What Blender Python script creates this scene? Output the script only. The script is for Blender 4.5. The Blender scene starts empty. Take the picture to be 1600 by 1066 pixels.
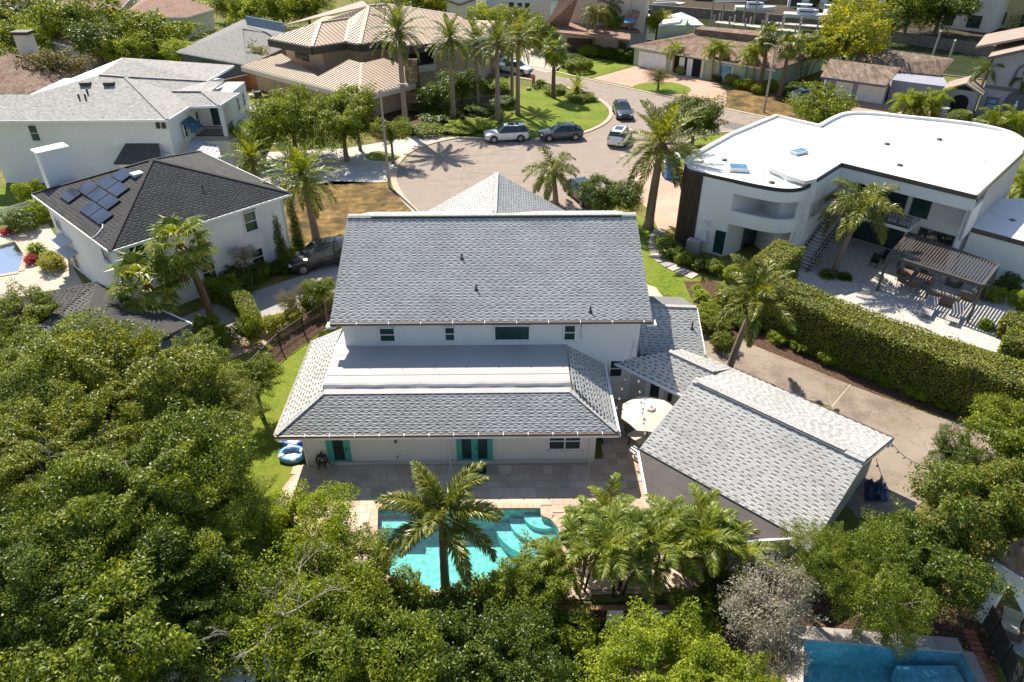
import bpy, bmesh, math, random
import numpy as np
from mathutils import Vector, Matrix

# ------------------------------------------------------------------ camera, sky, sun, exposure
SC = bpy.context.scene
COL = SC.collection
rad = math.radians
R = random.Random(11)
NR = np.random.RandomState(5)

cam_data = bpy.data.cameras.new('camera')
cam = bpy.data.objects.new('camera', cam_data)
COL.objects.link(cam)
cam.location = (0, 0, 24.4)
cam.rotation_euler = (rad(90 - 33.4), 0, 0)
cam_data.sensor_width = 36
cam_data.lens = 25.2
cam_data.clip_start = 0.3
cam_data.clip_end = 3000
SC.camera = cam

SUN_EL, SUN_AZ = 50.5, -29            # azimuth measured from +Y towards +X
world = bpy.data.worlds.new('World')
SC.world = world
world.use_nodes = True
wn = world.node_tree.nodes
wl = world.node_tree.links
wn.clear()
sky = wn.new('ShaderNodeTexSky')
sky.sky_type = 'NISHITA'
sky.sun_disc = False
sky.sun_elevation = rad(SUN_EL)
sky.sun_rotation = rad(SUN_AZ % 360)
sky.air_density = 1.0
sky.dust_density = 0.6
bg = wn.new('ShaderNodeBackground')
bg.inputs['Strength'].default_value = 0.1
wo = wn.new('ShaderNodeOutputWorld')
wl.new(sky.outputs[0], bg.inputs[0])
wl.new(bg.outputs[0], wo.inputs[0])

sun_data = bpy.data.lights.new('sun', 'SUN')
sun_data.energy = 5.0
sun_data.angle = rad(0.5)
sun_data.color = (1.0, 0.925, 0.79)
sun = bpy.data.objects.new('sun', sun_data)
COL.objects.link(sun)
sd = Vector((math.sin(rad(SUN_AZ)) * math.cos(rad(SUN_EL)), math.cos(rad(SUN_AZ)) * math.cos(rad(SUN_EL)), math.sin(rad(SUN_EL))))
sun.rotation_euler = (-sd).to_track_quat('-Z', 'Y').to_euler()
sun.location = (0, 0, 60)

SC.view_settings.view_transform = 'Standard'
SC.view_settings.look = 'None'
SC.view_settings.exposure = 0.68
SC.view_settings.gamma = 1.0
SC.cycles.max_bounces = 8
SC.cycles.transparent_max_bounces = 12
SC.cycles.use_denoising = True

# ------------------------------------------------------------------ materials
MATS = {}
def new_mat(name):
    m = bpy.data.materials.new(name)
    m.use_nodes = True
    nt = m.node_tree
    b = nt.nodes['Principled BSDF']
    MATS[name] = m
    return m, nt, b

def coords(nt, scale=(1, 1, 1)):
    g = nt.nodes.new('ShaderNodeNewGeometry')
    mp = nt.nodes.new('ShaderNodeMapping')
    mp.inputs['Scale'].default_value = scale
    nt.links.new(g.outputs['Position'], mp.inputs['Vector'])
    return mp.outputs[0]

def noise(nt, vec, scale, detail=4, rough=.6):
    n = nt.nodes.new('ShaderNodeTexNoise')
    n.inputs['Scale'].default_value = scale
    n.inputs['Detail'].default_value = detail
    n.inputs['Roughness'].default_value = rough
    nt.links.new(vec, n.inputs['Vector'])
    return n.outputs['Fac']

def ramp(nt, fac, stops):
    r = nt.nodes.new('ShaderNodeValToRGB')
    e = r.color_ramp.elements
    while len(e) < len(stops):
        e.new(.5)
    for i, (p, c) in enumerate(stops):
        e[i].position = p
        e[i].color = (c[0], c[1], c[2], 1)
    nt.links.new(fac, r.inputs[0])
    return r.outputs[0]

def mixc(nt, fac, a, b, mode='MIX'):
    m = nt.nodes.new('ShaderNodeMix')
    m.data_type = 'RGBA'
    m.blend_type = mode
    for inp, v in ((0, fac), (6, a), (7, b)):
        if hasattr(v, 'links'):
            nt.links.new(v, m.inputs[inp])
        elif inp == 0:
            m.inputs[0].default_value = v
        else:
            m.inputs[inp].default_value = (v[0], v[1], v[2], 1)
    return m.outputs[2]

def bump(nt, b, h, strength=.4, dist=.02):
    n = nt.nodes.new('ShaderNodeBump')
    n.inputs['Strength'].default_value = strength
    n.inputs['Distance'].default_value = dist
    nt.links.new(h, n.inputs['Height'])
    nt.links.new(n.outputs[0], b.inputs['Normal'])

def surf(name, stops, scale=3, rough=.85, big=None, bumpd=0, metallic=0, spec=.3, stretch=(1, 1, 1), fine=None):
    """mottled surface: colour stops over noise, optional large-scale tint, optional relief"""
    m, nt, b = new_mat(name)
    v = coords(nt, stretch)
    f = noise(nt, v, scale, 5, .65)
    c = ramp(nt, f, stops)
    if fine:
        c = mixc(nt, fine[1], c, ramp(nt, noise(nt, v, fine[0], 2, .5), [(.3, (.35, .35, .35)), (.7, (1.3, 1.3, 1.3))]), 'MULTIPLY')
    if big:
        f2 = noise(nt, v, big[0], 3, .5)
        c = mixc(nt, ramp(nt, f2, [(.4, (0, 0, 0)), (.65, (1, 1, 1))]), c, big[1])
    nt.links.new(c, b.inputs['Base Color'])
    b.inputs['Roughness'].default_value = rough
    b.inputs['Metallic'].default_value = metallic
    b.inputs['Specular IOR Level'].default_value = spec
    if bumpd:
        bump(nt, b, noise(nt, v, scale * 6, 4), .6, bumpd)
    return m

def flat(name, col, rough=.6, metallic=0, spec=.4, var=.12):
    c0 = tuple(x * (1 - var) for x in col); c1 = tuple(min(1, x * (1 + var)) for x in col)
    return surf(name, [(.3, c0), (.7, c1)], 2.2, rough, metallic=metallic, spec=spec)

def island_mat(name, stops, rough=.9, dirt=.25):
    """one shade per loose piece (shingle tab, tile, paver)"""
    m, nt, b = new_mat(name)
    g = nt.nodes.new('ShaderNodeNewGeometry')
    c = ramp(nt, g.outputs['Random Per Island'], stops)
    v = coords(nt)
    d = ramp(nt, noise(nt, v, .45, 5, .6), [(.3, (1 - dirt,) * 3), (.75, (1.0,) * 3)])
    c = mixc(nt, 1.0, c, d, 'MULTIPLY')
    gr = ramp(nt, noise(nt, v, 40, 2, .5), [(.3, (.8,) * 3), (.7, (1.15,) * 3)])
    c = mixc(nt, .7, c, gr, 'MULTIPLY')
    nt.links.new(c, b.inputs['Base Color'])
    b.inputs['Roughness'].default_value = rough
    b.inputs['Specular IOR Level'].default_value = .25
    return m

def object_mat(name, stops, rough=.9, dirt=.2, scale=1.2):
    """one shade per object (single pavers, boards), with stains over it"""
    m, nt, b = new_mat(name)
    g = nt.nodes.new('ShaderNodeObjectInfo')
    c = ramp(nt, g.outputs['Random'], stops)
    v = coords(nt)
    d = ramp(nt, noise(nt, v, scale, 6, .65), [(.3, (1 - dirt,) * 3), (.7, (1.0,) * 3)])
    c = mixc(nt, 1.0, c, d, 'MULTIPLY')
    nt.links.new(c, b.inputs['Base Color'])
    b.inputs['Roughness'].default_value = rough
    b.inputs['Specular IOR Level'].default_value = .25
    return m

def leaf_mat(name, stops, trans=.35, rough=.5):
    m, nt, b = new_mat(name)
    g = nt.nodes.new('ShaderNodeNewGeometry')
    c = ramp(nt, g.outputs['Random Per Island'], stops)
    v = coords(nt)
    c = mixc(nt, 1.0, c, ramp(nt, noise(nt, v, .7, 3, .6), [(.3, (.72, .78, .72)), (.7, (1.2, 1.15, 1.1))]), 'MULTIPLY')
    nt.links.new(c, b.inputs['Base Color'])
    b.inputs['Roughness'].default_value = rough
    b.inputs['Specular IOR Level'].default_value = .35
    t = nt.nodes.new('ShaderNodeBsdfTranslucent')
    tc = mixc(nt, 1.0, c, (1.9, 1.7, .6), 'MULTIPLY')
    nt.links.new(tc, t.inputs['Color'])
    mx = nt.nodes.new('ShaderNodeMixShader')
    mx.inputs[0].default_value = trans
    nt.links.new(b.outputs[0], mx.inputs[1])
    nt.links.new(t.outputs[0], mx.inputs[2])
    nt.links.new(mx.outputs[0], nt.nodes['Material Output'].inputs['Surface'])
    return m

def glass_mat(name, col, rough=.04):
    m, nt, b = new_mat(name)
    v = coords(nt)
    c = ramp(nt, noise(nt, v, .8, 2), [(.35, tuple(x * .6 for x in col)), (.65, tuple(x * 1.3 for x in col))])
    nt.links.new(c, b.inputs['Base Color'])
    b.inputs['Roughness'].default_value = rough
    b.inputs['Specular IOR Level'].default_value = .7
    return m

def water_mat(name, tint, fac, bscale, bdist, deep=None):
    """clear rippled water: tinted transparency under a Fresnel reflection"""
    m, nt, b = new_mat(name)
    nt.nodes.remove(b)
    v = coords(nt)
    bp = nt.nodes.new('ShaderNodeBump')
    bp.inputs['Strength'].default_value = .5
    bp.inputs['Distance'].default_value = bdist
    nt.links.new(noise(nt, v, bscale, 3, .6), bp.inputs['Height'])
    fr = nt.nodes.new('ShaderNodeFresnel')
    fr.inputs['IOR'].default_value = 1.33 if not deep else 1.13
    nt.links.new(bp.outputs[0], fr.inputs['Normal'])
    gl = nt.nodes.new('ShaderNodeBsdfGlossy')
    gl.inputs['Roughness'].default_value = .04
    nt.links.new(bp.outputs[0], gl.inputs['Normal'])
    if deep:
        d = nt.nodes.new('ShaderNodeBsdfDiffuse')
        nt.links.new(ramp(nt, noise(nt, v, .12, 4), [(.35, deep), (.65, tuple(x * 1.5 for x in deep))]), d.inputs['Color'])
    else:
        d = nt.nodes.new('ShaderNodeBsdfTransparent')
        d.inputs['Color'].default_value = (*tint, 1)
    mx = nt.nodes.new('ShaderNodeMixShader')
    nt.links.new(fr.outputs[0], mx.inputs[0])
    nt.links.new(d.outputs[0], mx.inputs[1])
    nt.links.new(gl.outputs[0], mx.inputs[2])
    nt.links.new(mx.outputs[0], nt.nodes['Material Output'].inputs['Surface'])
    return m

surf('grass_dry', [(.3, (.10, .115, .02)), (.5, (.19, .17, .045)), (.7, (.33, .24, .08))], 1.1, .95, big=(.12, (.10, .13, .02)), bumpd=.05, fine=(9, .6))
surf('lawn', [(.25, (.07, .13, .010)), (.5, (.15, .22, .016)), (.75, (.25, .29, .03))], 2.2, .95, big=(.25, (.20, .23, .025)), bumpd=.08, fine=(7, .8))
surf('lawn_dry', [(.3, (.08, .06, .02)), (.5, (.25, .15, .05)), (.72, (.42, .27, .10))], 1.6, .95, big=(.55, (.065, .05, .018)), bumpd=.05, fine=(8, .6))  # dark blotches: mulch tone, plus dappled shade put into the colour
surf('asphalt', [(.3, (.27, .215, .18)), (.7, (.38, .31, .26))], .9, .9, big=(.16, (.30, .25, .21)), bumpd=.004, fine=(30, .35))
surf('asphalt_patch', [(.3, (.16, .145, .135)), (.7, (.20, .18, .17))], 1.5, .9)
surf('kerb_concrete', [(.3, (.40, .33, .25)), (.7, (.55, .46, .36))], 2.2, .9)
surf('drive_concrete', [(.25, (.15, .115, .09)), (.5, (.26, .205, .16)), (.75, (.36, .29, .225))], .8, .9, big=(.35, (.32, .26, .205)), fine=(14, .45))
def cracked(name, scl):
    m = MATS[name]; nt = m.node_tree; b = nt.nodes['Principled BSDF']
    src = b.inputs['Base Color'].links[0].from_socket
    v = coords(nt)
    w = nt.nodes.new('ShaderNodeTexVoronoi'); w.feature = 'DISTANCE_TO_EDGE'; w.inputs['Scale'].default_value = scl
    d = nt.nodes.new('ShaderNodeVectorMath'); d.operation = 'ADD'
    nz = nt.nodes.new('ShaderNodeTexNoise'); nz.inputs['Scale'].default_value = .9; nz.inputs['Detail'].default_value = 5
    nt.links.new(v, nz.inputs['Vector'])
    nt.links.new(v, d.inputs[0]); nt.links.new(nz.outputs['Color'], d.inputs[1]); nt.links.new(d.outputs[0], w.inputs['Vector'])
    k = ramp(nt, w.outputs['Distance'], [(.0, (.62, .58, .55)), (.010, (1, 1, 1))])
    nt.links.new(mixc(nt, .7, src, k, 'MULTIPLY'), b.inputs['Base Color'])
cracked('drive_concrete', .32)
cracked('asphalt', .13)
surf('pale_concrete', [(.3, (.42, .36, .29)), (.7, (.58, .51, .42))], 1.2, .9)
surf('grey_concrete', [(.3, (.30, .28, .27)), (.7, (.42, .40, .38))], 1.2, .9)
surf('pink_pavers', [(.3, (.42, .27, .19)), (.7, (.58, .40, .30))], 2.5, .9, fine=(7, .6), big=(.3, (.50, .36, .28)))
surf('pale_pavers', [(.3, (.46, .43, .39)), (.7, (.68, .63, .57))], 2.5, .9, fine=(7, .5))
object_mat('travertine', [(0, (.56, .43, .32)), (.35, (.70, .555, .43)), (.7, (.78, .63, .50)), (1, (.62, .46, .34))], .8, .38, .6)
surf('travertine_bed', [(.3, (.38, .30, .23)), (.7, (.52, .42, .33))], 2, .9)
object_mat('coping', [(0, (.55, .36, .26)), (.5, (.66, .46, .34)), (1, (.60, .42, .32))], .8, .2)
object_mat('stone_slab', [(0, (.40, .36, .33)), (.5, (.55, .50, .45)), (1, (.62, .55, .50))], .9, .25)
surf('mulch', [(.3, (.045, .025, .016)), (.5, (.10, .055, .035)), (.72, (.19, .12, .08))], 6, .95, bumpd=.08)
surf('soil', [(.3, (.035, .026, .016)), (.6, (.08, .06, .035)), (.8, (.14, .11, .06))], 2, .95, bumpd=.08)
surf('stucco_white', [(.3, (.77, .75, .73)), (.7, (.85, .83, .81))], 1.4, .85, big=(.4, (.79, .775, .755)), bumpd=.004)
surf('stucco_grey', [(.3, (.27, .28, .265)), (.7, (.33, .34, .32))], 1.4, .85, bumpd=.004)
surf('stucco_cream', [(.3, (.66, .60, .52)), (.7, (.75, .69, .61))], 1.4, .85, bumpd=.004)
surf('stucco_pink', [(.3, (.56, .46, .38)), (.7, (.66, .55, .46))], 1.2, .85, bumpd=.004)
surf('stucco_green', [(.3, (.33, .42, .30)), (.7, (.40, .48, .35))], 1.2, .85)
surf('stucco_lilac', [(.3, (.30, .30, .36)), (.7, (.37, .37, .43))], 1.2, .85)
surf('stucco_yellow', [(.3, (.52, .42, .20)), (.7, (.60, .50, .26))], 1.2, .85)
surf('slate_trim', [(.3, (.10, .105, .13)), (.7, (.14, .145, .17))], 2, .7)
surf('travertine_wall', [(.35, (.42, .30, .20)), (.5, (.54, .40, .28)), (.7, (.62, .48, .35))], 1.6, .85, stretch=(1, 1, 7))
object_mat('field_stone', [(0, (.20, .13, .08)), (.5, (.38, .25, .15)), (1, (.52, .38, .25))], .9, .3)
flat('white_paint', (.78, .78, .77), .5)
flat('white_metal', (.70, .71, .72), .4)
flat('teal_paint', (.075, .42, .36), .5)
flat('dark_trim', (.045, .038, .034), .5)
flat('gutter_brown', (.12, .09, .075), .4)
flat('bronze_metal', (.10, .085, .075), .4)
flat('black_metal', (.02, .02, .022), .4)
flat('opening_shade', (.012, .012, .014), .9)  # near-black colour painting the shade inside openings
flat('steel_blue', (.16, .25, .33), .4)
flat('awning_blue', (.05, .14, .22), .7)
flat('wood_brown', (.22, .11, .055), .7, var=.3)
flat('brown_door', (.10, .06, .045), .7)
surf('wood_cladding', [(.3, (.040, .026, .018)), (.7, (.085, .058, .042))], 3, .8, stretch=(3, 3, .2))
surf('membrane_white', [(.28, (.58, .52, .47)), (.40, (.76, .74, .71)), (.7, (.82, .81, .79))], .35, .7, big=(.22, (.72, .70, .67)))
surf('membrane_grey', [(.3, (.46, .435, .43)), (.7, (.53, .505, .50))], .6, .75, fine=(18, .15))
surf('membrane_dark', [(.3, (.085, .073, .072)), (.7, (.115, .098, .095))], .8, .85, fine=(20, .2))
surf('metal_tan', [(.3, (.40, .30, .215)), (.7, (.47, .36, .265))], .8, .5)
surf('metal_pale', [(.3, (.40, .42, .44)), (.7, (.50, .52, .54))], .8, .4)
flat('fascia_tan', (.60, .54, .46), .6)
for nm, a, b_, c_ in (('shingle_grey', (.52, .51, .49), (.60, .585, .56), (.69, .67, .64)),
                      ('shingle_dark', (.085, .082, .081), (.105, .101, .099), (.135, .129, .126)),
                      ('shingle_taupe', (.21, .195, .175), (.32, .30, .275), (.42, .40, .37)),
                      ('shingle_lead', (.16, .155, .15), (.24, .235, .23), (.33, .32, .31)),
                      ('shingle_tan', (.26, .20, .16), (.36, .285, .235), (.45, .36, .30)),
                      ('shingle_brown', (.11, .075, .055), (.20, .135, .10), (.30, .21, .155))):
    island_mat(nm, [(0, a), (.14, b_), (1, c_)])
surf('shingle_taupe_far', [(.3, (.35, .335, .315)), (.7, (.47, .45, .425))], 7, .9, fine=(3, .5), stretch=(1, 1.6, 1))
surf('shingle_lead_far', [(.3, (.20, .19, .185)), (.7, (.29, .28, .27))], 7, .9, fine=(3, .5), stretch=(1, 1.6, 1))
surf('shingle_grey_base', [(.3, (.17, .168, .165)), (.7, (.225, .222, .217))], 4, .9)  # under-layer, dark enough to paint the shadow lines below the tabs
surf('shingle_grey_cap', [(.3, (.40, .39, .38)), (.7, (.50, .49, .47))], 4, .9, fine=(12, .6))
surf('shingle_dark_cap', [(.3, (.05, .048, .048)), (.7, (.07, .067, .066))], 4, .9, fine=(12, .6))
surf('roof_brown', [(.3, (.13, .085, .06)), (.5, (.24, .16, .115)), (.72, (.36, .25, .19))], 1.1, .9, fine=(5, .6), stretch=(1, 1, 1))
surf('roof_pink', [(.3, (.25, .15, .11)), (.7, (.38, .24, .18))], 1.0, .9, fine=(4, .5))
surf('roof_weathered', [(.3, (.11, .075, .05)), (.5, (.24, .17, .125)), (.72, (.40, .32, .26))], 1.0, .9, fine=(5, .6), stretch=(2.5, .7, 1))
glass_mat('window_glass', (.03, .05, .055))
glass_mat('green_glass', (.02, .065, .055))
glass_mat('sky_glass', (.10, .26, .42), .03)
glass_mat('solar_glass', (.024, .030, .055), .12)
surf('pool_plaster', [(.3, (.30, .57, .54)), (.7, (.43, .72, .68))], 1.2, .8, fine=(5, .4))
surf('pool_plaster_blue', [(.3, (.26, .52, .60)), (.7, (.38, .68, .76))], 1.2, .8, fine=(5, .4))
water_mat('pool_water', (.62, .90, .91), .5, 2.2, .05)
water_mat('pool_water_blue', (.66, .90, .96), .5, 1.6, .05)
water_mat('canal_water', None, .5, .9, .10, deep=(.040, .052, .022))
surf('seawall', [(.3, (.13, .105, .085)), (.7, (.24, .20, .165))], 1.5, .9)
surf('bark', [(.3, (.10, .08, .062)), (.7, (.24, .20, .16))], 6, .95, stretch=(1, 1, .3), bumpd=.02)
surf('bark_pale', [(.3, (.26, .22, .18)), (.7, (.46, .41, .36))], 6, .95, stretch=(1, 1, .3))
surf('palm_trunk', [(.3, (.19, .14, .10)), (.7, (.36, .28, .21))], 4, .95, stretch=(1, 1, 3), bumpd=.02)
surf('palm_trunk_brown', [(.3, (.10, .06, .035)), (.7, (.24, .15, .085))], 4, .95, stretch=(1, 1, 3), bumpd=.02)
leaf_mat('leaf_oak', [(0, (0.032, 0.06, 0.006)), (0.4, (0.115, 0.165, 0.012)), (0.8, (0.23, 0.285, 0.022)), (1, (0.42, 0.43, 0.08))], .30, .42)
leaf_mat('leaf_olive', [(0, (0.045, 0.07, 0.007)), (0.45, (0.15, 0.19, 0.013)), (0.85, (0.29, 0.32, 0.028)), (1, (0.48, 0.45, 0.11))], .3, .42)
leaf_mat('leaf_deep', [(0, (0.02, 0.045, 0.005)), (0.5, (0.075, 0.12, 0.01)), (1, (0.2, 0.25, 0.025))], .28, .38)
leaf_mat('leaf_mid', [(0, (0.045, 0.08, 0.006)), (0.5, (0.15, 0.205, 0.012)), (1, (0.33, 0.37, 0.03))], .33, .45)
leaf_mat('leaf_lime', [(0, (0.1, 0.15, 0.009)), (0.5, (0.24, 0.31, 0.018)), (1, (0.42, 0.47, 0.04))], .38, .5)
leaf_mat('leaf_gold', [(0, (0.12, 0.15, 0.01)), (0.5, (0.27, 0.29, 0.018)), (1, (0.46, 0.44, 0.04))], .38, .5)
leaf_mat('leaf_rust', [(0, (0.05, 0.08, 0.01)), (0.6, (0.14, 0.19, 0.018)), (0.93, (0.27, 0.3, 0.04)), (1, (0.45, 0.26, 0.06))], .3, .5)
leaf_mat('leaf_silver', [(0, (0.13, 0.115, 0.09)), (0.5, (0.28, 0.25, 0.205)), (1, (0.46, 0.43, 0.38))], .2, .6)
leaf_mat('leaf_bronze', [(0, (.08, .07, .03)), (.5, (.16, .14, .05)), (1, (.26, .22, .10))], .25, .6)
leaf_mat('leaf_hedge', [(0, (0.06, 0.085, 0.009)), (0.5, (0.19, 0.22, 0.018)), (1, (0.34, 0.35, 0.04))], .14, .5)
leaf_mat('leaf_palm', [(0, (0.06, 0.085, 0.012)), (0.5, (0.16, 0.19, 0.025)), (0.85, (0.27, 0.28, 0.05)), (1, (0.45, 0.4, 0.14))], .3, .35)
leaf_mat('leaf_date', [(0, (0.048, 0.078, 0.020)), (.5, (0.120, 0.163, 0.039)), (1, (0.256, 0.279, 0.084))], .28, .4)
leaf_mat('leaf_areca', [(0, (0.07, 0.11, 0.01)), (0.5, (0.17, 0.225, 0.022)), (0.88, (0.3, 0.33, 0.045)), (1, (0.5, 0.4, 0.11))], .33, .38)
leaf_mat('leaf_dead', [(0, (.16, .10, .05)), (1, (.34, .24, .14))], .2, .7)
leaf_mat('petal_red', [(0, (.30, .02, .04)), (1, (.55, .05, .09))], .2, .6)
leaf_mat('litter', [(0, (.06, .035, .02)), (.6, (.17, .10, .06)), (1, (.34, .26, .20))], .1, .8)

# ------------------------------------------------------------------ mesh helpers
def world_loc(o):
    v = Vector((0, 0, 0))
    while o is not None:
        v += o.location
        o = o.parent
    return v

def link(o, parent=None):
    COL.objects.link(o)
    if parent is not None:
        o.parent = parent
    return o

def tag(o, label=None, cat=None, group=None, kind=None):
    if label: o['label'] = label
    if cat: o['category'] = cat
    if group: o['group'] = group
    if kind: o['kind'] = kind
    return o

def empty(name, loc=(0, 0, 0), rz=0, label=None, cat=None, group=None):
    o = bpy.data.objects.new(name, None)
    o.empty_display_size = .3
    o.location = loc
    o.rotation_euler = (0, 0, rz)
    link(o)
    return tag(o, label, cat, group)

class MB:
    def __init__(s):
        s.v = []; s.f = []
    def poly(s, pts):
        n = len(s.v); s.v += [tuple(p) for p in pts]; s.f.append(tuple(range(n, n + len(pts)))); return s
    def box(s, c, size, rz=0, tilt=None):
        n = len(s.v); hx, hy, hz = size[0] / 2, size[1] / 2, size[2] / 2
        ca, sa = math.cos(rz), math.sin(rz)
        for dz in (-hz, hz):
            for dx, dy in ((-hx, -hy), (hx, -hy), (hx, hy), (-hx, hy)):
                s.v.append((c[0] + dx * ca - dy * sa, c[1] + dx * sa + dy * ca, c[2] + dz))
        for q in ((0, 3, 2, 1), (4, 5, 6, 7), (0, 1, 5, 4), (1, 2, 6, 5), (2, 3, 7, 6), (3, 0, 4, 7)):
            s.f.append(tuple(n + i for i in q))
        return s
    def bar(s, p, q, w, h=None, up=(0, 0, 1)):
        """square bar from p to q, width w (sideways) and height h"""
        h = h or w
        p = Vector(p); q = Vector(q); d = (q - p).normalized(); u = Vector(up)
        if abs(d.dot(u)) > .97: u = Vector((1, 0, 0))
        a = d.cross(u).normalized() * (w / 2); b = a.cross(d).normalized() * (h / 2)
        n = len(s.v)
        for e in (p, q):
            for k, l in ((-1, -1), (1, -1), (1, 1), (-1, 1)):
                s.v.append(tuple(e + a * k + b * l))
        for f in ((0, 3, 2, 1), (4, 5, 6, 7), (0, 1, 5, 4), (1, 2, 6, 5), (2, 3, 7, 6), (3, 0, 4, 7)):
            s.f.append(tuple(n + i for i in f))
        return s
    def prism(s, pts, z0, z1, caps=True):
        n = len(s.v); k = len(pts)
        s.v += [(p[0], p[1], z0) for p in pts] + [(p[0], p[1], z1) for p in pts]
        for i in range(k):
            j = (i + 1) % k
            s.f.append((n + i, n + j, n + k + j, n + k + i))
        if caps:
            s.f.append(tuple(n + k + i for i in range(k)))
            s.f.append(tuple(n + k - 1 - i for i in range(k)))
        return s
    def slab(s, pts, th, drop=(0, 0, -1)):
        """sheet with thickness th (pushed along drop)"""
        n = len(s.v); k = len(pts)
        s.v += [tuple(p) for p in pts] + [tuple(p[i] + drop[i] * th for i in range(3)) for p in pts]
        s.f.append(tuple(n + i for i in range(k)))
        s.f.append(tuple(n + 2 * k - 1 - i for i in range(k)))
        for i in range(k):
            j = (i + 1) % k
            s.f.append((n + i, n + k + i, n + k + j, n + j))
        return s
    def tube(s, pts, radii, seg=8, cap=True):
        if not hasattr(radii, '__len__'): radii = [radii] * len(pts)
        n = len(s.v); pts = [Vector(p) for p in pts]
        for i, p in enumerate(pts):
            d = (pts[min(i + 1, len(pts) - 1)] - pts[max(i - 1, 0)]).normalized()
            u = Vector((0, 0, 1)) if abs(d.z) < .9 else Vector((1, 0, 0))
            a = d.cross(u).normalized(); b = a.cross(d)
            for k in range(seg):
                t = 2 * math.pi * k / seg
                s.v.append(tuple(p + (a * math.cos(t) + b * math.sin(t)) * radii[i]))
        for i in range(len(pts) - 1):
            for k in range(seg):
                l = (k + 1) % seg
                s.f.append((n + i * seg + k, n + i * seg + l, n + (i + 1) * seg + l, n + (i + 1) * seg + k))
        if cap:
            s.f.append(tuple(n + seg - 1 - k for k in range(seg)))
            s.f.append(tuple(n + (len(pts) - 1) * seg + k for k in range(seg)))
        return s
    def lathe(s, c, prof, seg=16):
        return s.tube([(c[0], c[1], c[2] + z) for r, z in prof], [max(r, .002) for r, z in prof], seg)
    def mesh(s, name):
        me = bpy.data.meshes.new(name)
        me.from_pydata(s.v, [], s.f)
        me.update()
        return me
    def build(s, name, mat, parent=None, smooth=False, kind=None, label=None, cat=None, group=None, bevel=0):
        if parent is not None:
            o0 = world_loc(parent)
            s.v = [(v[0] - o0.x, v[1] - o0.y, v[2] - o0.z) for v in s.v]
        me = s.mesh(name)
        me.materials.append(MATS[mat])
        if smooth:
            for p in me.polygons: p.use_smooth = True
        o = bpy.data.objects.new(name, me)
        link(o, parent)
        if bevel:
            md = o.modifiers.new('bevel', 'BEVEL'); md.width = bevel; md.segments = 2; md.limit_method = 'ANGLE'
        return tag(o, label, cat, group, kind)

def fast_mesh(name, verts, faces_n, faces):
    """verts (N,3) float array, faces flat index array with a constant corner count"""
    me = bpy.data.meshes.new(name)
    nf = len(faces) // faces_n
    me.vertices.add(len(verts))
    me.vertices.foreach_set('co', np.asarray(verts, dtype=np.float32).ravel())
    me.loops.add(len(faces))
    me.loops.foreach_set('vertex_index', np.asarray(faces, dtype=np.int32))
    me.polygons.add(nf)
    me.polygons.foreach_set('loop_start', np.arange(0, nf * faces_n, faces_n, dtype=np.int32))
    me.polygons.foreach_set('loop_total', np.full(nf, faces_n, dtype=np.int32))
    me.update(calc_edges=True)
    return me

def place(name, me, mat, parent=None, loc=(0, 0, 0), rot=(0, 0, 0), scale=(1, 1, 1)):
    o = bpy.data.objects.new(name, me)
    o.location = loc; o.rotation_euler = rot; o.scale = scale
    link(o, parent)
    if mat:
        if not me.materials: me.materials.append(MATS[mat])
        if me.materials[0] is not MATS[mat]:
            o.material_slots[0].link = 'OBJECT'
            o.material_slots[0].material = MATS[mat]
    return o

def copy_tree(o, parent=None):
    c = o.copy()
    link(c, parent)
    for ch in o.children: copy_tree(ch, c)
    return c

class Frame:
    """local right-handed frame on the ground: a along the angle, b to its left"""
    def __init__(s, x, y, deg):
        s.x, s.y, s.t = x, y, rad(deg)
        s.c, s.s = math.cos(s.t), math.sin(s.t)
    def __call__(s, a, b, z=0):
        return (s.x + a * s.c - b * s.s, s.y + a * s.s + b * s.c, z)
    def inv(s, p):
        dx, dy = p[0] - s.x, p[1] - s.y
        return dx * s.c + dy * s.s, -dx * s.s + dy * s.c

# ------------------------------------------------------------------ roofing
def plane_frame(pts):
    P = [Vector(p) for p in pts]
    u = (P[1] - P[0]).normalized()
    far = max(P[2:], key=lambda q: ((q - P[0]) - u * (q - P[0]).dot(u)).length)
    w = (far - P[0]) - u * (far - P[0]).dot(u)
    v = w.normalized()
    n = u.cross(v)
    if n.z < 0: n = -n
    return P[0], u, v, n, [((p - P[0]).dot(u), (p - P[0]).dot(v)) for p in P]

def spans(p2, t):
    xs = []
    k = len(p2)
    for i in range(k):
        (x0, y0), (x1, y1) = p2[i], p2[(i + 1) % k]
        if (y0 <= t < y1) or (y1 <= t < y0):
            xs.append(x0 + (x1 - x0) * (t - y0) / (y1 - y0))
    xs.sort()
    return [(xs[i], xs[i + 1]) for i in range(0, len(xs) - 1, 2)]

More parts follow.
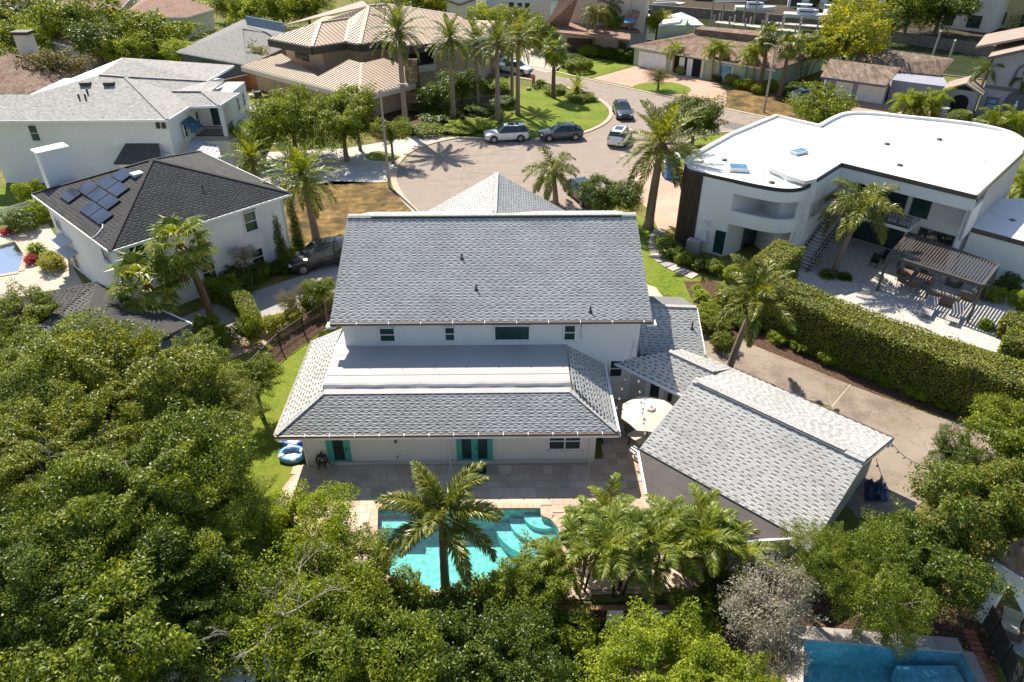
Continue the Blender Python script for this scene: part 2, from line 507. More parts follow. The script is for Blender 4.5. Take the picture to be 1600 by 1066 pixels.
def shingles(pts, mat, parent, course=.19, wmin=.14, wmax=.30, th=.007, fill=.55):
    """laminated shingles: thin full-width courses and raised tabs over them, every tab its own loose piece"""
    o, u, v, n, p2 = plane_frame(pts)
    V = []; F = []
    tmax = max(q[1] for q in p2)
    def piece(s0, s1, t0, t1, h0, h1):
        k = len(V)
        for s_, t_, h_ in ((s0, t0, h0), (s1, t0, h0), (s1, t1, h1), (s0, t1, h1), (s0, t0, .002), (s1, t0, .002)):
            V.append(o + u * s_ + v * t_ + n * h_)
        F.extend(((k, k + 1, k + 2, k + 3), (k + 4, k + 5, k + 1, k)))
    t = 0
    while t < tmax - .03:
        tm = min(t + course * .5, tmax - .01)
        for s0, s1 in spans(p2, tm):
            s = s0 - R.random() * .6
            while s < s1:                                   # unbroken upper band of the course
                w = R.uniform(.45, 1.0)
                a, b = max(s, s0), min(s + w, s1)
                if b - a > .02: piece(a, b, t + course * .40, t + course * 1.02, .012, .008)
                s += w
            s = s0 - R.random() * wmax * .5
            while s < s1:                                   # tabs below it, the dark layer between them also paints their shadow lines
                w = R.uniform(wmin, wmax)
                a, b = max(s, s0), min(s + w, s1)
                if b - a > .03: piece(a, b, t - .006, t + course * .41, .013 + R.random() * th, .0125)
                s += w + R.uniform(wmin, wmax) * (1 - fill) / fill
        t += course
    F2 = [i for f in F for i in f]
    off = world_loc(parent)
    me = fast_mesh('shingles', np.array([tuple(p - off) for p in V]), 4, F2)
    return tag(place('shingles', me, mat, parent), kind='stuff')

def seams(pts, mat, parent, gap=.45, w=.05, h=.05):
    """standing seams running up a metal roof plane"""
    o, u, v, n, p2 = plane_frame(pts)
    q2 = [(y, x) for x, y in p2]
    mb = MB()
    s = min(q[0] for q in p2) + gap * .5
    smax = max(q[0] for q in p2)
    while s < smax:
        for t0, t1 in spans(q2, s):
            if t1 - t0 > .1:
                a = o + u * s + v * t0 + n * (h * .5 + .002); b = o + u * s + v * t1 + n * (h * .5 + .002)
                mb.bar(a, b, w, h, up=n)
        s += gap
    return mb.build('seams', mat, parent, kind='stuff')

def cap_line(mb, p, q, w=.3, h=.035, lift=.05):
    p = Vector(p) + Vector((0, 0, lift)); q = Vector(q) + Vector((0, 0, lift))
    mb.bar(p, q, w, h)

def window(parent, c, w, h, deg, mat='white_paint', glass='window_glass', cols=1, rows=2, proud=.05, fr=.07, sill=True, name='window'):
    """framed window on a wall; deg = heading of the wall's outward normal; c = centre on the wall face"""
    nx, ny = math.cos(rad(deg)), math.sin(rad(deg)); tx, ty = -ny, nx
    rz = rad(deg + 90)
    def P(a, z, d): return (c[0] + tx * a + nx * d, c[1] + ty * a + ny * d, c[2] + z)
    mb = MB()
    for sgn in (-1, 1):
        mb.box(P(sgn * (w / 2 - fr / 2), 0, proud / 2), (fr, proud + .04, h), rz)
        mb.box(P(0, sgn * (h / 2 - fr / 2), proud / 2), (w - 2 * fr, proud + .038, fr), rz)
    for i in range(1, cols):
        mb.box(P(-w / 2 + w * i / cols, 0, proud / 2), (fr * .8, proud + .02, h - 2 * fr), rz)
    for i in range(1, rows):
        mb.box(P(0, -h / 2 + h * i / rows, proud / 2), (w - 2 * fr, proud + .016, fr * .7), rz)
    if sill:
        mb.box(P(0, -h / 2 - .04, .05), (w + .14, .16, .07), rz)
    f = mb.build(name, mat, parent)
    g = MB().box(P(0, 0, .012), (w - fr, .01, h - fr), rz)
    g.build('pane', glass, f)
    return f

def door(parent, c, w, h, deg, mat='teal_paint', glass='window_glass', leaves=1, lite=.62, proud=.05, name='door'):
    nx, ny = math.cos(rad(deg)), math.sin(rad(deg)); tx, ty = -ny, nx
    rz = rad(deg + 90)
    def P(a, z, d): return (c[0] + tx * a + nx * d, c[1] + ty * a + ny * d, c[2] + z)
    mb = MB()
    mb.box(P(-w / 2 - .05, h / 2 + .04, .03), (.1, .12, h + .08), rz).box(P(w / 2 + .05, h / 2 + .04, .03), (.1, .12, h + .08), rz).box(P(0, h + .04, .03), (w, .118, .08), rz)
    lw = w / leaves
    for i in range(leaves):
        a = -w / 2 + lw * (i + .5)
        st = lw * (1 - lite) / 2
        mb.box(P(a - lw / 2 + st / 2, h / 2, .03), (st, .05, h), rz).box(P(a + lw / 2 - st / 2, h / 2, .03), (st * .98, .05, h), rz)
        mb.box(P(a, .14, .03), (lw - 2 * st, .048, .28), rz).box(P(a, h - .09, .03), (lw - 2 * st, .048, .18), rz)
    d = mb.build(name, mat, parent)
    g = MB()
    for i in range(leaves):
        a = -w / 2 + lw * (i + .5)
        g.box(P(a, h / 2 + .05, .02), (lw * lite, .012, h - .46), rz)
    g.build('pane', glass, d)
    k = MB()
    k.box(P(w / 2 - lw * .1 if leaves == 1 else .06, 1.0, .085), (.035, .06, .16), rz)
    k.build('handle', 'black_metal', d)
    return d

def sheet(name, pts, z, mat, kind='structure', parent=None):
    return MB().poly([(p[0], p[1], z) for p in pts]).build(name, mat, parent, kind=kind)

def smooth_loop(pts, n=6):
    """closed Catmull-Rom through ground points"""
    out = []
    k = len(pts)
    P = [Vector((p[0], p[1])) for p in pts]
    for i in range(k):
        p0, p1, p2, p3 = P[i - 1], P[i], P[(i + 1) % k], P[(i + 2) % k]
        for j in range(n):
            t = j / n
            q = .5 * ((2 * p1) + (-p0 + p2) * t + (2 * p0 - 5 * p1 + 4 * p2 - p3) * t * t + (-p0 + 3 * p1 - 3 * p2 + p3) * t ** 3)
            out.append((q.x, q.y))
    return out

def smooth_line(pts, n=6):
    out = []
    P = [Vector((p[0], p[1])) for p in pts]
    P = [P[0] * 2 - P[1]] + P + [P[-1] * 2 - P[-2]]
    for i in range(1, len(P) - 2):
        p0, p1, p2, p3 = P[i - 1], P[i], P[i + 1], P[i + 2]
        for j in range(n):
            t = j / n
            q = .5 * ((2 * p1) + (-p0 + p2) * t + (2 * p0 - 5 * p1 + 4 * p2 - p3) * t * t + (-p0 + 3 * p1 - 3 * p2 + p3) * t ** 3)
            out.append((q.x, q.y))
    out.append((P[-2].x, P[-2].y))
    return out

def ribbon(mb, line, w, z0, z1):
    """kerb: a band of width w along a line, from z0 to z1"""
    L = [Vector((p[0], p[1])) for p in line]
    left = []; right = []
    for i, p in enumerate(L):
        d = (L[min(i + 1, len(L) - 1)] - L[max(i - 1, 0)]).normalized()
        nrm = Vector((-d.y, d.x)) * (w / 2)
        left.append(p + nrm); right.append(p - nrm)
    for i in range(len(L) - 1):
        mb.prism([right[i], right[i + 1], left[i + 1], left[i]], z0, z1)
    return mb

# ------------------------------------------------------------------ the setting
def sheet_holes(name, outer, holes, z, mat, kind='structure'):
    bm = bmesh.new()
    edges = []
    for loop in [outer] + holes:
        vs = [bm.verts.new((p[0], p[1], z)) for p in loop]
        for i in range(len(vs)):
            edges.append(bm.edges.new((vs[i], vs[(i + 1) % len(vs)])))
    bmesh.ops.triangle_fill(bm, use_beauty=True, use_dissolve=False, edges=edges)
    for f in bm.faces:
        if f.normal.z < 0: f.normal_flip()
    me = bpy.data.meshes.new(name)
    bm.to_mesh(me); bm.free()
    me.materials.append(MATS[mat])
    o = bpy.data.objects.new(name, me)
    link(o)
    return tag(o, kind=kind)

def inside(p, poly):
    c = False
    k = len(poly)
    for i in range(k):
        x0, y0 = poly[i][0], poly[i][1]; x1, y1 = poly[(i + 1) % k][0], poly[(i + 1) % k][1]
        if (y0 > p[1]) != (y1 > p[1]) and p[0] < x0 + (x1 - x0) * (p[1] - y0) / (y1 - y0):
            c = not c
    return c

def offset_loop(pts, d):
    out = []
    k = len(pts)
    area = sum(pts[i][0] * pts[(i + 1) % k][1] - pts[(i + 1) % k][0] * pts[i][1] for i in range(k))
    sg = 1 if area > 0 else -1
    for i in range(k):
        a, b, c = Vector(pts[i - 1][:2]), Vector(pts[i][:2]), Vector(pts[(i + 1) % k][:2])
        t = (c - a).normalized()
        out.append((b.x + t.y * d * sg, b.y - t.x * d * sg))
    return out

POOL = [p[:2] for p in ((-6.13, 23.06, 0), (1.32, 23.12, 0), (1.34, 22.67, 0), (1.75, 22.45, 0), (2.07, 21.92, 0), (2.17, 21.24, 0), (1.96, 20.44, 0), (1.33, 19.54, 0), (0.39, 18.81, 0), (-1.03, 18.56, 0), (-4.14, 18.63, 0), (-5.18, 19.38, 0), (-5.8, 20.64, 0))]
POOL2 = [p[:2] for p in ((10.5, 16.52, 0), (16.83, 15.93, 0), (16.73, 14.53, 0), (16.49, 13.49, 0), (9.58, 13.95, 0))]
SHORE = [p[:2] for p in ((-42.38, 220.82, 0), (0, 162.54, 0), (17.75, 132.71, 0), (31.37, 124.19, 0), (46.38, 113.53, 0), (58.54, 106.63, 0), (69.28, 100.09, 0), (86.08, 88.89, 0))]
FAR = [p[:2] for p in ((-22.4, 284.36, 0), (15.1, 186.54, 0), (27.38, 167.56, 0), (42.03, 160.13, 0), (55.31, 152.55, 0), (62.59, 142.33, 0), (69.83, 135.01, 0), (75.35, 128.33, 0), (82.78, 119.35, 0), (98.77, 104.37, 0))]
LAGOON = [p[:2] for p in ((-41.51, 48.67, 0), (-38.87, 51.11, 0), (-36.9, 48.88, 0), (-35.69, 46.1, 0), (-38.94, 44.65, 0))]

outer = [(-700, -60), (700, -60), (700, SHORE[-1][1])] + SHORE[::-1] + [(-700, SHORE[0][1] + 300)]
sheet_holes('ground', outer, [POOL, POOL2, LAGOON], 0, 'grass_dry')
far_land = FAR + [(700, FAR[-1][1]), (700, 1500), (-700, 1500), (-700, FAR[0][1] + 320)]
sheet('far_ground', far_land, 0, 'soil')
sheet('canal_water', [(-300, 60), (700, 60), (700, 900), (-300, 900)], -1.5, 'canal_water')
mb = MB()
ribbon(mb, SHORE, .5, -3, .12)
mb.build('near_seawall', 'seawall', kind='structure')
mb = MB()
ribbon(mb, FAR, .6, -3, .25)
mb.build('far_seawall', 'seawall', kind='structure')

# road and cul-de-sac
ROAD = [p[:2] for p in ((-8.02, 56.59, 0), (-9.62, 59.82, 0), (-10.96, 63.85, 0), (-11.35, 68.51, 0), (-10.54, 72.32, 0), (-8.69, 74.99, 0), (-5.89, 76.93, 0), (-2.76, 76.5, 0), (2.41, 76.28, 0), (7.02, 78.05, 0), (10.02, 81.33, 0), (11.62, 85.1, 0), (11.82, 88.89, 0), (10.6, 93.28, 0), (7.64, 97.73, 0), (4.37, 101.13, 0), (0.45, 104, 0), (-3.66, 106.63, 0), (-8.03, 110.6, 0), (-9.76, 114.83, 0), (-6.92, 116.6, 0), (-0.97, 113.96, 0), (4.66, 108.98, 0), (9.4, 104, 0), (16.82, 96.74, 0), (23.79, 90.31, 0), (30.01, 84.58, 0), (35.77, 79.89, 0), (42.75, 73.53, 0), (39.39, 67.78, 0), (32.73, 73.53, 0), (27.93, 77.6, 0), (24.15, 79.19, 0), (20.55, 77.38, 0), (17.03, 73.53, 0), (13.87, 68.51, 0), (10.87, 62.72, 0), (7.71, 57.82, 0), (4.19, 54.24, 0), (-1.03, 53.25, 0), (-5.24, 54.24, 0))]
RL = smooth_loop(ROAD, 5)
sheet('road', RL, .008, 'asphalt')
sheet('road_patch', [(24.83, 83.05, 0), (27.01, 81.33, 0), (25.99, 79.19, 0), (23.7, 80.84, 0)], .012, 'asphalt_patch')
mb = MB(); ribbon(mb, smooth_line([(-8.02, 56.59, 0), (-9.62, 59.82, 0), (-10.96, 63.85, 0), (-11.35, 68.51, 0), (-10.54, 72.32, 0), (-8.69, 74.99, 0), (-5.89, 76.93, 0), (-2.76, 76.5, 0)], 5), .55, 0, .10)
mb.build('kerb', 'kerb_concrete', kind='structure')
mb = MB(); ribbon(mb, smooth_line([(2.41, 76.28, 0), (7.02, 78.05, 0), (10.02, 81.33, 0), (11.62, 85.1, 0), (11.82, 88.89, 0), (10.6, 93.28, 0), (7.64, 97.73, 0), (4.37, 101.13, 0), (0.45, 104, 0)], 5), .5, 0, .10)
mb.build('kerb', 'kerb_concrete', kind='structure')
mb = MB(); ribbon(mb, smooth_line([(-0.97, 113.96, 0), (4.66, 108.98, 0), (9.4, 104, 0), (16.82, 96.74, 0), (23.79, 90.31, 0), (30.01, 84.58, 0), (35.77, 79.89, 0)], 5), .4, 0, .07)
mb.build('kerb', 'kerb_concrete', kind='structure')
mb = MB(); ribbon(mb, smooth_line([(27.93, 77.6, 0), (24.15, 79.19, 0), (20.55, 77.38, 0), (17.03, 73.53, 0), (13.87, 68.51, 0), (10.87, 62.72, 0), (7.71, 57.82, 0)], 5), .4, 0, .08)
mb.build('kerb', 'kerb_concrete', kind='structure')

# lawns, drives, beds
def patch(name, pts, z, mat, smooth=0):
    return sheet(name, smooth_loop(pts, smooth) if smooth else pts, z, mat)
patch('island_lawn', [(-7.12, 79.43, 0), (-4.43, 83.05, 0), (-0.82, 94.2, 0), (1.7, 98.06, 0), (5.53, 98.06, 0), (8.68, 94.83, 0), (11.1, 91.78, 0), (11.52, 88.33, 0), (11.31, 85.1, 0), (9.88, 82.06, 0), (7.09, 78.96, 0), (2.64, 77.16, 0), (-2.79, 77.38, 0)], .016, 'lawn', 4)
patch('paver_drive', [(-19.39, 62.72, 0), (-11.64, 64.01, 0), (-11.43, 66.37, 0), (-11.42, 69.99, 0), (-9.44, 74.36, 0), (-5.94, 77.6, 0), (-9.82, 78.05, 0), (-13.67, 75.63, 0), (-17.37, 73.53, 0), (-25.04, 72.32, 0), (-28.23, 69.99, 0), (-23.59, 63.04, 0)], .012, 'pale_pavers')
patch('lawn_strip', [(-14.86, 71.33, 0), (-13.9, 72.72, 0), (-11.73, 71.33, 0), (-10.44, 69.8, 0), (-12.78, 69.61, 0), (-14.24, 69.99, 0)], .02, 'lawn', 3)
patch('dry_lawn', [(-20.81, 61.48, 0), (-16.75, 64.18, 0), (-11.65, 63.69, 0), (-10.17, 60.57, 0), (-8.1, 56.32, 0), (-13.38, 55.14, 0), (-12.38, 46.6, 0), (-16.45, 46.6, 0)], .012, 'lawn_dry')
patch('left_drive', [(-12.47, 49.53, 0), (-14.76, 45.8, 0), (-20.1, 41.28, 0), (-23.84, 37.22, 0), (-22.14, 35.13, 0), (-18.3, 36.16, 0), (-15.16, 38.86, 0), (-11.4, 43.91, 0)], .014, 'grey_concrete')
patch('paver_strip', [(-11.4, 43.91, 0), (-15.16, 38.86, 0), (-19.09, 35.13, 0), (-17.6, 34.15, 0), (-14.34, 37.37, 0), (-11.07, 42.13, 0)], .018, 'pink_pavers')
patch('side_lawn', [(-10.38, 41.96, 0), (-11.88, 37.96, 0), (-14.79, 33.51, 0), (-19.37, 27.21, 0), (-18.51, 19.38, 0), (-12.12, 16.44, 0), (-10.75, 22.91, 0), (-10.42, 26.28, 0), (-8.3, 30.29, 0)], .02, 'lawn')
patch('fence_bed', [(-10.51, 42.65, 0), (-14.31, 37.22, 0), (-15.6, 32.59, 0), (-14.95, 32.23, 0), (-11.81, 38.56, 0), (-10.18, 41.28, 0)], .024, 'mulch')
patch('right_lawn', [(10.1, 57.13, 0), (11.85, 54.24, 0), (11.34, 51.81, 0), (10.66, 49.53, 0), (11.29, 47, 0), (13.58, 44.65, 0), (13.78, 39.1, 0), (12.01, 39.49, 0), (9.51, 44.65, 0), (7.72, 48.67, 0)], .016, 'lawn')
patch('garden_bed', [(12.13, 44.65, 0), (14.4, 44.65, 0), (15.79, 41.96, 0), (13.63, 36.16, 0), (12.29, 37.96, 0), (12.19, 41.28, 0)], .02, 'mulch')
patch('salmon_drive', [(11.57, 67.78, 0), (17.5, 67.78, 0), (14.52, 54.5, 0), (11.85, 53, 0), (11.73, 57.13, 0), (10.7, 61.48, 0)], .018, 'pink_pavers')
patch('corner_lawn', [(19.7, 78.28, 0), (24.09, 78.96, 0), (27.87, 77.38, 0), (32.73, 73.53, 0), (25.11, 68.14, 0), (16.15, 67.25, 0), (15.89, 70.95, 0)], .014, 'lawn')
patch('entry_walk', [(9.25, 44.47, 0), (10.03, 43.73, 0), (10.63, 40.94, 0), (8.4, 40.29, 0)], .022, 'pale_concrete')
patch('white_patio', [(19.03, 45.42, 0), (24.55, 53.25, 0), (31.49, 52.04, 0), (34.18, 41.96, 0), (29.59, 35.47, 0), (24.03, 39.49, 0)], .02, 'pale_pavers')
patch('hedge_bed', [(14.1, 37.96, 0), (19.06, 39.49, 0), (27.65, 30.29, 0), (26.11, 27.7, 0), (24.65, 28.59, 0), (19.14, 32.35, 0), (14.8, 36.16, 0)], .012, 'mulch')
patch('circle_drive', [(11.12, 103.27, 0), (17.36, 109.78, 0), (20.22, 113.1, 0), (26.86, 108.19, 0), (28.21, 102.91, 0), (27.94, 95.46, 0), (26.06, 88.89, 0), (23.83, 91.19, 0), (16.97, 97.73, 0)], .016, 'pink_pavers')
patch('drive_island', [(16.04, 98.39, 0), (18.12, 100.78, 0), (21.84, 101.13, 0), (23.65, 98.06, 0), (22.55, 95.14, 0), (19.18, 95.78, 0)], .022, 'lawn', 3)
patch('verge_lawn', [(5.87, 105.11, 0), (8.13, 112.26, 0), (12.77, 115.71, 0), (17.7, 112.26, 0), (11.19, 104, 0)], .014, 'lawn', 3)
patch('verge_dry', [(28.42, 98.06, 0), (38.03, 94.83, 0), (37.64, 86.96, 0), (33.8, 82.06, 0), (30.17, 85.1, 0), (26.13, 89.17, 0)], .014, 'lawn_dry')
patch('white_drive', [(1.87, 123.2, 0), (9.25, 121.73, 0), (6.63, 107.4, 0), (4.77, 107.02, 0), (1.14, 111.42, 0)], .014, 'pale_concrete')
patch('lilac_drive', [(38.65, 89.74, 0), (44.41, 97.4, 0), (47.18, 91.19, 0), (55.6, 77.16, 0), (52.48, 71.92, 0), (43.45, 74.99, 0), (37.67, 81.08, 0)], .014, 'pink_pavers')
patch('front_path', [(-5.24, 54.24, 0), (-1.03, 53.25, 0), (-1, 50.88, 0), (-5.57, 51.81, 0)], .012, 'grey_concrete')
patch('house_bed', [(-11.2, 77.83, 0), (-14.36, 75.63, 0), (-17.74, 83.05, 0), (-11.83, 89.74, 0), (-2.47, 94.2, 0), (0, 97.4, 0), (-0.82, 93.59, 0), (-4.41, 82.55, 0), (-7.09, 78.96, 0)], .012, 'mulch')
patch('shrub_soil', [(-5.94, 17.13, 0), (-6.21, 9.96, 0), (7.38, 9.96, 0), (10.11, 16.85, 0), (12.23, 20.37, 0), (7.18, 18.29, 0), (1.78, 17.99, 0)], .01, 'soil')
patch('tree_soil', [(-12.12, 16.44, 0), (-18.51, 19.38, 0), (-28.32, 31.41, 0), (-35.4, 31.41, 0), (-21.35, 9.96, 0), (-5.82, 9.96, 0), (-5.94, 17.13, 0)], .01, 'soil')
patch('leaf_bed', [(11.17, 18.75, 0), (16.92, 19.38, 0), (18.31, 17.55, 0), (17.83, 15.39, 0), (17.12, 16.04, 0), (10.53, 16.6, 0)], .016, 'mulch')
patch('tree_lawn', [(17.62, 25.38, 0), (18.35, 24.95, 0), (16.86, 22.91, 0), (15.41, 22.91, 0)], .018, 'lawn')
patch('house_lawn', [(-47.19, 63.04, 0), (-42.78, 61.48, 0), (-39.3, 57.13, 0), (-42.47, 55.14, 0)], .014, 'lawn')
sheet_holes('pool_terrace', [p[:2] for p in ((-46.56, 51.81, 0), (-39.96, 53, 0), (-38.14, 54.5, 0), (-27.71, 41.11, 0), (-37.06, 37.96, 0))], [LAGOON], .012, 'pale_concrete')

# aged concrete drive in two slabs with a joint between them
drive = empty('concrete_drive', (17.98, 30.29, 0), 0)
tag(drive, kind='structure')
MB().prism([(10.47, 37.96, 0), (13.93, 37.29, 0), (19.06, 32.53, 0), (17.33, 30.51, 0), (13.79, 32.59, 0), (9.55, 33.2, 0)], -.1, .03).build('slab', 'drive_concrete', drive)
MB().prism([(19.11, 32.47, 0), (22.26, 29.85, 0), (24.81, 28.59, 0), (24.62, 27.02, 0), (22.45, 25.73, 0), (18.02, 22.91, 0), (15.54, 22.52, 0), (14.2, 27.21, 0), (17.38, 30.45, 0)], -.1, .03).build('slab', 'drive_concrete', drive)

MB().bar((19.12, 32.5, 0.02), (17.3, 30.43, 0.02), .07, .03).build('joint', 'kerb_concrete', drive)

# swimming pool
def pool(name, outline, label, plaster, water, depth, steps=None, bench=None):
    cx = sum(p[0] for p in outline) / len(outline); cy = sum(p[1] for p in outline) / len(outline)
    root = empty(name, (cx, cy, 0), 0, label, 'swimming pool')
    mb = MB()
    k = len(outline)
    for i in range(k):
        p, q = outline[i], outline[(i + 1) % k]
        mb.poly([(p[0], p[1], .02), (q[0], q[1], .02), (q[0], q[1], -depth), (p[0], p[1], -depth)])
    mb.poly([(p[0], p[1], -depth) for p in outline])
    mb.build('basin', plaster, root)
    MB().poly([(p[0], p[1], -.09) for p in outline]).build('water', water, root)
    return root
pl = pool('swimming_pool', smooth_loop(POOL, 1), 'turquoise swimming pool with curved corner steps behind the white house', 'pool_plaster', 'pool_water', 1.35)
ctr = (1.46, 23.02, 0)
for i, (r, dpt) in enumerate(((.85, -.28), (1.45, -.52), (2.05, -.78))):
    arc = [(ctr[0], ctr[1])]
    pts = [(ctr[0] + r * math.cos(rad(a)) * 1.1, ctr[1] + r * math.sin(rad(a))) for a in range(180, 301, 12)]
    mb = MB().prism([(ctr[0] - .08, ctr[1] - .1)] + pts, -1.34, dpt)
    mb.build('step', 'pool_plaster', pl)
b = (-5.87, 22.91, 0)
MB().box((b[0] + .75, b[1] - .35, -.85), (1.7, .5, .9)).build('bench', 'pool_plaster', pl)
pl2 = pool('swimming_pool', POOL2, 'blue swimming pool at the lower right corner beside the screen fence', 'pool_plaster_blue', 'pool_water_blue', 1.5)
q = (15.02, 15.39, 0)
MB().box((q[0] + .5, q[1], -1.0), (2.2, .7, .9)).build('bench', 'pool_plaster_blue', pl2)
pl3 = pool('swimming_pool', LAGOON, 'green tinted pool corner at the left picture edge', 'pool_plaster', 'pool_water', 1.3)

# coping stones round the pools
def coping(loop, w, step, z, mat, parent, name='coping_stone'):
    k = len(loop)
    for i in range(k):
        p, q = Vector(loop[i][:2]), Vector(loop[(i + 1) % k][:2])
        d = q - p; L = d.length
        if L < .05: continue
        n = max(1, round(L / step)); d.normalize()
        nrm = Vector((d.y, -d.x))
        m = p + d * .01 + nrm * .05
        if inside((m.x, m.y), loop): nrm = -nrm
        for j in range(n):
            a = p + d * (L * j / n + .008); b_ = p + d * (L * (j + 1) / n - .008)
            MB().prism([a - nrm * .03, b_ - nrm * .03, b_ + nrm * w, a + nrm * w], -.02, z + R.uniform(0, .004)).build(name, mat, parent)
coping(POOL, .30, .34, .075, 'coping', pl)
coping(POOL2, .55, .9, .06, 'stone_slab', pl2)
coping(LAGOON, .35, 1.2, .06, 'coping', pl3)

# paved terrace round the main pool: travertine tiles laid in courses
PAT = [p[:2] for p in ((-10.34, 25.96, 0), (4.41, 26.19, 0), (5.29, 31.18, 0), (10.02, 31.07, 0), (9, 26.28, 0), (6.95, 26.28, 0), (6.69, 22.91, 0), (10.52, 21.06, 0), (7.24, 18.59, 0), (1.8, 18.38, 0), (-6.04, 17.7, 0), (-8.62, 20.03, 0), (-10.8, 23.3, 0), (-10.84, 24.31, 0))]
terrace = sheet_holes('patio', PAT, [offset_loop(POOL, .02)], .03, 'travertine_bed')
GF = Frame(0, 0, -43.1)
keep_out = offset_loop(POOL, .34)
tiles = []
y = 18.2
row = 0
while y < 31:
    h = (.46, .46, .62)[row % 3]
    x = -12 + R.random() * .5
    while x < 10.5:
        w = R.choice((.62, .46, .92, .62))
        cx, cy = x + w / 2, y + h / 2
        ga, gb = GF.inv((cx, cy))
        under_garage = gb > 19.9 and ga > -12.6 and gb < 31
        under_house = (-9.7 < cx < 3.8 and 26.05 < cy) or cy > 30.9
        if inside((cx, cy), PAT) and not inside((cx, cy), keep_out) and not under_garage and not under_house:
            tiles.append((cx, cy, w - .012, h - .012))
        x += w
    y += h; row += 1
me_tiles = {}
tiles.sort(key=lambda t: abs(t[1] - 24.0) + .2 * abs(t[0]))
rest = MB()
for i, (cx, cy, w, h) in enumerate(tiles):
    if i < 300:
        key = (round(w, 3), round(h, 3))
        if key not in me_tiles:
            me_tiles[key] = MB().box((0, 0, 0), (w, h, .05)).mesh('tile')
        place('tile', me_tiles[key], 'travertine', terrace, (cx, cy, .035 + R.uniform(-.002, .004)), (0, 0, 0))
    else:
        rest.box((cx, cy, .035 + R.uniform(-.002, .003)), (w, h, .05))
if rest.v:
    rest.build('outlying_tiles', 'travertine', terrace, kind='stuff')

# curved walk of stone slabs beside the cylindrical house
walk = empty('stepping_path', (11.25, 48.14, 0), 0)
tag(walk, kind='structure')
wl_ = smooth_line([(11.94, 53.25, 0), (11.26, 51.34, 0), (10.92, 49.31, 0), (11.15, 47.82, 0), (11.79, 46.7, 0), (12.55, 45.8, 0), (13.53, 44.84, 0)], 12)
acc = [0]
for i in range(1, len(wl_)): acc.append(acc[-1] + math.dist(wl_[i], wl_[i - 1]))
s = .3
while s < acc[-1] - .3:
    i = next(k for k in range(len(acc)) if acc[k] >= s)
    a = math.atan2(wl_[i][1] - wl_[i - 1][1], wl_[i][0] - wl_[i - 1][0])
    MB().box((wl_[i][0], wl_[i][1], .05), (.62, .95, .06), a + R.uniform(-.03, .03)).build('slab', 'stone_slab', walk)
    s += .74

# ------------------------------------------------------------------ the white two-storey house in the middle
M = Frame(0, 25.5, .8)
house = empty('white_house', M(-1, 10, 0), 0, 'white two-storey house with grey shingle gable roof in the centre', 'house')

def wall_prism(fr, a0, a1, b0, b1, z0, z1, name, mat, parent):
    return MB().prism([fr(a0, b0), fr(a1, b0), fr(a1, b1), fr(a0, b1)], z0, z1).build(name, mat, parent)

def gutter(parent, p, q, mat='gutter_brown', hangers=True):
    mb = MB().bar(p, q, .12, .12)
    g = mb.build('gutter', mat, parent)
    return g

# lower wing ------------------------------------------------------
wing = MB().prism([M(-10.05, .62), M(4.05, .62), M(4.05, 5.6), M(-10.05, 5.6)], 0, 2.42).build('wall', 'stucco_white', house)
MB().prism([M(-10.05, 5.6), M(-8.6, 5.6), M(-8.6, 7.6), M(-10.05, 7.6)], 0, 2.42).build('wall', 'stucco_white', house)
EZ = 2.46
e = dict(fl=M(-10.95, 0, EZ), fr=M(4.93, 0, EZ), rb=M(4.93, 5.53, EZ), lb=M(-10.95, 8.0, EZ),
         tl=M(-9.1, 2.05, 3.26), tr=M(2.88, 2.05, 3.26), trb=M(2.88, 5.53, 3.66), tlb=M(-9.1, 8.0, 3.3))
low = MB()
low.slab([e['fl'], e['fr'], e['tr'], e['tl']], .12)
low.slab([e['fr'], e['rb'], e['trb'], e['tr']], .12)
low.slab([e['lb'], e['fl'], e['tl'], e['tlb']], .12)
low_roof = low.build('roof', 'shingle_grey_base', house)
low_roof['label'] = 'low hip roof around the flat grey membrane'
for pl_ in ([e['fl'], e['fr'], e['tr'], e['tl']], [e['fr'], e['rb'], e['trb'], e['tr']], [e['lb'], e['fl'], e['tl'], e['tlb']]):
    shingles(pl_, 'shingle_grey', low_roof)
for p_, q_ in ((e['fl'], e['tl']), (e['fr'], e['tr'])):
    caps = MB(); cap_line(caps, p_, q_, .24)
    caps.build('hip_cap', 'shingle_grey_cap', low_roof)
# membrane: apron, a soft puffed fold, then strips lapped towards the wall
mem = MB()
n = 40
prof = [(1.98, 3.30), (2.30, 3.36), (2.36, 3.44), (2.43, 3.51), (2.56, 3.55), (3.4, 3.60), (5.53, 3.70)]
for i in range(n):
    for j in range(len(prof) - 1):
        q4 = []
        for ii, jj in ((i, j), (i + 1, j), (i + 1, j + 1), (i, j + 1)):
            a = -9.1 + (11.98) * ii / n
            wob = .05 * math.sin(ii * 1.3) + .035 * math.sin(ii * .47 + 1)
            b_, z_ = prof[jj]
            if jj in (2, 3): b_ += wob * .3
            q4.append(M(a, b_, z_))
        mem.poly(q4)
membrane = mem.build('flat_roof', 'membrane_grey', house, smooth=True)
MB().poly([M(-9.1, 5.5, 3.69), M(-8.55, 5.5, 3.69), M(-8.55, 8.0, 3.6), M(-9.15, 8.0, 3.32)]).poly([M(-9.1, 2.0, 3.3), M(-9.1, 2.56, 3.56), M(-9.1, 5.53, 3.69), M(-9.1, 8, 3.6), M(-9.16, 8, 3.31)]).build('roof_edge', 'membrane_grey', membrane)
MB().poly([M(2.88, 1.98, 3.3), M(2.98, 2.05, 3.28), M(2.98, 5.53, 3.66), M(2.88, 5.53, 3.70), M(2.88, 2.5, 3.57)]).build('roof_edge', 'membrane_grey', membrane)
laps = MB()
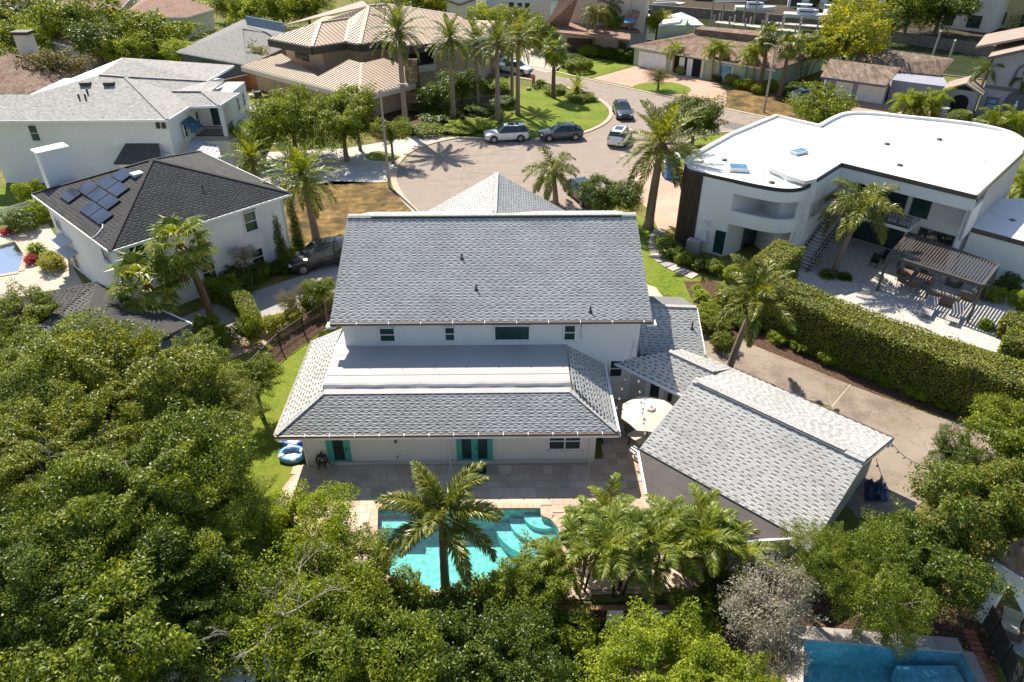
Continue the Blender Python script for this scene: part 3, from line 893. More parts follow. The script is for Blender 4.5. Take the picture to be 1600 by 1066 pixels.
for b_, z_ in ((3.1, 3.59), (3.9, 3.625), (4.7, 3.662)):
    laps.poly([M(-9.05, b_, z_ + .006), M(2.86, b_, z_ + .006), M(2.86, b_ + .03, z_ + .016), M(-9.05, b_ + .03, z_ + .016)])
    laps.poly([M(-9.05, b_ + .03, z_ + .016), M(2.86, b_ + .03, z_ + .016), M(2.86, b_ + .8, z_ + .04), M(-9.05, b_ + .8, z_ + .04)])
laps.build('lap', 'membrane_grey', membrane)
gutter(low_roof, M(-11.0, -.06, EZ - .06), M(4.98, -.06, EZ - .06))
gutter(low_roof, M(-11.02, 0, EZ - .06), M(-11.02, 8.0, EZ - .06))
gutter(low_roof, M(5.0, 0, EZ - .06), M(5.0, 5.5, EZ - .06), 'white_paint')
hang = MB()
for a in np.arange(-9.6, 4.6, 1.15): hang.box(M(a, -.075, EZ - .02), (.035, .17, .1))
hang.build('gutter_strap', 'white_metal', low_roof)
fas = MB().bar(M(-11.0, -.1, EZ - .17), M(4.98, -.1, EZ - .17), .06, .12).bar(M(5.05, -.1, EZ - .17), M(5.05, 5.5, EZ - .17), .05, .14)
fas.build('fascia', 'white_paint', low_roof)

# ground floor openings facing the pool
def on_wall(px): return px
FACE = -89.2
door(house, M(-8.35, .62, .05), .92, 2.05, FACE, lite=.56)
door(house, M(-1.8, .62, .05), 1.55, 2.05, FACE, leaves=2, lite=.60)
window(house, M(2.55, .62, 1.42), 1.62, 1.15, FACE, 'white_paint', 'window_glass', 2, 2, fr=.08)
for a in (-9.95, -3.0, 3.78):
    MB().tube([M(a, .52, 2.3), M(a, .50, .12), M(a, .38, .05)], .045, 8).build('downpipe', 'white_paint' if a > 0 else 'stucco_white', house)
MB().box(M(-3, .55, .12), (13.9, .05, .2), rad(.8)).build('plinth', 'stucco_cream', house)
trim = MB()
for a in (-7.55, -5.6, -3.05, -.75, 1.35): trim.box(M(a, .60, 1.25), (.09, .05, 2.3), rad(.8))
trim.build('wall_trim', 'stucco_white', house)
lamp_ = MB().lathe(M(-5.55, .50, 1.55), [(.02, -.1), (.06, -.06), (.07, .06), (.03, .11)], 8)
lamp_.build('wall_lamp', 'bronze_metal', house)
MB().box(M(-5.55, .55, .5), (.07, .06, .12)).build('outlet', 'grey_concrete', house)

# upper storey ------------------------------------------------------
MB().prism([M(-8.55, 5.54), M(6.66, 5.54), M(6.66, 18.4), M(-8.55, 18.4)], 0, 5.30).build('wall', 'stucco_white', house)
EU = 5.42; RZ = 8.12
u = dict(fl=M(-9.05, 5.08, EU), fr=M(7.15, 5.08, EU), rl=M(-9.05, 12.0, RZ), rr=M(7.15, 12.0, RZ), bl=M(-9.05, 18.9, EU), br=M(7.15, 18.9, EU))
top = MB().slab([u['fl'], u['fr'], u['rr'], u['rl']], .14).slab([u['br'], u['bl'], u['rl'], u['rr']], .14)
up_roof = top.build('roof', 'shingle_grey_base', house)
up_roof['label'] = 'large gable roof of grey laminated shingles'
shingles([u['fl'], u['fr'], u['rr'], u['rl']], 'shingle_grey', up_roof)
shingles([u['br'], u['bl'], u['rl'], u['rr']], 'shingle_grey', up_roof, course=.4)
MB().poly([M(-8.55, 5.54, 5.28), M(-8.55, 12, 7.95), M(-8.55, 18.4, 5.28)]).poly([M(6.66, 5.54, 5.28), M(6.66, 18.4, 5.28), M(6.66, 12, 7.95)]).build('gable', 'stucco_white', house)
for b_ in (11.86, 12.14):
    MB().bar(M(-9.05, b_, RZ + .03), M(7.15, b_, RZ + .03), .24, .03).build('ridge_cap', 'shingle_grey_cap', up_roof)
MB().bar(M(-7.7, 11.80, RZ + .02), M(6.3, 11.80, RZ + .02), .12, .10).build('ridge_vent', 'dark_trim', up_roof)
MB().bar(M(-7.7, 11.93, RZ + .085), M(6.3, 11.93, RZ + .085), .24, .03).build('ridge_vent', 'shingle_grey_cap', up_roof)
gutter(up_roof, M(-9.05, 5.0, EU - .06), M(7.15, 5.0, EU - .06))
hang = MB()
for a in np.arange(-7.7, 7.0, 1.6): hang.box(M(a, 4.985, EU - .02), (.035, .17, .1))
hang.build('gutter_strap', 'white_metal', up_roof)
for a in (-9.02, 7.12):
    for b_ in (5.0, 19):
        MB().bar(M(a, b_, EU - .26), M(a, 12, RZ - .26), .05, .2).build('rake_board', 'white_paint', up_roof)
for sg, a in ((-1, -9.0), (1, 7.1)):
    MB().box(M(a, 5.18, EU - .22), (.5, .5, .1)).build('eave_return', 'white_paint', up_roof)
# roof vents
def vent(parent, fr, a, b, z, h=.32):
    MB().tube([fr(a, b, z - .1), fr(a, b, z + h)], .045, 8).lathe(fr(a, b, z - .02), [(.14, 0), (.05, .09)], 8).build('vent_pipe', 'dark_trim', parent)
def roof_z(b): return EU + (RZ - EU) * (b - 5.08) / 6.92
vent(up_roof, M, -2.55, 9.0, roof_z(9.0)); vent(up_roof, M, -1.75, 7.0, roof_z(7.0)); vent(up_roof, M, 4.05, 5.6, roof_z(5.6))
window(house, M(-6.33, 5.54, 4.40), .86, .90, FACE, 'white_paint', 'green_glass')
window(house, M(-3.12, 5.54, 4.42), .58, .90, FACE, 'white_paint', 'green_glass')
window(house, M(.08, 5.54, 4.45), 1.88, .95, FACE, 'white_paint', 'green_glass', 1, 1)
window(house, M(3.05, 5.54, 4.45), .66, 1.0, FACE, 'white_paint', 'green_glass')
window(house, M(5.62, 5.54, 2.15), .75, 1.15, FACE, 'white_paint', 'window_glass')
MB().tube([M(3.68, 5.44, 5.2), M(3.68, 5.46, 4.1)], .05, 8).build('downpipe', 'white_metal', house)
# front wing with a hipped roof, seen over the ridge
hx = -1.05
MB().prism([(hx - 5.0, 42), (hx + 5.0, 42), (hx + 5.0, 46.3), (hx - 5.0, 46.3)], 0, 4.3).build('wall', 'stucco_white', house)
MB().poly([(hx - 5.0, 46.3, 4.25), (hx + 5.0, 46.3, 4.25), (hx, 46.3, 7.1)]).build('gable', 'stucco_white', house)
g0, g1, g2, g3 = (hx - 5.5, 46.6, 4.1), (hx - 5.5, 42.5, 4.1), (hx, 38.5, 7.25), (hx, 46.6, 7.25)
k0, k1 = (hx + 5.5, 42.5, 4.1), (hx + 5.5, 46.6, 4.1)
fw_roof = MB().slab([g0, g1, g2, g3], .12).slab([k0, k1, g3, g2], .12).build('roof', 'shingle_grey_base', house)
fw_roof['label'] = 'small gable roof rising behind the main ridge'
shingles([g0, g1, g2, g3], 'shingle_grey', fw_roof)
shingles([k0, k1, g3, g2], 'shingle_grey', fw_roof)
MB().bar((hx, 40, 7.29), (hx, 46.6, 7.29), .30, .03).build('ridge_cap', 'shingle_grey_cap', fw_roof)

# ------------------------------------------------------------------ garage and its breezeway, turned about 43 degrees
G_ = GF
gar = empty('garage', G_(-8.3, 26, 0), 0, 'grey shingled garage turned askew, joined to the white house by a breezeway', 'garage')
MB().prism([G_(-12.0, 22.2), G_(-4.75, 22.2), G_(-4.75, 29.8), G_(-12.0, 29.8)], 0, 2.45).build('wall', 'stucco_grey', gar)
MB().poly([G_(-4.75, 22.2, 2.44), G_(-4.75, 29.8, 2.44), G_(-4.75, 26, 3.86)]).poly([G_(-12, 22.2, 2.44), G_(-12, 26, 3.86), G_(-12, 29.8, 2.44)]).build('gable', 'stucco_grey', gar)
gn = dict(nl=G_(-12.45, 21.75, 2.48), nr=G_(-4.35, 21.2, 2.28), rr=G_(-4.35, 26.0, 4.06), rl=G_(-12.45, 26.0, 4.06), fl=G_(-12.45, 30.3, 2.48), fr_=G_(-4.35, 30.3, 2.48))
nr = G_(-4.35, 21.75, 2.48)
gr = MB().slab([gn['nl'], nr, gn['rr'], gn['rl']], .13).slab([gn['fr_'], gn['fl'], gn['rl'], gn['rr']], .13)
gr.slab([G_(-5.1, 21.3, 2.31), G_(-4.35, 21.3, 2.31), nr, G_(-5.1, 21.75, 2.48)], .1)
g_roof = gr.build('roof', 'shingle_grey_base', gar)
shingles([gn['nl'], nr, gn['rr'], gn['rl']], 'shingle_grey', g_roof)
shingles([gn['fr_'], gn['fl'], gn['rl'], gn['rr']], 'shingle_grey', g_roof)
shingles([G_(-5.1, 21.3, 2.31), G_(-4.35, 21.3, 2.31), nr, G_(-5.1, 21.75, 2.48)], 'shingle_grey', g_roof)
for b_ in (25.87, 26.14):
    MB().bar(G_(-12.45, b_, 4.09), G_(-4.35, b_, 4.09), .24, .03).build('ridge_cap', 'shingle_grey_cap', g_roof)
MB().bar(G_(-12.2, 25.82, 4.08), G_(-5.2, 25.82, 4.08), .1, .10).build('ridge_vent', 'dark_trim', g_roof)
MB().bar(G_(-12.2, 25.94, 4.14), G_(-5.2, 25.94, 4.14), .22, .03).build('ridge_vent', 'shingle_grey_cap', g_roof)
for p_, q_ in ((G_(-4.38, 21.2, 2.05), G_(-4.38, 26, 3.82)), (G_(-4.38, 30.3, 2.24), G_(-4.38, 26, 3.82)), (G_(-12.42, 21.8, 2.26), G_(-12.42, 26, 3.82))):
    MB().bar(p_, q_, .05, .2).build('rake_board', 'white_paint', g_roof)
gutter(g_roof, G_(-12.4, 30.38, 2.42), G_(-4.3, 30.38, 2.42), 'gutter_brown')
MB().box(G_(-4.45, 30.1, 2.28), (.3, .5, .12), G_.t).build('eave_return', 'white_paint', g_roof)
window(gar, G_(-4.75, 24.0, 1.4), .5, .9, -43.1, 'white_paint')
# lean-to under a dark membrane on the pool side
lean = MB().slab([G_(-12.40, 21.72, 2.40), G_(-5.05, 21.72, 2.40), G_(-7.1, 19.66, 2.28), G_(-10.5, 19.62, 2.28)], .10)
lo = lean.build('lean_to_roof', 'membrane_dark', gar)
lp = MB()
for b_ in (20.3, 20.9, 21.4):
    w0 = -10.5 - 1.9 * (b_ - 19.62) / 2.1; w1 = -7.1 + 2.05 * (b_ - 19.66) / 2.06
    z_ = 2.28 + .12 * (b_ - 19.64) / 2.08
    lp.poly([G_(w0, b_, z_ + .004), G_(w1, b_, z_ + .004), G_(w1, b_ + .05, z_ + .012), G_(w0, b_ + .05, z_ + .012)])
lp.build('lap', 'membrane_dark', lo)
fa = MB().bar(G_(-12.46, 21.66, 2.34), G_(-10.54, 19.56, 2.22), .10, .17).bar(G_(-10.54, 19.56, 2.22), G_(-7.08, 19.60, 2.22), .10, .17).bar(G_(-7.08, 19.60, 2.22), G_(-5.0, 21.70, 2.34), .10, .17)
fa.build('fascia', 'white_paint', lo)
MB().prism([G_(-11.9, 21.9), G_(-5.2, 21.9), G_(-6.9, 20.3), G_(-10.3, 20.2)], 0, 2.2).build('wall', 'stucco_grey', gar)
# breezeway: narrow gable along the same axis, and a short cross gable against the house
x = dict(e0=G_(-17.35, 26.55, 2.5), e1=G_(-12.45, 26.55, 2.5), r1=G_(-12.45, 28.1, 3.42), r0=G_(-15.1, 28.1, 3.42))
bw = MB().slab([x['e0'], x['e1'], x['r1'], x['r0']], .11)
A_l, A_r = (6.9, 35.0, 3.75), (10.38, 34.75, 3.75)
B_l, B_r = (6.9, 31.72, 2.64), (10.35, 31.47, 2.64)
bw.slab([B_l, B_r, A_r, A_l], .11)
bw.slab([A_r, (10.38, 37.9, 2.6), (6.9, 38.15, 2.6), A_l], .11)
bw.slab([G_(-12.45, 30.3, 2.48), G_(-15.2, 30.3, 2.48), x['r0'], x['r1']], .11)
b_roof = bw.build('breezeway_roof', 'shingle_grey_base', gar)
shingles([x['e0'], x['e1'], x['r1'], x['r0']], 'shingle_grey', b_roof)
shingles([B_l, B_r, A_r, A_l], 'shingle_grey', b_roof)
shingles([G_(-12.45, 30.3, 2.48), G_(-15.2, 30.3, 2.48), x['r0'], x['r1']], 'shingle_grey', b_roof)
for p_, q_ in ((A_l, A_r), (x['r0'], x['r1'])):
    cp = MB(); cap_line(cp, p_, q_, .28)
    cp.build('ridge_cap', 'shingle_grey_cap', b_roof)
MB().bar((10.42, 34.7, 3.68), (10.34, 31.6, 2.66), .05, .18).build('rake_board', 'white_paint', b_roof)
gutter(b_roof, Vector(x['e0']) + Vector((-.05, -.05, -.08)), Vector(x['e1']) + Vector((-.05, -.05, -.08)), 'white_paint')
vp = Vector((9.9, 33.3, 3.3))
MB().tube([vp - Vector((0, 0, .2)), vp + Vector((0, 0, .35))], .045, 8).lathe(vp + Vector((0, 0, -.06)), [(.14, 0), (.05, .09)], 8).build('vent_pipe', 'dark_trim', b_roof)
MB().prism([G_(-16.6, 27.1), G_(-12.2, 27.1), G_(-12.2, 29.8), G_(-16.0, 29.8)], 0, 2.46).build('wall', 'stucco_cream', gar)
MB().prism([(6.7, 32.2), (9.9, 32.0), (9.9, 37.4), (6.7, 37.6)], 0, 2.6).build('wall', 'stucco_white', gar)
door(gar, G_(-15.05, 27.1, .05), .9, 2.05, -133.1, 'white_paint', 'window_glass')
door(gar, G_(-13.05, 27.1, .05), .9, 2.05, -133.1, 'white_paint', 'window_glass', lite=.7)
MB().box(G_(-14.1, 27.0, 1.55), (.2, .12, .42), G_.t).build('wall_lamp', 'black_metal', gar)

# ------------------------------------------------------------------ festoon lights over the yard
def festoon(p, q, sag, n, label, gauge=.008):
    p, q = Vector(p), Vector(q)
    root = empty('string_lights', ((p + q) / 2).to_tuple(), 0, label, 'string lights', 'strings of festoon bulbs')
    pts = []
    for i in range(25):
        t = i / 24
        v_ = p.lerp(q, t); v_.z -= sag * 4 * t * (1 - t)
        pts.append(v_)
    MB().tube(pts, gauge, 5).build('cable', 'black_metal', root)
    for i in range(n):
        t = (i + .5) / n
        v_ = p.lerp(q, t); v_.z -= sag * 4 * t * (1 - t)
        bl = MB().lathe((v_.x, v_.y, v_.z - .15), [(.004, 0), (.05, .03), (.055, .07), (.03, .11), (.024, .15)], 8)
        bl.build('bulb', 'white_metal', root, smooth=True)
    return root
festoon(M(6.4, 5.4, 4.0), M(4.6, .2, 2.5), .35, 9, 'festoon bulbs strung from the white wall to the low eave')
festoon(M(6.5, 5.4, 3.9), G_(-12.2, 22.0, 2.55), .30, 10, 'festoon bulbs strung from the white wall over the umbrella to the garage')
festoon(G_(-4.4, 30.2, 2.35), (19.23, 23.29, 2.2), .45, 8, 'dark festoon bulbs from the garage corner across the concrete drive', .014)
festoon(G_(-4.4, 28.4, 2.5), (16.4, 20.84, 2.2), .4, 6, 'dark festoon bulbs from the garage gable into the tree', .014)

# ------------------------------------------------------------------ neighbour: white house with dark pyramid roof and solar panels
LF = Frame(-24.05, 38.7, 47)
lh = empty('white_house', LF(6, 6.5, 0), 0, 'white house under a dark shingle pyramid roof with solar panels', 'house')
MB().prism([LF(.5, .5), LF(12.0, .5), LF(12.0, 12.7), LF(.5, 12.7)], 0, 5.2).build('wall', 'stucco_white', lh)
lc = [LF(0, 0, 5.3), LF(12.5, 0, 5.3), LF(12.5, 13.2, 5.3), LF(0, 13.2, 5.3)]
la = LF(6.25, 6.6, 7.75)
mb = MB()
for i in range(4): mb.slab([lc[i], lc[(i + 1) % 4], la], .12)
lr = mb.build('roof', 'shingle_dark_cap', lh)
for i in range(4): shingles([lc[i], lc[(i + 1) % 4], la], 'shingle_dark', lr, course=.24)
for i in range(4):
    mb = MB(); cap_line(mb, lc[i], la, .26); mb.build('hip_cap', 'shingle_dark_cap', lr)
    mb = MB().bar(Vector(lc[i]) - Vector((0, 0, .08)), Vector(lc[(i + 1) % 4]) - Vector((0, 0, .08)), .14, .16); mb.build('gutter', 'white_paint', lr)
# solar panels on the plane between corners 3 and 0
o_, u_, v_, n_, _p = plane_frame([lc[3], lc[0], la])
def roof_pt(s, t, h): return o_ + u_ * s + v_ * t + n_ * h
pw, ph = 1.65, 1.0
SUv = []
for row, cols in ((0, (0, 2, 3)), (1, (0.4, 1.4, 2.4)), (2, (1.0, 2.0)), (3, (1.2,))):
    for c_ in cols:
        SUv.append((row, c_))
ang_u = math.atan2(u_.y, u_.x)
for row, c_ in SUv:
    s0 = 3.15 + c_ * 1.72; t0 = .95 + row * 1.06
    k = MB()
    P = [roof_pt(s0 + a, t0 + b_, .14) for a, b_ in ((0, 0), (pw, 0), (pw, ph), (0, ph))]
    k.slab([tuple(p) for p in P], .12, tuple(-n_))
    fr_ = k.build('solar_panel', 'black_metal', lh)
    g = MB().poly([tuple(roof_pt(s0 + a, t0 + b_, .146)) for a, b_ in ((.03, .03), (pw - .03, .03), (pw - .03, ph - .03), (.03, ph - .03))])
    g.build('cell_glass', 'solar_glass', fr_)
cond = [roof_pt(8.6, 1.2, .05), roof_pt(9.6, 1.3, .05), roof_pt(10.4, .9, .05), roof_pt(10.7, .3, .05), roof_pt(10.6, -.05, .03)]
MB().tube(cond, .035, 6).build('conduit', 'white_paint', lr)
sk = roof_pt(7.2, 5.2, .1)
MB().box(tuple(sk), (.7, .7, .18), ang_u).build('skylight', 'metal_pale', lr)
for s_, t_ in ((5.0, .6),):
    pass
pv = Vector(LF(7.5, 2.6, 6.35)); MB().tube([pv, pv + Vector((0, 0, .35))], .05, 6).build('vent_pipe', 'dark_trim', lr)
WL = (-24.07, 39.41)
for px_c, w, h in (((-23.27, 40.27, 4.39), 1.05, 1.35), ((-18.07, 45.85, 4.06), 1.0, 1.5), ((-18.1, 45.81, 1.33), 1.0, 1.35), ((-20.56, 43.17, 1.6), 1.0, 1.35)):
    window(lh, px_c, w, h, -43, 'white_paint', 'green_glass')
ac = (-18.01, 45.9, 4.84)
arch = MB()
pa = [(.5 * math.cos(rad(t)), .42 * math.sin(rad(t))) for t in range(0, 181, 20)]
cth, sth = math.cos(rad(47)), math.sin(rad(47))
arch.poly([(ac[0] + x * cth + .02 * sth, ac[1] + x * sth - .02 * cth, ac[2] + z) for x, z in pa]).build('arch_pane', 'green_glass', lh)
for c_, w, h in (((-31.98, 46.79, 3.45), 1.1, .9), ((-25.72, 40.95, 3.96), 1.1, 1.1)):
    window(lh, c_, w, h, 227, 'white_paint', 'window_glass', 2, 1)
d_ = (-31.7, 46.53, -0.6)
door(lh, (d_[0], d_[1], .05), 2.2, 2.1, 227, 'white_paint', 'window_glass', leaves=2, lite=.7)
for c_, w in (((-31.39, 46.24, 2.62), 2.2), ((-31.27, 46.12, 1.88), 2.6)):
    nx_, ny_ = math.cos(rad(227)), math.sin(rad(227)); tx_, ty_ = -ny_, nx_
    P = [(c_[0] + tx_ * a + nx_ * d, c_[1] + ty_ * a + ny_ * d, c_[2] + z) for a, d, z in ((-w / 2, 0, .12), (w / 2, 0, .12), (w / 2, .8, -.1), (-w / 2, .8, -.1))]
    MB().slab(P, .08).build('awning', 'metal_pale', lh)
MB().tube([LF(11.9, .42, 5.1), LF(11.9, .42, .2)], .05, 8).build('downpipe', 'white_paint', lh)
MB().tube([LF(.6, .42, 5.1), LF(.6, .42, .2)], .05, 8).build('downpipe', 'white_paint', lh)
# low shingled extension towards the trees
ex = MB().slab([(-18.38, 34.93, 2.6), (-26.29, 39.9, 2.6), (-30.78, 37.31, 2.7), (-32.79, 35.12, 2.7), (-22.4, 30.67, 3.9), (-18.98, 30.38, 3.9)], .12)
ex_r = ex.build('extension_roof', 'shingle_dark_cap', lh)
shingles([(-18.38, 34.93, 2.6), (-26.29, 39.9, 2.6), (-25.29, 32.2, 3.7), (-19.16, 30.67, 3.7)], 'shingle_dark', ex_r, course=.26)
shingles([(-32.79, 35.12, 2.7), (-25.23, 32.12, 3.75), (-26.23, 39.8, 2.65)], 'shingle_dark', ex_r, course=.26)
MB().bar((-18.37, 34.87, 2.55), (-26.31, 39.9, 2.55), .12, .16).build('gutter', 'white_paint', ex_r)
# chimney behind the left corner
ch = MB().box(LF(2.2, 13.75, 3.9), (1.9, 1.0, 7.8), LF.t)
ch.build('chimney', 'stucco_white', lh)
MB().box(LF(2.2, 13.75, 7.9), (2.15, 1.25, .14), LF.t).build('chimney_cap', 'white_paint', lh)

# ------------------------------------------------------------------ big white house behind it
fl = empty('white_house', (-49.01, 80.6, 0), 0, 'large white house with taupe shingle hip roof and corner balcony, upper left', 'house')
def roof_part(parent, name, polys, shing, base, course=.3, th=.14):
    mb = MB()
    for p in polys: mb.slab(p, th)
    r = mb.build(name, base, parent)
    for p in polys: shingles(p, shing, r, course=course, wmin=.2, wmax=.5)
    return r
E0, E1, E2, E3, E4 = (-49.45, 62.48, 6.1), (-30.05, 62.86, 6.1), (-29.74, 67.09, 6.1), (-27.1, 67.3, 6.1), (-26.64, 71.83, 6.1)
R1, R2, R3 = (-35.82, 68.82, 8.31), (-38.28, 69.08, 8.42), (-43.36, 66.13, 7.39)
V1, V2 = (-31.99, 69.13, 6.91), (-29.22, 69.26, 6.87)
T0, T1, T2 = (-37.75, 73.2, 9.08), (-29.65, 79.91, 6.9), (-30.13, 73.04, 6.9)
fr_ = MB()
for p in ([E0, E1, R1, R2, R3, (-51.24, 66.04, 7.41)], [E1, E2, V1, R1], [E2, E3, V2, V1], [E3, E4, (-28.6, 70, 6.74), V2], [V1, V2, (-28.6, 70, 6.74), (-29.22, 74.86, 6.4), T2], [V1, T2, R1], [T2, T1, T0, R2], [T2, R2, R1]):
    fr_.slab(p, .14)
fr_ = fr_.build('roof', 'shingle_taupe_far', fl)
for p, q in ((E1, R1), (R1, T2), (V1, V2), (E3, V2), (R1, R2)):
    mb = MB(); cap_line(mb, p, q, .3); mb.build('hip_cap', 'shingle_taupe_far', fr_)
for p, q in ((E0, E1), (E1, E2), (E2, E3), (E3, E4), (T1, T2)):
    MB().bar(Vector(p) - Vector((0, 0, .1)), Vector(q) - Vector((0, 0, .1)), .14, .2).build('fascia', 'white_paint', fr_)
MB().slab([R2, T0, R3], .1).build('rear_slope', 'white_paint', fr_)
MB().prism([(-47, 63.7), (-30.6, 63.7), (-30.3, 68.3), (-30.3, 78), (-47, 78)], 0, 6.0).build('wall', 'stucco_white', fl)
MB().prism([(-30.3, 70.4), (-27.6, 70.4), (-27.6, 76.5), (-30.3, 76.5)], 0, 6.0).build('wall', 'stucco_white', fl)
MB().prism([(-30.3, 68.0), (-27.1, 68.0), (-27.1, 70.4), (-30.3, 70.4)], 2.6, 3.0).build('balcony_floor', 'grey_concrete', fl)
for x_, y_ in ((-27.35, 68.2), (-27.35, 70.2)):
    MB().box((x_, y_, 3.0), (.35, .35, 6.0)).build('post', 'stucco_white', fl)
rl = MB()
for x_ in np.arange(-30.2, -27.5, .16): rl.box((x_, 68.08, 3.45), (.03, .03, .9))
for z_ in (3.05, 3.92): rl.bar((-30.3, 68.08, z_), (-27.4, 68.08, z_), .05)
for y_ in np.arange(68.3, 70.2, .16): rl.box((-27.2, y_, 3.45), (.03, .03, .9))
for z_ in (3.05, 3.92): rl.bar((-27.2, 68.1, z_), (-27.2, 70.2, z_), .05)
rl.build('railing', 'black_metal', fl)
MB().prism([(-30.3, 67.9), (-27.1, 67.9), (-27.1, 70.4), (-30.3, 70.4)], 0, 2.58).build('wall', 'stucco_white', fl)
window(fl, (-42.66, 63.7, 4.66), .85, 1.5, -90, 'white_paint', 'green_glass')
window(fl, (-30.3, 69.4, 4.2), .8, 1.5, 0, 'white_paint', 'window_glass')
window(fl, (-28.9, 70.4, 4.2), .9, 1.8, -90, 'white_paint', 'window_glass', rows=1)
window(fl, (-30.28, 66.2, 4.1), .7, 1.2, 0, 'white_paint', 'window_glass')
window(fl, (-30.28, 67.4, 4.1), .7, 1.2, 0, 'white_paint', 'window_glass')
window(fl, (-27.6, 73.4, 4.6), .6, 1.3, 0, 'white_paint', 'window_glass')
window(fl, (-27.6, 75.2, 4.6), .6, 1.3, 0, 'white_paint', 'window_glass')
for y_ in (66.2, 67.4):
    MB().slab([(-30.25, y_ - .5, 5.0), (-30.25, y_ + .5, 5.0), (-29.3, y_ + .5, 4.1), (-29.3, y_ - .5, 4.1)], .05).build('awning', 'awning_blue', fl)
for x_ in (-31.4, -30.9):
    MB().bar((x_, 63.66, 5.95), (x_, 63.55, 5.1), .14, .3).build('bracket', 'dark_trim', fl)
P = [(-29.3, 62.22, 3), (-26.08, 62.75, 2.7), (-27.2, 65.22, 3), (-29.98, 66.6, 3.4)]
m_ = MB().slab(P, .1).build('porch_roof', 'metal_pale', fl); seams(P, 'metal_pale', m_, .4)
MB().slab([(-28.15, 69.01, 3.2), (-25.97, 72.86, 2.8), (-26.67, 78.69, 2.8), (-29.87, 79.23, 3.2)], .12).build('porch_roof', 'metal_pale', fl)
MB().prism([(-34.5, 61.2), (-31.0, 61.2), (-31.0, 63.65), (-34.5, 63.65)], 0, 2.9).build('wall', 'stucco_white', fl)
sp = [(-34.8, 60.8, 2.9), (-30.6, 60.8, 2.9), (-31.8, 63.6, 3.7), (-34.8, 63.6, 3.7)]
s_r = MB().slab(sp, .12).build('porch_roof', 'shingle_dark_cap', fl); shingles(sp, 'shingle_dark', s_r, course=.3)
for c_ in ((-38.95, 67.56, 7.87), (-36.8, 67.58, 7.87)):
    MB().box((c_[0], c_[1], c_[2] + .12), (.9, .5, .28), .1).build('roof_vent', 'dark_trim', fr_)
for c_ in ((-38.8, 65.64, 7.17), (-38.23, 65.64, 7.17), (-38.33, 66.37, 7.44)):
    MB().tube([c_, (c_[0], c_[1], c_[2] + .4)], .09, 8).build('vent_pipe', 'dark_trim', fr_)

# ------------------------------------------------------------------ modern house of stone and standing-seam metal
tn = empty('stone_house', (-17.96, 104.37, 0), 0, 'modern tan stone house with standing-seam metal hip roofs', 'house')
A, B, C, D, E, F_, G1, H1 = (-30.6, 96, 6.6), (-23.96, 90.97, 6.6), (-20.49, 94.01, 6.6), (-18.49, 92.46, 6.6), (-16.12, 94.79, 6.6), (-12.18, 91.71, 6.6), (-8.28, 94.01, 6.6), (-2.27, 96.81, 6.6)
K1, K2, P1, P2, P0, Q1 = (-24.23, 97.67, 8.18), (-20.92, 100.68, 8.22), (-19.02, 103.86, 9.2), (-16.81, 105.59, 9.1), (-19.87, 104.7, 9.7), (-7.08, 101.15, 8.45)
tpl = [[A, B, K1], [A, K1, P1], [K1, K2, P1], [B, C, K2, K1], [C, D, P1, K2], [D, E, P2, P1], [E, F_, P2], [F_, H1, Q1, (-16.12, 101.22, 9.74)], [F_, G1, H1], [(-30.21, 101.24, 7.2), P1, P0]]
mb = MB()
for p in tpl: mb.slab(p, .12)
t_roof = mb.build('roof', 'metal_tan', tn)
for p in tpl[:9]: seams(p, 'metal_tan', t_roof, .55, .07, .07)
for p, q in ((B, K1), (C, K2), (K1, K2), (D, P1), (P1, P2), (F_, P2), (P2, Q1)):
    mb = MB(); cap_line(mb, p, q, .45, .08, .06); mb.build('ridge_cap', 'metal_tan', t_roof)
for p, q in ((A, B), (B, C), (C, D), (D, E), (E, F_), (F_, G1), (G1, H1)):
    MB().bar(Vector(p) - Vector((0, 0, .52)), Vector(q) - Vector((0, 0, .52)), .3, .8).build('fascia', 'dark_trim', t_roof)
def shrink(p, k, c): return (p[0] + (c[0] - p[0]) * k, p[1] + (c[1] - p[1]) * k)
tc = (-20.82, 114.19, 5)
foot = [shrink(p, .13, tc) for p in (A, B, C, D, E, F_, G1, H1)] + [(-2, 112), (-28, 116)]
MB().prism(foot, 0, 6.0).build('wall', 'travertine_wall', tn)
L0, L1, L2 = (-34.65, 95.99, 3.3), (-16.94, 81.2, 3.3), (-11.18, 87.45, 3.3)
lpl = [[L0, L1, (-18.05, 90.54, 4.79), (-20.02, 92.43, 4.83), (-23.09, 88.56, 3.7), (-29.84, 97.99, 4.37)], [L1, L2, (-11.26, 90.63, 3.81), (-15.75, 92.78, 4.91), (-17.97, 90.16, 4.88)]]
mb = MB()
for p in lpl: mb.slab(p, .14)
l_roof = mb.build('lower_roof', 'metal_tan', tn)
for p in lpl: seams(p, 'metal_tan', l_roof, .5, .07, .07)
mb = MB(); cap_line(mb, L1, (-18.05, 90.54, 4.79), .4, .08, .06); mb.build('ridge_cap', 'metal_tan', l_roof)
for p, q in ((L0, L1), (L1, L2)):
    MB().bar(Vector(p) - Vector((0, 0, .36)), Vector(q) - Vector((0, 0, .36)), .25, .55).build('fascia', 'fascia_tan', l_roof)
lw = [shrink(p, .08, tc) for p in (L0, L1, L2)] + [(-13.43, 108.19, 0)[:2], (-12, 100), (-28, 105)]
MB().prism(lw, 0, 2.95).build('wall', 'travertine_wall', tn)
def wall_between(parent, p, q, t0, t1, z0, z1, name, mat, out=.06):
    p, q = Vector(p[:2]), Vector(q[:2]); d = q - p; n2 = Vector((d.y, -d.x)).normalized() * out
    a, b_ = p + d * t0 + n2, p + d * t1 + n2
    MB().prism([a, b_, b_ - n2 * 1.4, a - n2 * 1.4], z0, z1).build(name, mat, parent)
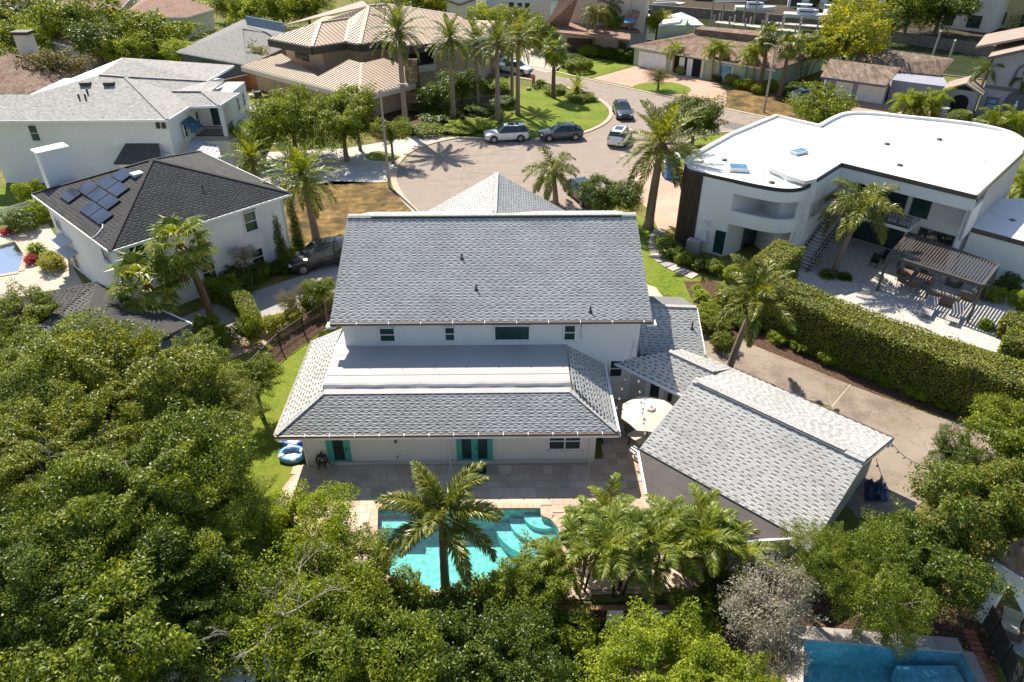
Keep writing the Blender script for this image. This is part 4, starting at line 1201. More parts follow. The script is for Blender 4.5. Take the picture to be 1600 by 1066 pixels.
wall_between(tn, lw[0], lw[1], .10, .30, .05, 2.3, 'garage_door', 'travertine_wall', .05)
wall_between(tn, lw[0], lw[1], .42, .62, .05, 2.3, 'garage_door', 'travertine_wall', .05)
wall_between(tn, lw[1], lw[2], .12, .75, 2.0, 2.7, 'window', 'window_glass')
wall_between(tn, lw[1], lw[2], .05, .2, .05, 1.8, 'door', 'wood_brown')
wall_between(tn, foot[0], foot[1], .25, .62, 3.9, 5.6, 'window', 'window_glass')
wall_between(tn, foot[0], foot[1], .02, .98, 5.3, 5.9, 'window_strip', 'dark_trim', .03)
wall_between(tn, foot[1], foot[2], .02, .98, 5.2, 5.9, 'window_strip', 'window_glass')
wall_between(tn, foot[5], foot[6], .05, .95, 3.2, 5.8, 'recess_shade', 'opening_shade')  # flat panel on the wall, shade of a recess painted in its colour
wall_between(tn, foot[5], foot[6], .0, .98, 2.7, 3.5, 'balcony_wall', 'stucco_cream', .5)
wall_between(tn, foot[6], foot[7], .05, .98, 5.4, 5.9, 'window_strip', 'window_glass')
wall_between(tn, foot[6], foot[7], .02, .99, .0, 2.2, 'base_wall', 'stucco_white', .12)
sc_ = (-11.77, 87.78, 0)
col = empty('stone_pier', (0, 0, 0)); bpy.data.objects.remove(col)
pier = MB().box((sc_[0], sc_[1], 2.9), (1.5, 1.2, 5.8)).build('stone_pier', 'soil', tn)
for z_ in np.arange(.15, 5.7, .42):
    x_ = -.75
    while x_ < .72:
        w = min(R.uniform(.3, .6), .75 - x_)
        if w > .1: MB().box((sc_[0] + x_ + w / 2, sc_[1] - .62, z_ + .16), (w - .03, .1 + R.random() * .06, .38)).build('stone', 'field_stone', pier)
        x_ += w

# ------------------------------------------------------------------ low green house with brown hip roof
gh = empty('green_house', (27.79, 108.19, 0), 0, 'low pale green house with brown hip roof and white garage door', 'house')
g0, g1, g2, g3 = (17.4, 111.29, 2.8), (33.89, 96.12, 2.8), (45.63, 108.19, 2.8), (28.13, 120.55, 2.8)
r0, r1 = (26.05, 109.55, 4.6), (35.38, 104.13, 4.6)
gp = [[g0, g1, r1, r0], [g1, g2, r1], [g2, g3, r0, r1], [g3, g0, r0]]
mb = MB()
for p in gp: mb.slab(p, .14)
g_r = mb.build('roof', 'roof_brown', gh)
dk = [Vector(r0), Vector(r1)]
MB().prism([(26.11, 109.71, 4.4)[:2], (34.6, 104.32, 4.4)[:2], (35.1, 108.1, 5.2)[:2], (27.41, 112, 5.2)[:2]], 4.2, 5.3).build('mansard', 'roof_brown', g_r)
MB().prism([(22.15, 116.89, 4)[:2], (26.23, 116.89, 4)[:2], (28.06, 123.42, 4)[:2], (23.78, 122.29, 4)[:2]], 0, 4.6).build('parapet_block', 'stucco_green', gh)
MB().slab([(22.06, 115.83, 4.9), (25.55, 117.98, 4.9), (26.61, 121.34, 4.9), (23.31, 119.64, 4.9)], .3).build('flat_roof', 'membrane_white', gh)
for p, q in ((g0, g1),):
    MB().bar(Vector(p) - Vector((0, 0, .14)), Vector(q) - Vector((0, 0, .14)), .2, .22).build('fascia', 'stucco_cream', g_r)
gcx = (28.63, 109.14, 2)
gf = [shrink(p, .05, gcx) for p in (g0, g1, g2, g3)]
MB().prism(gf, 0, 2.7).build('wall', 'stucco_green', gh)
wall_between(gh, gf[0], gf[1], .04, .26, .05, 2.2, 'garage_door', 'white_paint')
wall_between(gh, gf[0], gf[1], .31, .52, .05, 2.4, 'entry_shade_panel', 'opening_shade', .03)  # no hollow here: a dark panel paints the shaded entry
wall_between(gh, gf[0], gf[1], .36, .40, .05, 2.3, 'door', 'white_paint')
wall_between(gh, gf[0], gf[1], .42, .46, .05, 2.3, 'door', 'white_paint')
for t_ in (.30, .53): wall_between(gh, gf[0], gf[1], t_, t_ + .015, 0, 2.6, 'post', 'stucco_cream', .2)
wall_between(gh, gf[0], gf[1], .64, .75, .3, 2.3, 'window', 'stucco_cream', .05)
wall_between(gh, gf[0], gf[1], .65, .74, .4, 2.2, 'pane', 'sky_glass', .08)

# ------------------------------------------------------------------ pinkish stucco house with brown roofs
ph_ = empty('stucco_house', (12.73, 126.23, 0), 0, 'pale pink stucco house with brown roof and brown garage door by the canal', 'house')
p0, p1 = (6.91, 120.29, 0)[:2], (16.54, 118.42, 0)[:2]
dpt = Vector((2.5, 14))
MB().prism([p0, p1, (p1[0] + 2, p1[1] + 14), (p0[0] + 2, p0[1] + 14)], 0, 3.0).build('wall', 'stucco_pink', ph_)
pr = [(6.73, 118.79, 3.3), (17.56, 113.37, 3.2), (19.29, 126.36, 3.9), (8.34, 126.36, 3.9)]
MB().slab(pr, .2).build('roof', 'roof_pink', ph_)
u0, u1 = (9.28, 124.66, 3.7), (20.47, 119.67, 3.7)
MB().prism([u0[:2], u1[:2], (u1[0] + 2, u1[1] + 9), (u0[0] + 2, u0[1] + 9)], 3.0, 10).build('wall', 'stucco_pink', ph_)
for t_ in (.12, .3, .62): wall_between(ph_, u0, u1, t_, t_ + .03, 7.6, 7.9, 'beam_end', 'dark_trim', .15)
MB().slab([(4.83, 120.94, 3.2), (8.93, 122.43, 3.6), (10.24, 121.28, 8), (7.76, 122.62, 8)], .2).build('roof', 'roof_pink', ph_)
wall_between(ph_, p0, p1, .18, .62, .05, 2.25, 'garage_door', 'brown_door', .05)
for t_ in (.05, .3, .55, .75): wall_between(ph_, p0, p1, t_, t_ + .02, 2.55, 2.75, 'beam_end', 'dark_trim', .12)
mb = MB().prism([(18.1, 120.29, 0)[:2], (20.88, 121.25, 0)[:2], (23.16, 130.49, 0)[:2], (20.76, 130.49, 0)[:2]], 0, 4.0)
mb.build('wall', 'stucco_cream', ph_)
gs = [(16.67, 115.1, 5.2), (19.94, 118.99, 6), (20.4, 119.79, 4.6), (17.78, 115.41, 3.9)]
MB().slab([(16.56, 118.9, 4.2), (18.76, 119, 4), (19.51, 118.85, 6.2), (18.17, 119.91, 6.4)], .15).build('roof', 'roof_brown', ph_)
MB().poly([(17.4, 119.36, 5.4), (19.07, 119.36, 5.4), (18.62, 117.79, 4.75), (17.06, 117.79, 4.75)]).build('skylight', 'sky_glass', ph_)
MB().slab([(17.83, 118.88, 3.1), (20.17, 119.92, 3.1), (19.97, 120.25, 3.6), (18.47, 120.25, 3.6)], .12).build('porch_roof', 'roof_brown', ph_)
wh = empty('gabled_house', (-3.72, 150.4, 0), 0, 'white gabled house with brown roofs behind the stone house', 'house')
a0, a1 = (-11.47, 135, 2.5), (-6.6, 135, 1.67)
MB().prism([(a0[0], 135), (a1[0], 135), (a1[0], 150), (a0[0], 150)], 0, 6.0).build('wall', 'stucco_white', wh)
gx = (a0[0] + a1[0]) / 2
gz = (-9.49, 135, 4.74)
MB().poly([(a0[0], 134.98, 5.95), (a1[0], 134.98, 5.95), (gx, 134.98, gz[2])]).build('gable', 'stucco_white', wh)
MB().slab([(a0[0] - .4, 134.7, 5.8), (gx, 134.7, gz[2] + .15), (gx, 150, gz[2] + .15), (a0[0] - .4, 150, 5.8)], .25).slab([(gx, 134.7, gz[2] + .15), (a1[0] + .4, 134.7, 5.8), (a1[0] + .4, 150, 5.8), (gx, 150, gz[2] + .15)], .25).build('roof', 'roof_pink', wh)
b0, b1 = (-4.69, 142, 1.36), (7.04, 142, 0.93)
MB().prism([(b0[0], 142), (b1[0], 142), (b1[0], 158), (b0[0], 158)], 0, 9.5).build('wall', 'stucco_white', wh)
MB().slab([(b0[0] - 14, 141.5, 8.2), (b0[0], 141.5, 8.2), (b0[0], 152, 12), (b0[0] - 14, 152, 12)], .25).build('roof', 'roof_pink', wh)
for px_ in ((-0.12, 142, 3.51), (1.39, 142, 3.4), (2.79, 142, 3.4)):
    window(wh, px_, 1.0, 1.5, -90, 'white_paint', 'green_glass', rows=1)
MB().slab([(b1[0] - 6.5, 141.4, 9.6), (b1[0] + 8, 136, 4), (b1[0] + 8, 150, 4), (b1[0] - 4, 150, 11)], .25).build('roof', 'roof_brown', wh)

# ------------------------------------------------------------------ lilac house with slate trim, right
pu = empty('lilac_house', (60.84, 94.2, 0), 0, 'lilac grey house with dark slate trim and arched niches at the right edge', 'house')
w0, w1 = (51.87, 87.78, 0)[:2], (61.98, 80.6, 0)[:2]
dv = (Vector(w1) - Vector(w0)).normalized(); nv = Vector((-dv.y, dv.x))
def PW(t, d, z): return (w0[0] + dv.x * t + nv.x * d, w0[1] + dv.y * t + nv.y * d, z)
Lw = (Vector(w1) - Vector(w0)).length
MB().prism([PW(3.6, 0, 0), PW(Lw, 0, 0), PW(Lw, 9, 0), PW(3.6, 9, 0)], 0, 6.6).build('wall', 'stucco_lilac', pu)
gm = 3.6 + (Lw - 3.6) * .42
MB().poly([PW(3.6, -.01, 6.58), PW(2 * gm - 3.6, -.01, 6.58), PW(gm, -.01, 8.0)]).build('gable', 'stucco_lilac', pu)
MB().slab([PW(3.0, -.6, 6.5), PW(gm, -.6, 8.15), PW(gm, 9, 8.15), PW(3.0, 9, 6.5)], .25).slab([PW(gm, -.6, 8.15), PW(2 * gm - 3, -.6, 6.5), PW(2 * gm - 3, 9, 6.5), PW(gm, 9, 8.15)], .25).build('roof', 'shingle_tan', pu)
MB().slab([PW(1.2, 3, 6.9), PW(gm + 1, 3, 9.3), PW(gm + 1, 12, 9.3), PW(1.2, 12, 6.9)], .25).slab([PW(gm + 1, 3, 9.3), PW(Lw + 2, 3, 6.9), PW(Lw + 2, 12, 6.9), PW(gm + 1, 12, 9.3)], .25).build('upper_roof', 'shingle_tan', pu)
for a, b_ in (((3.0, 6.4), (gm, 8.05)), ((2 * gm - 3, 6.4), (gm, 8.05))):
    MB().bar(PW(a[0], -.65, a[1]), PW(b_[0], -.65, b_[1]), .1, .3).build('rake_board', 'slate_trim', pu)
MB().bar(PW(3.6, -.05, 3.3), PW(Lw, -.05, 3.3), .12, .35).build('belt_course', 'slate_trim', pu)
def niche(t, z0, w, h, fill):
    pts = [(-w / 2, 0), (w / 2, 0)] + [(w / 2 * math.cos(rad(a)), h - w / 2 + w / 2 * math.sin(rad(a))) for a in range(0, 181, 15)]
    MB().poly([PW(t + x, -.02, z0 + z) for x, z in pts]).build('niche', fill, pu)
    mb = MB()
    ring = [(-w / 2, 0)] + [(w / 2 * math.cos(rad(a)), h - w / 2 + w / 2 * math.sin(rad(a))) for a in range(180, -1, -15)] + [(w / 2, 0)]
    mb.tube([PW(t + x, -.08, z0 + z) for x, z in ring], .13, 6)
    mb.build('arch_trim', 'slate_trim', pu)
niche(gm, 3.6, 2.3, 2.6, 'stucco_lilac'); niche(gm, .6, 2.3, 2.6, 'slate_trim')
window(pu, PW(4.9, 0, 1.5), 1.3, 1.5, math.degrees(math.atan2(-nv.y, -nv.x)), 'slate_trim', 'sky_glass', fr=.2)
window(pu, PW(Lw - 2.6, 0, 1.5), 1.3, 1.5, math.degrees(math.atan2(-nv.y, -nv.x)), 'slate_trim', 'sky_glass', fr=.2)
MB().lathe(PW(gm, -.3, .6), [(.25, 0), (.25, .3), (.12, .5), (.16, 1.0), (.2, 1.2), (.08, 1.4), (.1, 1.55), (.02, 1.7)], 10).build('niche_statue', 'white_paint', pu)
# porch, wing with two garage doors
MB().prism([PW(.2, -1.6, 0), PW(3.4, -1.6, 0), PW(3.4, 2, 0), PW(.2, 2, 0)], 0, 2.9).build('porch', 'stucco_lilac', pu)
MB().slab([PW(-.3, -2, 2.8), PW(1.8, -2, 3.8), PW(1.8, 2.5, 3.8), PW(-.3, 2.5, 2.8)], .2).slab([PW(1.8, -2, 3.8), PW(3.9, -2, 2.8), PW(3.9, 2.5, 2.8), PW(1.8, 2.5, 3.8)], .2).build('porch_roof', 'shingle_tan', pu)
pts = [(.9, 0), (2.7, 0)] + [(1.8 + .9 * math.cos(rad(a)), 1.6 + .8 * math.sin(rad(a))) for a in range(0, 181, 15)]
MB().poly([PW(x, -1.62, z) for x, z in pts]).build('porch_arch_shade', 'opening_shade', pu)  # arch shape on a solid front, its shaded inside painted near-black
wg = empty('garage_wing', (52.8, 108.19, 0), 0, 'long low garage wing with weathered brown roof and white doors beside the lilac house', 'garage')
s0, s1 = (38.49, 92.82, 2.7), (44.71, 88.4, 2.7)
MB().slab([s0, s1, (47.46, 91.34, 4.1), (40.62, 96.26, 4.1)], .15).build('roof', 'roof_weathered', wg)
MB().slab([(44.1, 97.45, 2.9), (53.34, 92.62, 2.9), (55.17, 93.89, 4.6), (46.75, 101.6, 4.6)], .15).build('roof', 'roof_weathered', wg)
wc = (52.71, 110.19, 0)
q0, q1 = (39.99, 94.52, 0)[:2], (45.88, 90.03, 0)[:2]
gv = Vector((.35, 1)).normalized() * 7
MB().prism([q0, q1, (q1[0] + gv.x, q1[1] + gv.y), (q0[0] + gv.x, q0[1] + gv.y)], 0, 2.6).build('wall', 'stucco_lilac', wg)
wall_between(wg, q0, q1, .18, .46, .05, 2.15, 'garage_door', 'white_paint')
wall_between(wg, q0, q1, .54, .97, .05, 2.15, 'garage_door', 'white_paint')
MB().bar((*s0[:2], 2.6), (*s1[:2], 2.6), .2, .25).build('fascia', 'slate_trim', wg)
h0, h1 = (46.78, 91.19, 0)[:2], (52.03, 87.78, 0)[:2]
MB().prism([h0, h1, (h1[0] + gv.x, h1[1] + gv.y), (h0[0] + gv.x, h0[1] + gv.y)], 0, 2.7).build('wall', 'stucco_lilac', wg)
# garden wall with piers
for (p, q) in (((49.51, 83.05, 0), (50.96, 81.57, 0)), ((51.12, 81.33, 0), (53.27, 79.19, 0)), ((53.56, 78.96, 0), (56.32, 76.06, 0))):
    gw = empty('garden_wall', p, 0, {0: 'lilac garden wall beside the clipped shrub', 1: 'low lilac garden wall between two piers under the niche', 2: 'lilac garden wall running off the right edge'}[len([o for o in bpy.data.objects if o.name.startswith('garden_wall')]) % 3], 'wall', 'lilac garden walls')
    MB().bar((p[0], p[1], .45), (q[0], q[1], .45), .25, .9).build('panel', 'stucco_lilac', gw)
    MB().bar((p[0], p[1], .95), (q[0], q[1], .95), .35, .1).build('coping', 'white_paint', gw)
    MB().box((p[0], p[1], .75), (.55, .55, 1.5)).build('pier', 'stucco_lilac', gw)
    MB().box((p[0], p[1], 1.54), (.75, .75, .12)).build('pier_cap', 'white_paint', gw)

# ------------------------------------------------------------------ roofs of the upper left
def hip_house(name, label, corners, ez, rz, wallm, roofm, k=.5, over=.06, shing=None):
    """corners in order front-left, front-right, back-right, back-left on the eave plane"""
    c = (sum(p[0] for p in corners) / 4, sum(p[1] for p in corners) / 4)
    h = empty(name, (c[0], c[1], 0), 0, label, 'house')
    P = [(p[0], p[1], ez) for p in corners]
    m0 = ((P[0][0] + P[3][0]) / 2, (P[0][1] + P[3][1]) / 2); m1 = ((P[1][0] + P[2][0]) / 2, (P[1][1] + P[2][1]) / 2)
    ra = (m0[0] + (m1[0] - m0[0]) * k * .6, m0[1] + (m1[1] - m0[1]) * k * .6, rz); rb = (m1[0] + (m0[0] - m1[0]) * k * .6, m1[1] + (m0[1] - m1[1]) * k * .6, rz)
    pls = [[P[0], P[1], rb, ra], [P[1], P[2], rb], [P[2], P[3], ra, rb], [P[3], P[0], ra]]
    mb = MB()
    for p in pls: mb.slab(p, .15)
    r = mb.build('roof', roofm, h)
    if shing:
        for p in pls: shingles(p, shing, r, course=.4, wmin=.25, wmax=.6)
    f = [shrink(p, over, c) for p in P]
    MB().prism(f, 0, ez - .06).build('wall', wallm, h)
    for i in (0, 1, 3):
        p, q = P[i], P[(i + 1) % 4]
        MB().bar(Vector(p) - Vector((0, 0, .14)), Vector(q) - Vector((0, 0, .14)), .15, .18).build('fascia', 'white_paint', r)
    return h, f
hh, f = hip_house('grey_roof_house', 'house with lead grey hip roof and dark roof screen, left of the stone house', ((-47.05, 106.34, 3), (-34.82, 98.45, 3), (-31.86, 115.41, 3), (-45.71, 131.91, 3)), 3.0, 5.0, 'slate_trim', 'shingle_lead_far', .9)
wall_between(hh, f[0], f[1], .3, .5, .2, 2.2, 'window', 'window_glass')
MB().bar((-40.19, 117.25, 5.2), (-32.63, 111, 5.2), .15, 1.3).build('roof_screen', 'steel_blue', hh)
hh, f = hip_house('brown_roof_house', 'white house with pinkish brown hip roof at the top left', ((-66.61, 131.92, 3.4), (-55.18, 131.29, 3.4), (-53.29, 139.89, 3.4), (-73.45, 160.55, 3.4)), 3.4, 6.2, 'stucco_white', 'roof_pink', .8)
wall_between(hh, f[0], f[1], .1, .25, .9, 2.2, 'window', 'window_glass'); wall_between(hh, f[0], f[1], .3, .42, .9, 2.2, 'window', 'window_glass')
hh, f = hip_house('brown_roof_house', 'brown shingled house with square chimney at the left edge', ((-68.54, 86.8, 2.8), (-53.55, 82.85, 2.8), (-52.97, 95.08, 2.8), (-69.64, 104.02, 2.8)), 2.8, 5.6, 'stucco_cream', 'roof_brown', .9)
MB().box(((-62.61, 98.24, 4)[0], (-62.61, 98.24, 4)[1], 3.4), (1.8, 1.4, 6.8)).build('chimney', 'stucco_cream', hh)
MB().box(((-62.61, 98.24, 4)[0], (-62.61, 98.24, 4)[1], 6.9), (2.3, 1.9, .35)).build('chimney_cap', 'dark_trim', hh)
hh, f = hip_house('brown_roof_house', 'low brown roof seen between the trees at the top left', ((-70.61, 115.51, 2.8), (-60.69, 108.19, 2.8), (-59.93, 116.49, 2.8), (-70.23, 124.32, 2.8)), 2.8, 4.6, 'stucco_pink', 'roof_brown', .9)
hh, f = hip_house('yellow_house', 'yellow stucco house with brown roof in the top left corner', ((-101.8, 141.22, 3.2), (-89.33, 147.09, 3.2), (-102.73, 180.13, 3.2), (-117.73, 169.67, 3.2)), 3.2, 6, 'stucco_yellow', 'roof_brown', .8)
wall_between(hh, f[0], f[1], .66, .71, .9, 2.4, 'window', 'green_glass'); wall_between(hh, f[0], f[1], .74, .79, .9, 2.4, 'window', 'green_glass')
hh, f = hip_house('brown_roof_house', 'house with long pink brown roof along the top edge at left', ((-83.85, 145.58, 3.2), (-70.51, 139.82, 3.2), (-77.57, 163.92, 3.2), (-95.14, 173.72, 3.2)), 3.2, 6.6, 'stucco_pink', 'roof_pink', .7)

# ------------------------------------------------------------------ far bank houses
def far_house(label, p, q, depth, z, wallm, wins, roofm='membrane_white'):
    h = empty('waterfront_house', p, 0, label, 'house')
    P, Q = Vector(p[:2]), Vector(q[:2]); d = (Q - P); n2 = Vector((-d.y, d.x)).normalized() * depth
    MB().prism([P, Q, Q + n2, P + n2], 0, z).build('wall', wallm, h)
    MB().prism([P - n2 * .04, Q - n2 * .04, Q + n2 * 1.02, P + n2 * 1.02], z, z + .4).build('roof', roofm, h)
    for t0, t1, z0, z1 in wins: wall_between(h, P, Q, t0, t1, z0, z1, 'window', 'window_glass', .06)
    return h
far_house('white waterfront house with tall dark windows across the canal', (57.78, 164.18, 0), (82.22, 156.26, 0), 14, 8, 'stucco_white', [(.02 + i * .14, .10 + i * .14, .3, 5.5) for i in range(7)])
far_house('cream waterfront house above the far seawall at the top right', (78.17, 142.33, 0), (84.56, 136.18, 0), 14, 8, 'stucco_cream', [(.1, .3, .5, 2.6), (.55, .8, .5, 2.6)])
far_house('yellow waterfront house in the top right corner', (87.5, 143.62, 0), (99.07, 131.59, 0), 14, 8, 'stucco_yellow', [(.1, .2, .5, 2.6), (.35, .5, .5, 2.6)])
far_house('grey waterfront house behind the docks across the canal', (37.71, 178.5, 0), (56.34, 172.87, 0), 12, 7, 'stucco_lilac', [(.1, .3, .5, 4), (.5, .7, .5, 4)])
far_house('dark windowed house at the top centre across the canal', (31.39, 184.47, 0), (37.36, 180.45, 0), 12, 6, 'slate_trim', [(.1, .9, .5, 3)])

# ------------------------------------------------------------------ white modern house with curved walls and flat roofs
md = empty('modern_house', (27.29, 57.13, 0), 0, 'white modern flat-roofed house with curved walls and outside stair', 'house')
ZL, ZU = 6.0, 6.45
lowo = [(12.91, 51.8, 6), (12.93, 50.71, 6), (13.88, 49.92, 6), (15.82, 48.52, 6), (17.33, 47.48, 6), (18.7, 46.88, 6), (19.94, 47.06, 6), (21.08, 48.03, 6), (22.53, 50.05, 6), (24.74, 54.24, 6), (26.36, 60.78, 6), (23.37, 63.97, 6), (18.05, 58.69, 6), (14.45, 54.24, 6), (13.31, 52.78, 6)]
lo2 = [p[:2] for p in lowo]
MB().prism(lo2, 5.75, ZL).build('roof', 'membrane_white', md)
ins = [p for p in lo2]
MB().prism([lo2[0], lo2[1], lo2[2], lo2[3], (17.0, 49.3), (20.4, 52.2)] + lo2[9:], 0, 5.76).build('wall', 'stucco_white', md)
# parapet kerb on the far rim
mb = MB(); ribbon(mb, [lo2[i] for i in (10, 11, 12, 13, 14, 0)], .3, 5.98, 6.22); mb.build('parapet', 'membrane_white', md)
mb = MB(); ribbon(mb, smooth_line([lo2[i] for i in (0, 1, 2, 3, 4, 5, 6, 7)], 4), .08, 5.8, 6.04); mb.build('fascia', 'dark_trim', md)
# dark boarded curve at the left end
cl = MB()
arc = smooth_line([lo2[13], lo2[14], lo2[0], lo2[1], lo2[2]], 5)
wood = empty('timber_cladding', (0, 0, 0)); bpy.data.objects.remove(wood)
prev = None
acc_ = 0
for i in range(len(arc) - 1):
    p, q = Vector(arc[i]), Vector(arc[i + 1]); d = (q - p)
    if d.length < .02: continue
    n2 = Vector((d.y, -d.x)).normalized()
    k = max(1, round(d.length / .22))
    for j in range(k):
        a, b_ = p + d * (j / k), p + d * ((j + .94) / k)
        o1 = .06 + R.random() * .015
        MB().prism([a - n2 * .01, b_ - n2 * .01, b_ + n2 * o1, a + n2 * o1], 0, 5.85).build('cladding_board', 'wood_cladding', md)
# curved loggia on the upper floor: parapet, soffit band and the recess behind
lg = smooth_line([lo2[3], lo2[4], lo2[5], lo2[6], lo2[7]], 6)
mb = MB(); ribbon(mb, lg, .22, 2.75, 3.75); mb.build('loggia_parapet', 'stucco_white', md)
mb = MB(); ribbon(mb, lg, .22, 5.05, 5.78); mb.build('loggia_band', 'stucco_white', md)
MB().prism([lo2[3], lo2[4], lo2[5], lo2[6], lo2[7], (20.4, 52.2), (17.0, 49.3)], 2.74, 2.95).build('loggia_floor', 'stucco_white', md)
MB().prism([(18.9, 50.82), (20.3, 52.02), (20.34, 51.97), (18.94, 50.77)], 3.0, 5.1).build('loggia_door', 'window_glass', md)
MB().prism([(17.5, 49.62), (20.3, 52.02), (20.36, 51.95), (17.56, 49.55)], .1, 2.4).build('glass_wall', 'window_glass', md)
MB().prism([lo2[6], lo2[7], (lo2[7][0] + .5, lo2[7][1] + .5), (lo2[6][0] + .4, lo2[6][1] + .5)], 0, 5.78).build('pier', 'stucco_white', md)
WFx = 'left wall'
wa = Vector(lo2[2]); wb = Vector(lo2[3])
def on_left(t, out, z):
    d = wb - wa; n2 = Vector((d.y, -d.x)).normalized()
    p = wa + d * t + n2 * out
    return (p.x, p.y, z)
ang_l = math.degrees(math.atan2(-(wb - wa).x, (wb - wa).y))
wd = math.degrees(math.atan2((wb - wa).y, (wb - wa).x)) - 90
window(md, on_left(.83, 0, 1.1), .95, 2.0, wd, 'white_metal', 'green_glass', rows=1, sill=False)
MB().box(on_left(.33, .12, 2.35), (.42, .24, .42), rad(wd + 90)).build('meter_box', 'white_metal', md)
MB().box(on_left(.33, .14, 1.35), (.45, .28, .9), rad(wd + 90)).build('meter_box', 'white_metal', md)
ac_ = MB().box(on_left(.12, .6, .55), (1.0, .6, 1.0), rad(wd + 90)); ac_.build('condenser_unit', 'grey_concrete', md)
for t in (.72, .95): pass
# upper block
uo = [(24.05, 50.8, 6.45), (30.56, 44.56, 6.45), (38.78, 53.2, 6.45), (39.95, 55.32, 6.45), (40.2, 57.75, 6.45), (38.9, 59.65, 6.45), (36.87, 60.91, 6.45), (34.14, 62.03, 6.45), (31.79, 62.99, 6.45), (29.53, 63.18, 6.45), (27.86, 62.03, 6.45), (25.51, 59.47, 6.45), (22.18, 55.79, 6.45), (19.78, 53.2, 6.45), (18.69, 51.63, 6.45), (18.53, 49.86, 6.45), (19.28, 48.32, 6.45), (20.16, 47.21, 6.45), (21.17, 47.7, 6.45)]
uo2 = [p[:2] for p in uo]
MB().prism(uo2, 6.2, ZU).build('roof', 'membrane_white', md)
mb = MB(); ribbon(mb, smooth_line(uo2[2:12], 4), .3, 6.4, 6.68); mb.build('parapet', 'membrane_white', md)
I_, FR, RR = Vector(uo2[0]), Vector(uo2[1]), Vector(uo2[2])
fd = (I_ - FR).normalized(); inn = Vector((fd.y, -fd.x))
if inn.y < 0: inn = -inn
def FP(a, b_, z=0):
    p = FR + fd * a + inn * b_
    return (p.x, p.y, z)
LFm = (I_ - FR).length
for p, q in ((uo2[18], uo2[0]), (uo2[0], uo2[1]), (uo2[1], uo2[2])):
    MB().bar((*p, 6.32), (*q, 6.32), .1, .3).build('fascia', 'bronze_metal', md)
rec = 2.6
MB().prism([FP(0, rec), FP(LFm + 1.5, rec), uo2[18], uo2[16], uo2[14], uo2[12], uo2[10], uo2[7], uo2[4], FP(0, (RR - FR).length)], 0, 6.21).build('wall', 'stucco_white', md)
MB().bar(FP(0, .15, 5.75), FP(LFm, .15, 5.75), .25, .85).build('front_band', 'stucco_white', md)
MB().bar((*uo2[18], 5.4), (*uo2[0], 5.4), .25, 1.55).build('front_band', 'stucco_white', md)
MB().box(FP(.12, .15, 2.9), (.26, .3, 5.8), math.atan2(fd.y, fd.x)).build('column', 'stucco_white', md)
MB().prism([FP(-.02, 0), FP(-.02, rec), FP(.2, rec), FP(.2, 0)], 3.2, 5.4).build('side_wall', 'stucco_white', md)
MB().prism([FP(0, rec), FP(.25, rec), FP(.25, (RR - FR).length), FP(0, (RR - FR).length)], 0, 6.2).build('side_wall', 'stucco_white', md)
fn = math.degrees(math.atan2(-inn.y, -inn.x))
window(md, FP(6.4, rec, 4.2), 3.6, 2.3, fn, 'bronze_metal', 'window_glass', 3, 1, sill=False)
window(md, FP(3.6, rec, 4.2), 1.3, 2.3, fn, 'bronze_metal', 'green_glass', 1, 1, sill=False)
window(md, FP(1.6, rec, 5.2), 2.6, .35, fn, 'bronze_metal', 'window_glass', 1, 1, sill=False)
window(md, FP(6.4, rec, 1.25), 4.6, 2.3, fn, 'bronze_metal', 'window_glass', 4, 1, sill=False)
window(md, FP(2.0, rec, 1.25), 2.4, 2.3, fn, 'bronze_metal', 'window_glass', 2, 1, sill=False)
MB().prism([FP(3.3, 0), FP(LFm + .6, 0), FP(LFm + .6, rec), FP(3.3, rec)], 2.75, 2.98).build('balcony_floor', 'stucco_white', md)
rl = MB()
for a in np.arange(3.35, LFm - .4, .22): rl.box(FP(a, .06, 3.4), (.025, .025, .8))
rl.bar(FP(3.3, .06, 3.85), FP(LFm - .4, .06, 3.85), .05).bar(FP(3.3, .06, 3.03), FP(LFm - .4, .06, 3.03), .05)
rl.build('railing', 'black_metal', md)
for a in np.arange(3.8, 7.6, .82):
    MB().box(FP(a, .55, 3.22), (.66, .75, .3), math.atan2(fd.y, fd.x)).build('balcony_cushion', 'grey_concrete', md, bevel=.05)
# lapped membrane seams across the big roof
sm = MB()
for k in range(-2, 9):
    p, q = FP(-8, .6 + k * 1.5), FP(LFm + 9, .6 + k * 1.5)
    P_, Q_ = Vector(p[:2]), Vector(q[:2]); run_ = []
    for j in range(241):
        v_ = P_.lerp(Q_, j / 240)
        if inside((v_.x, v_.y), offset_loop(uo2, -.5)): run_.append(v_)
    if len(run_) > 4:
        sm.bar((run_[0].x, run_[0].y, ZU + .006), (run_[-1].x, run_[-1].y, ZU + .006), .10, .012)
sm.build('roof_seam', 'membrane_white', md, kind='stuff')
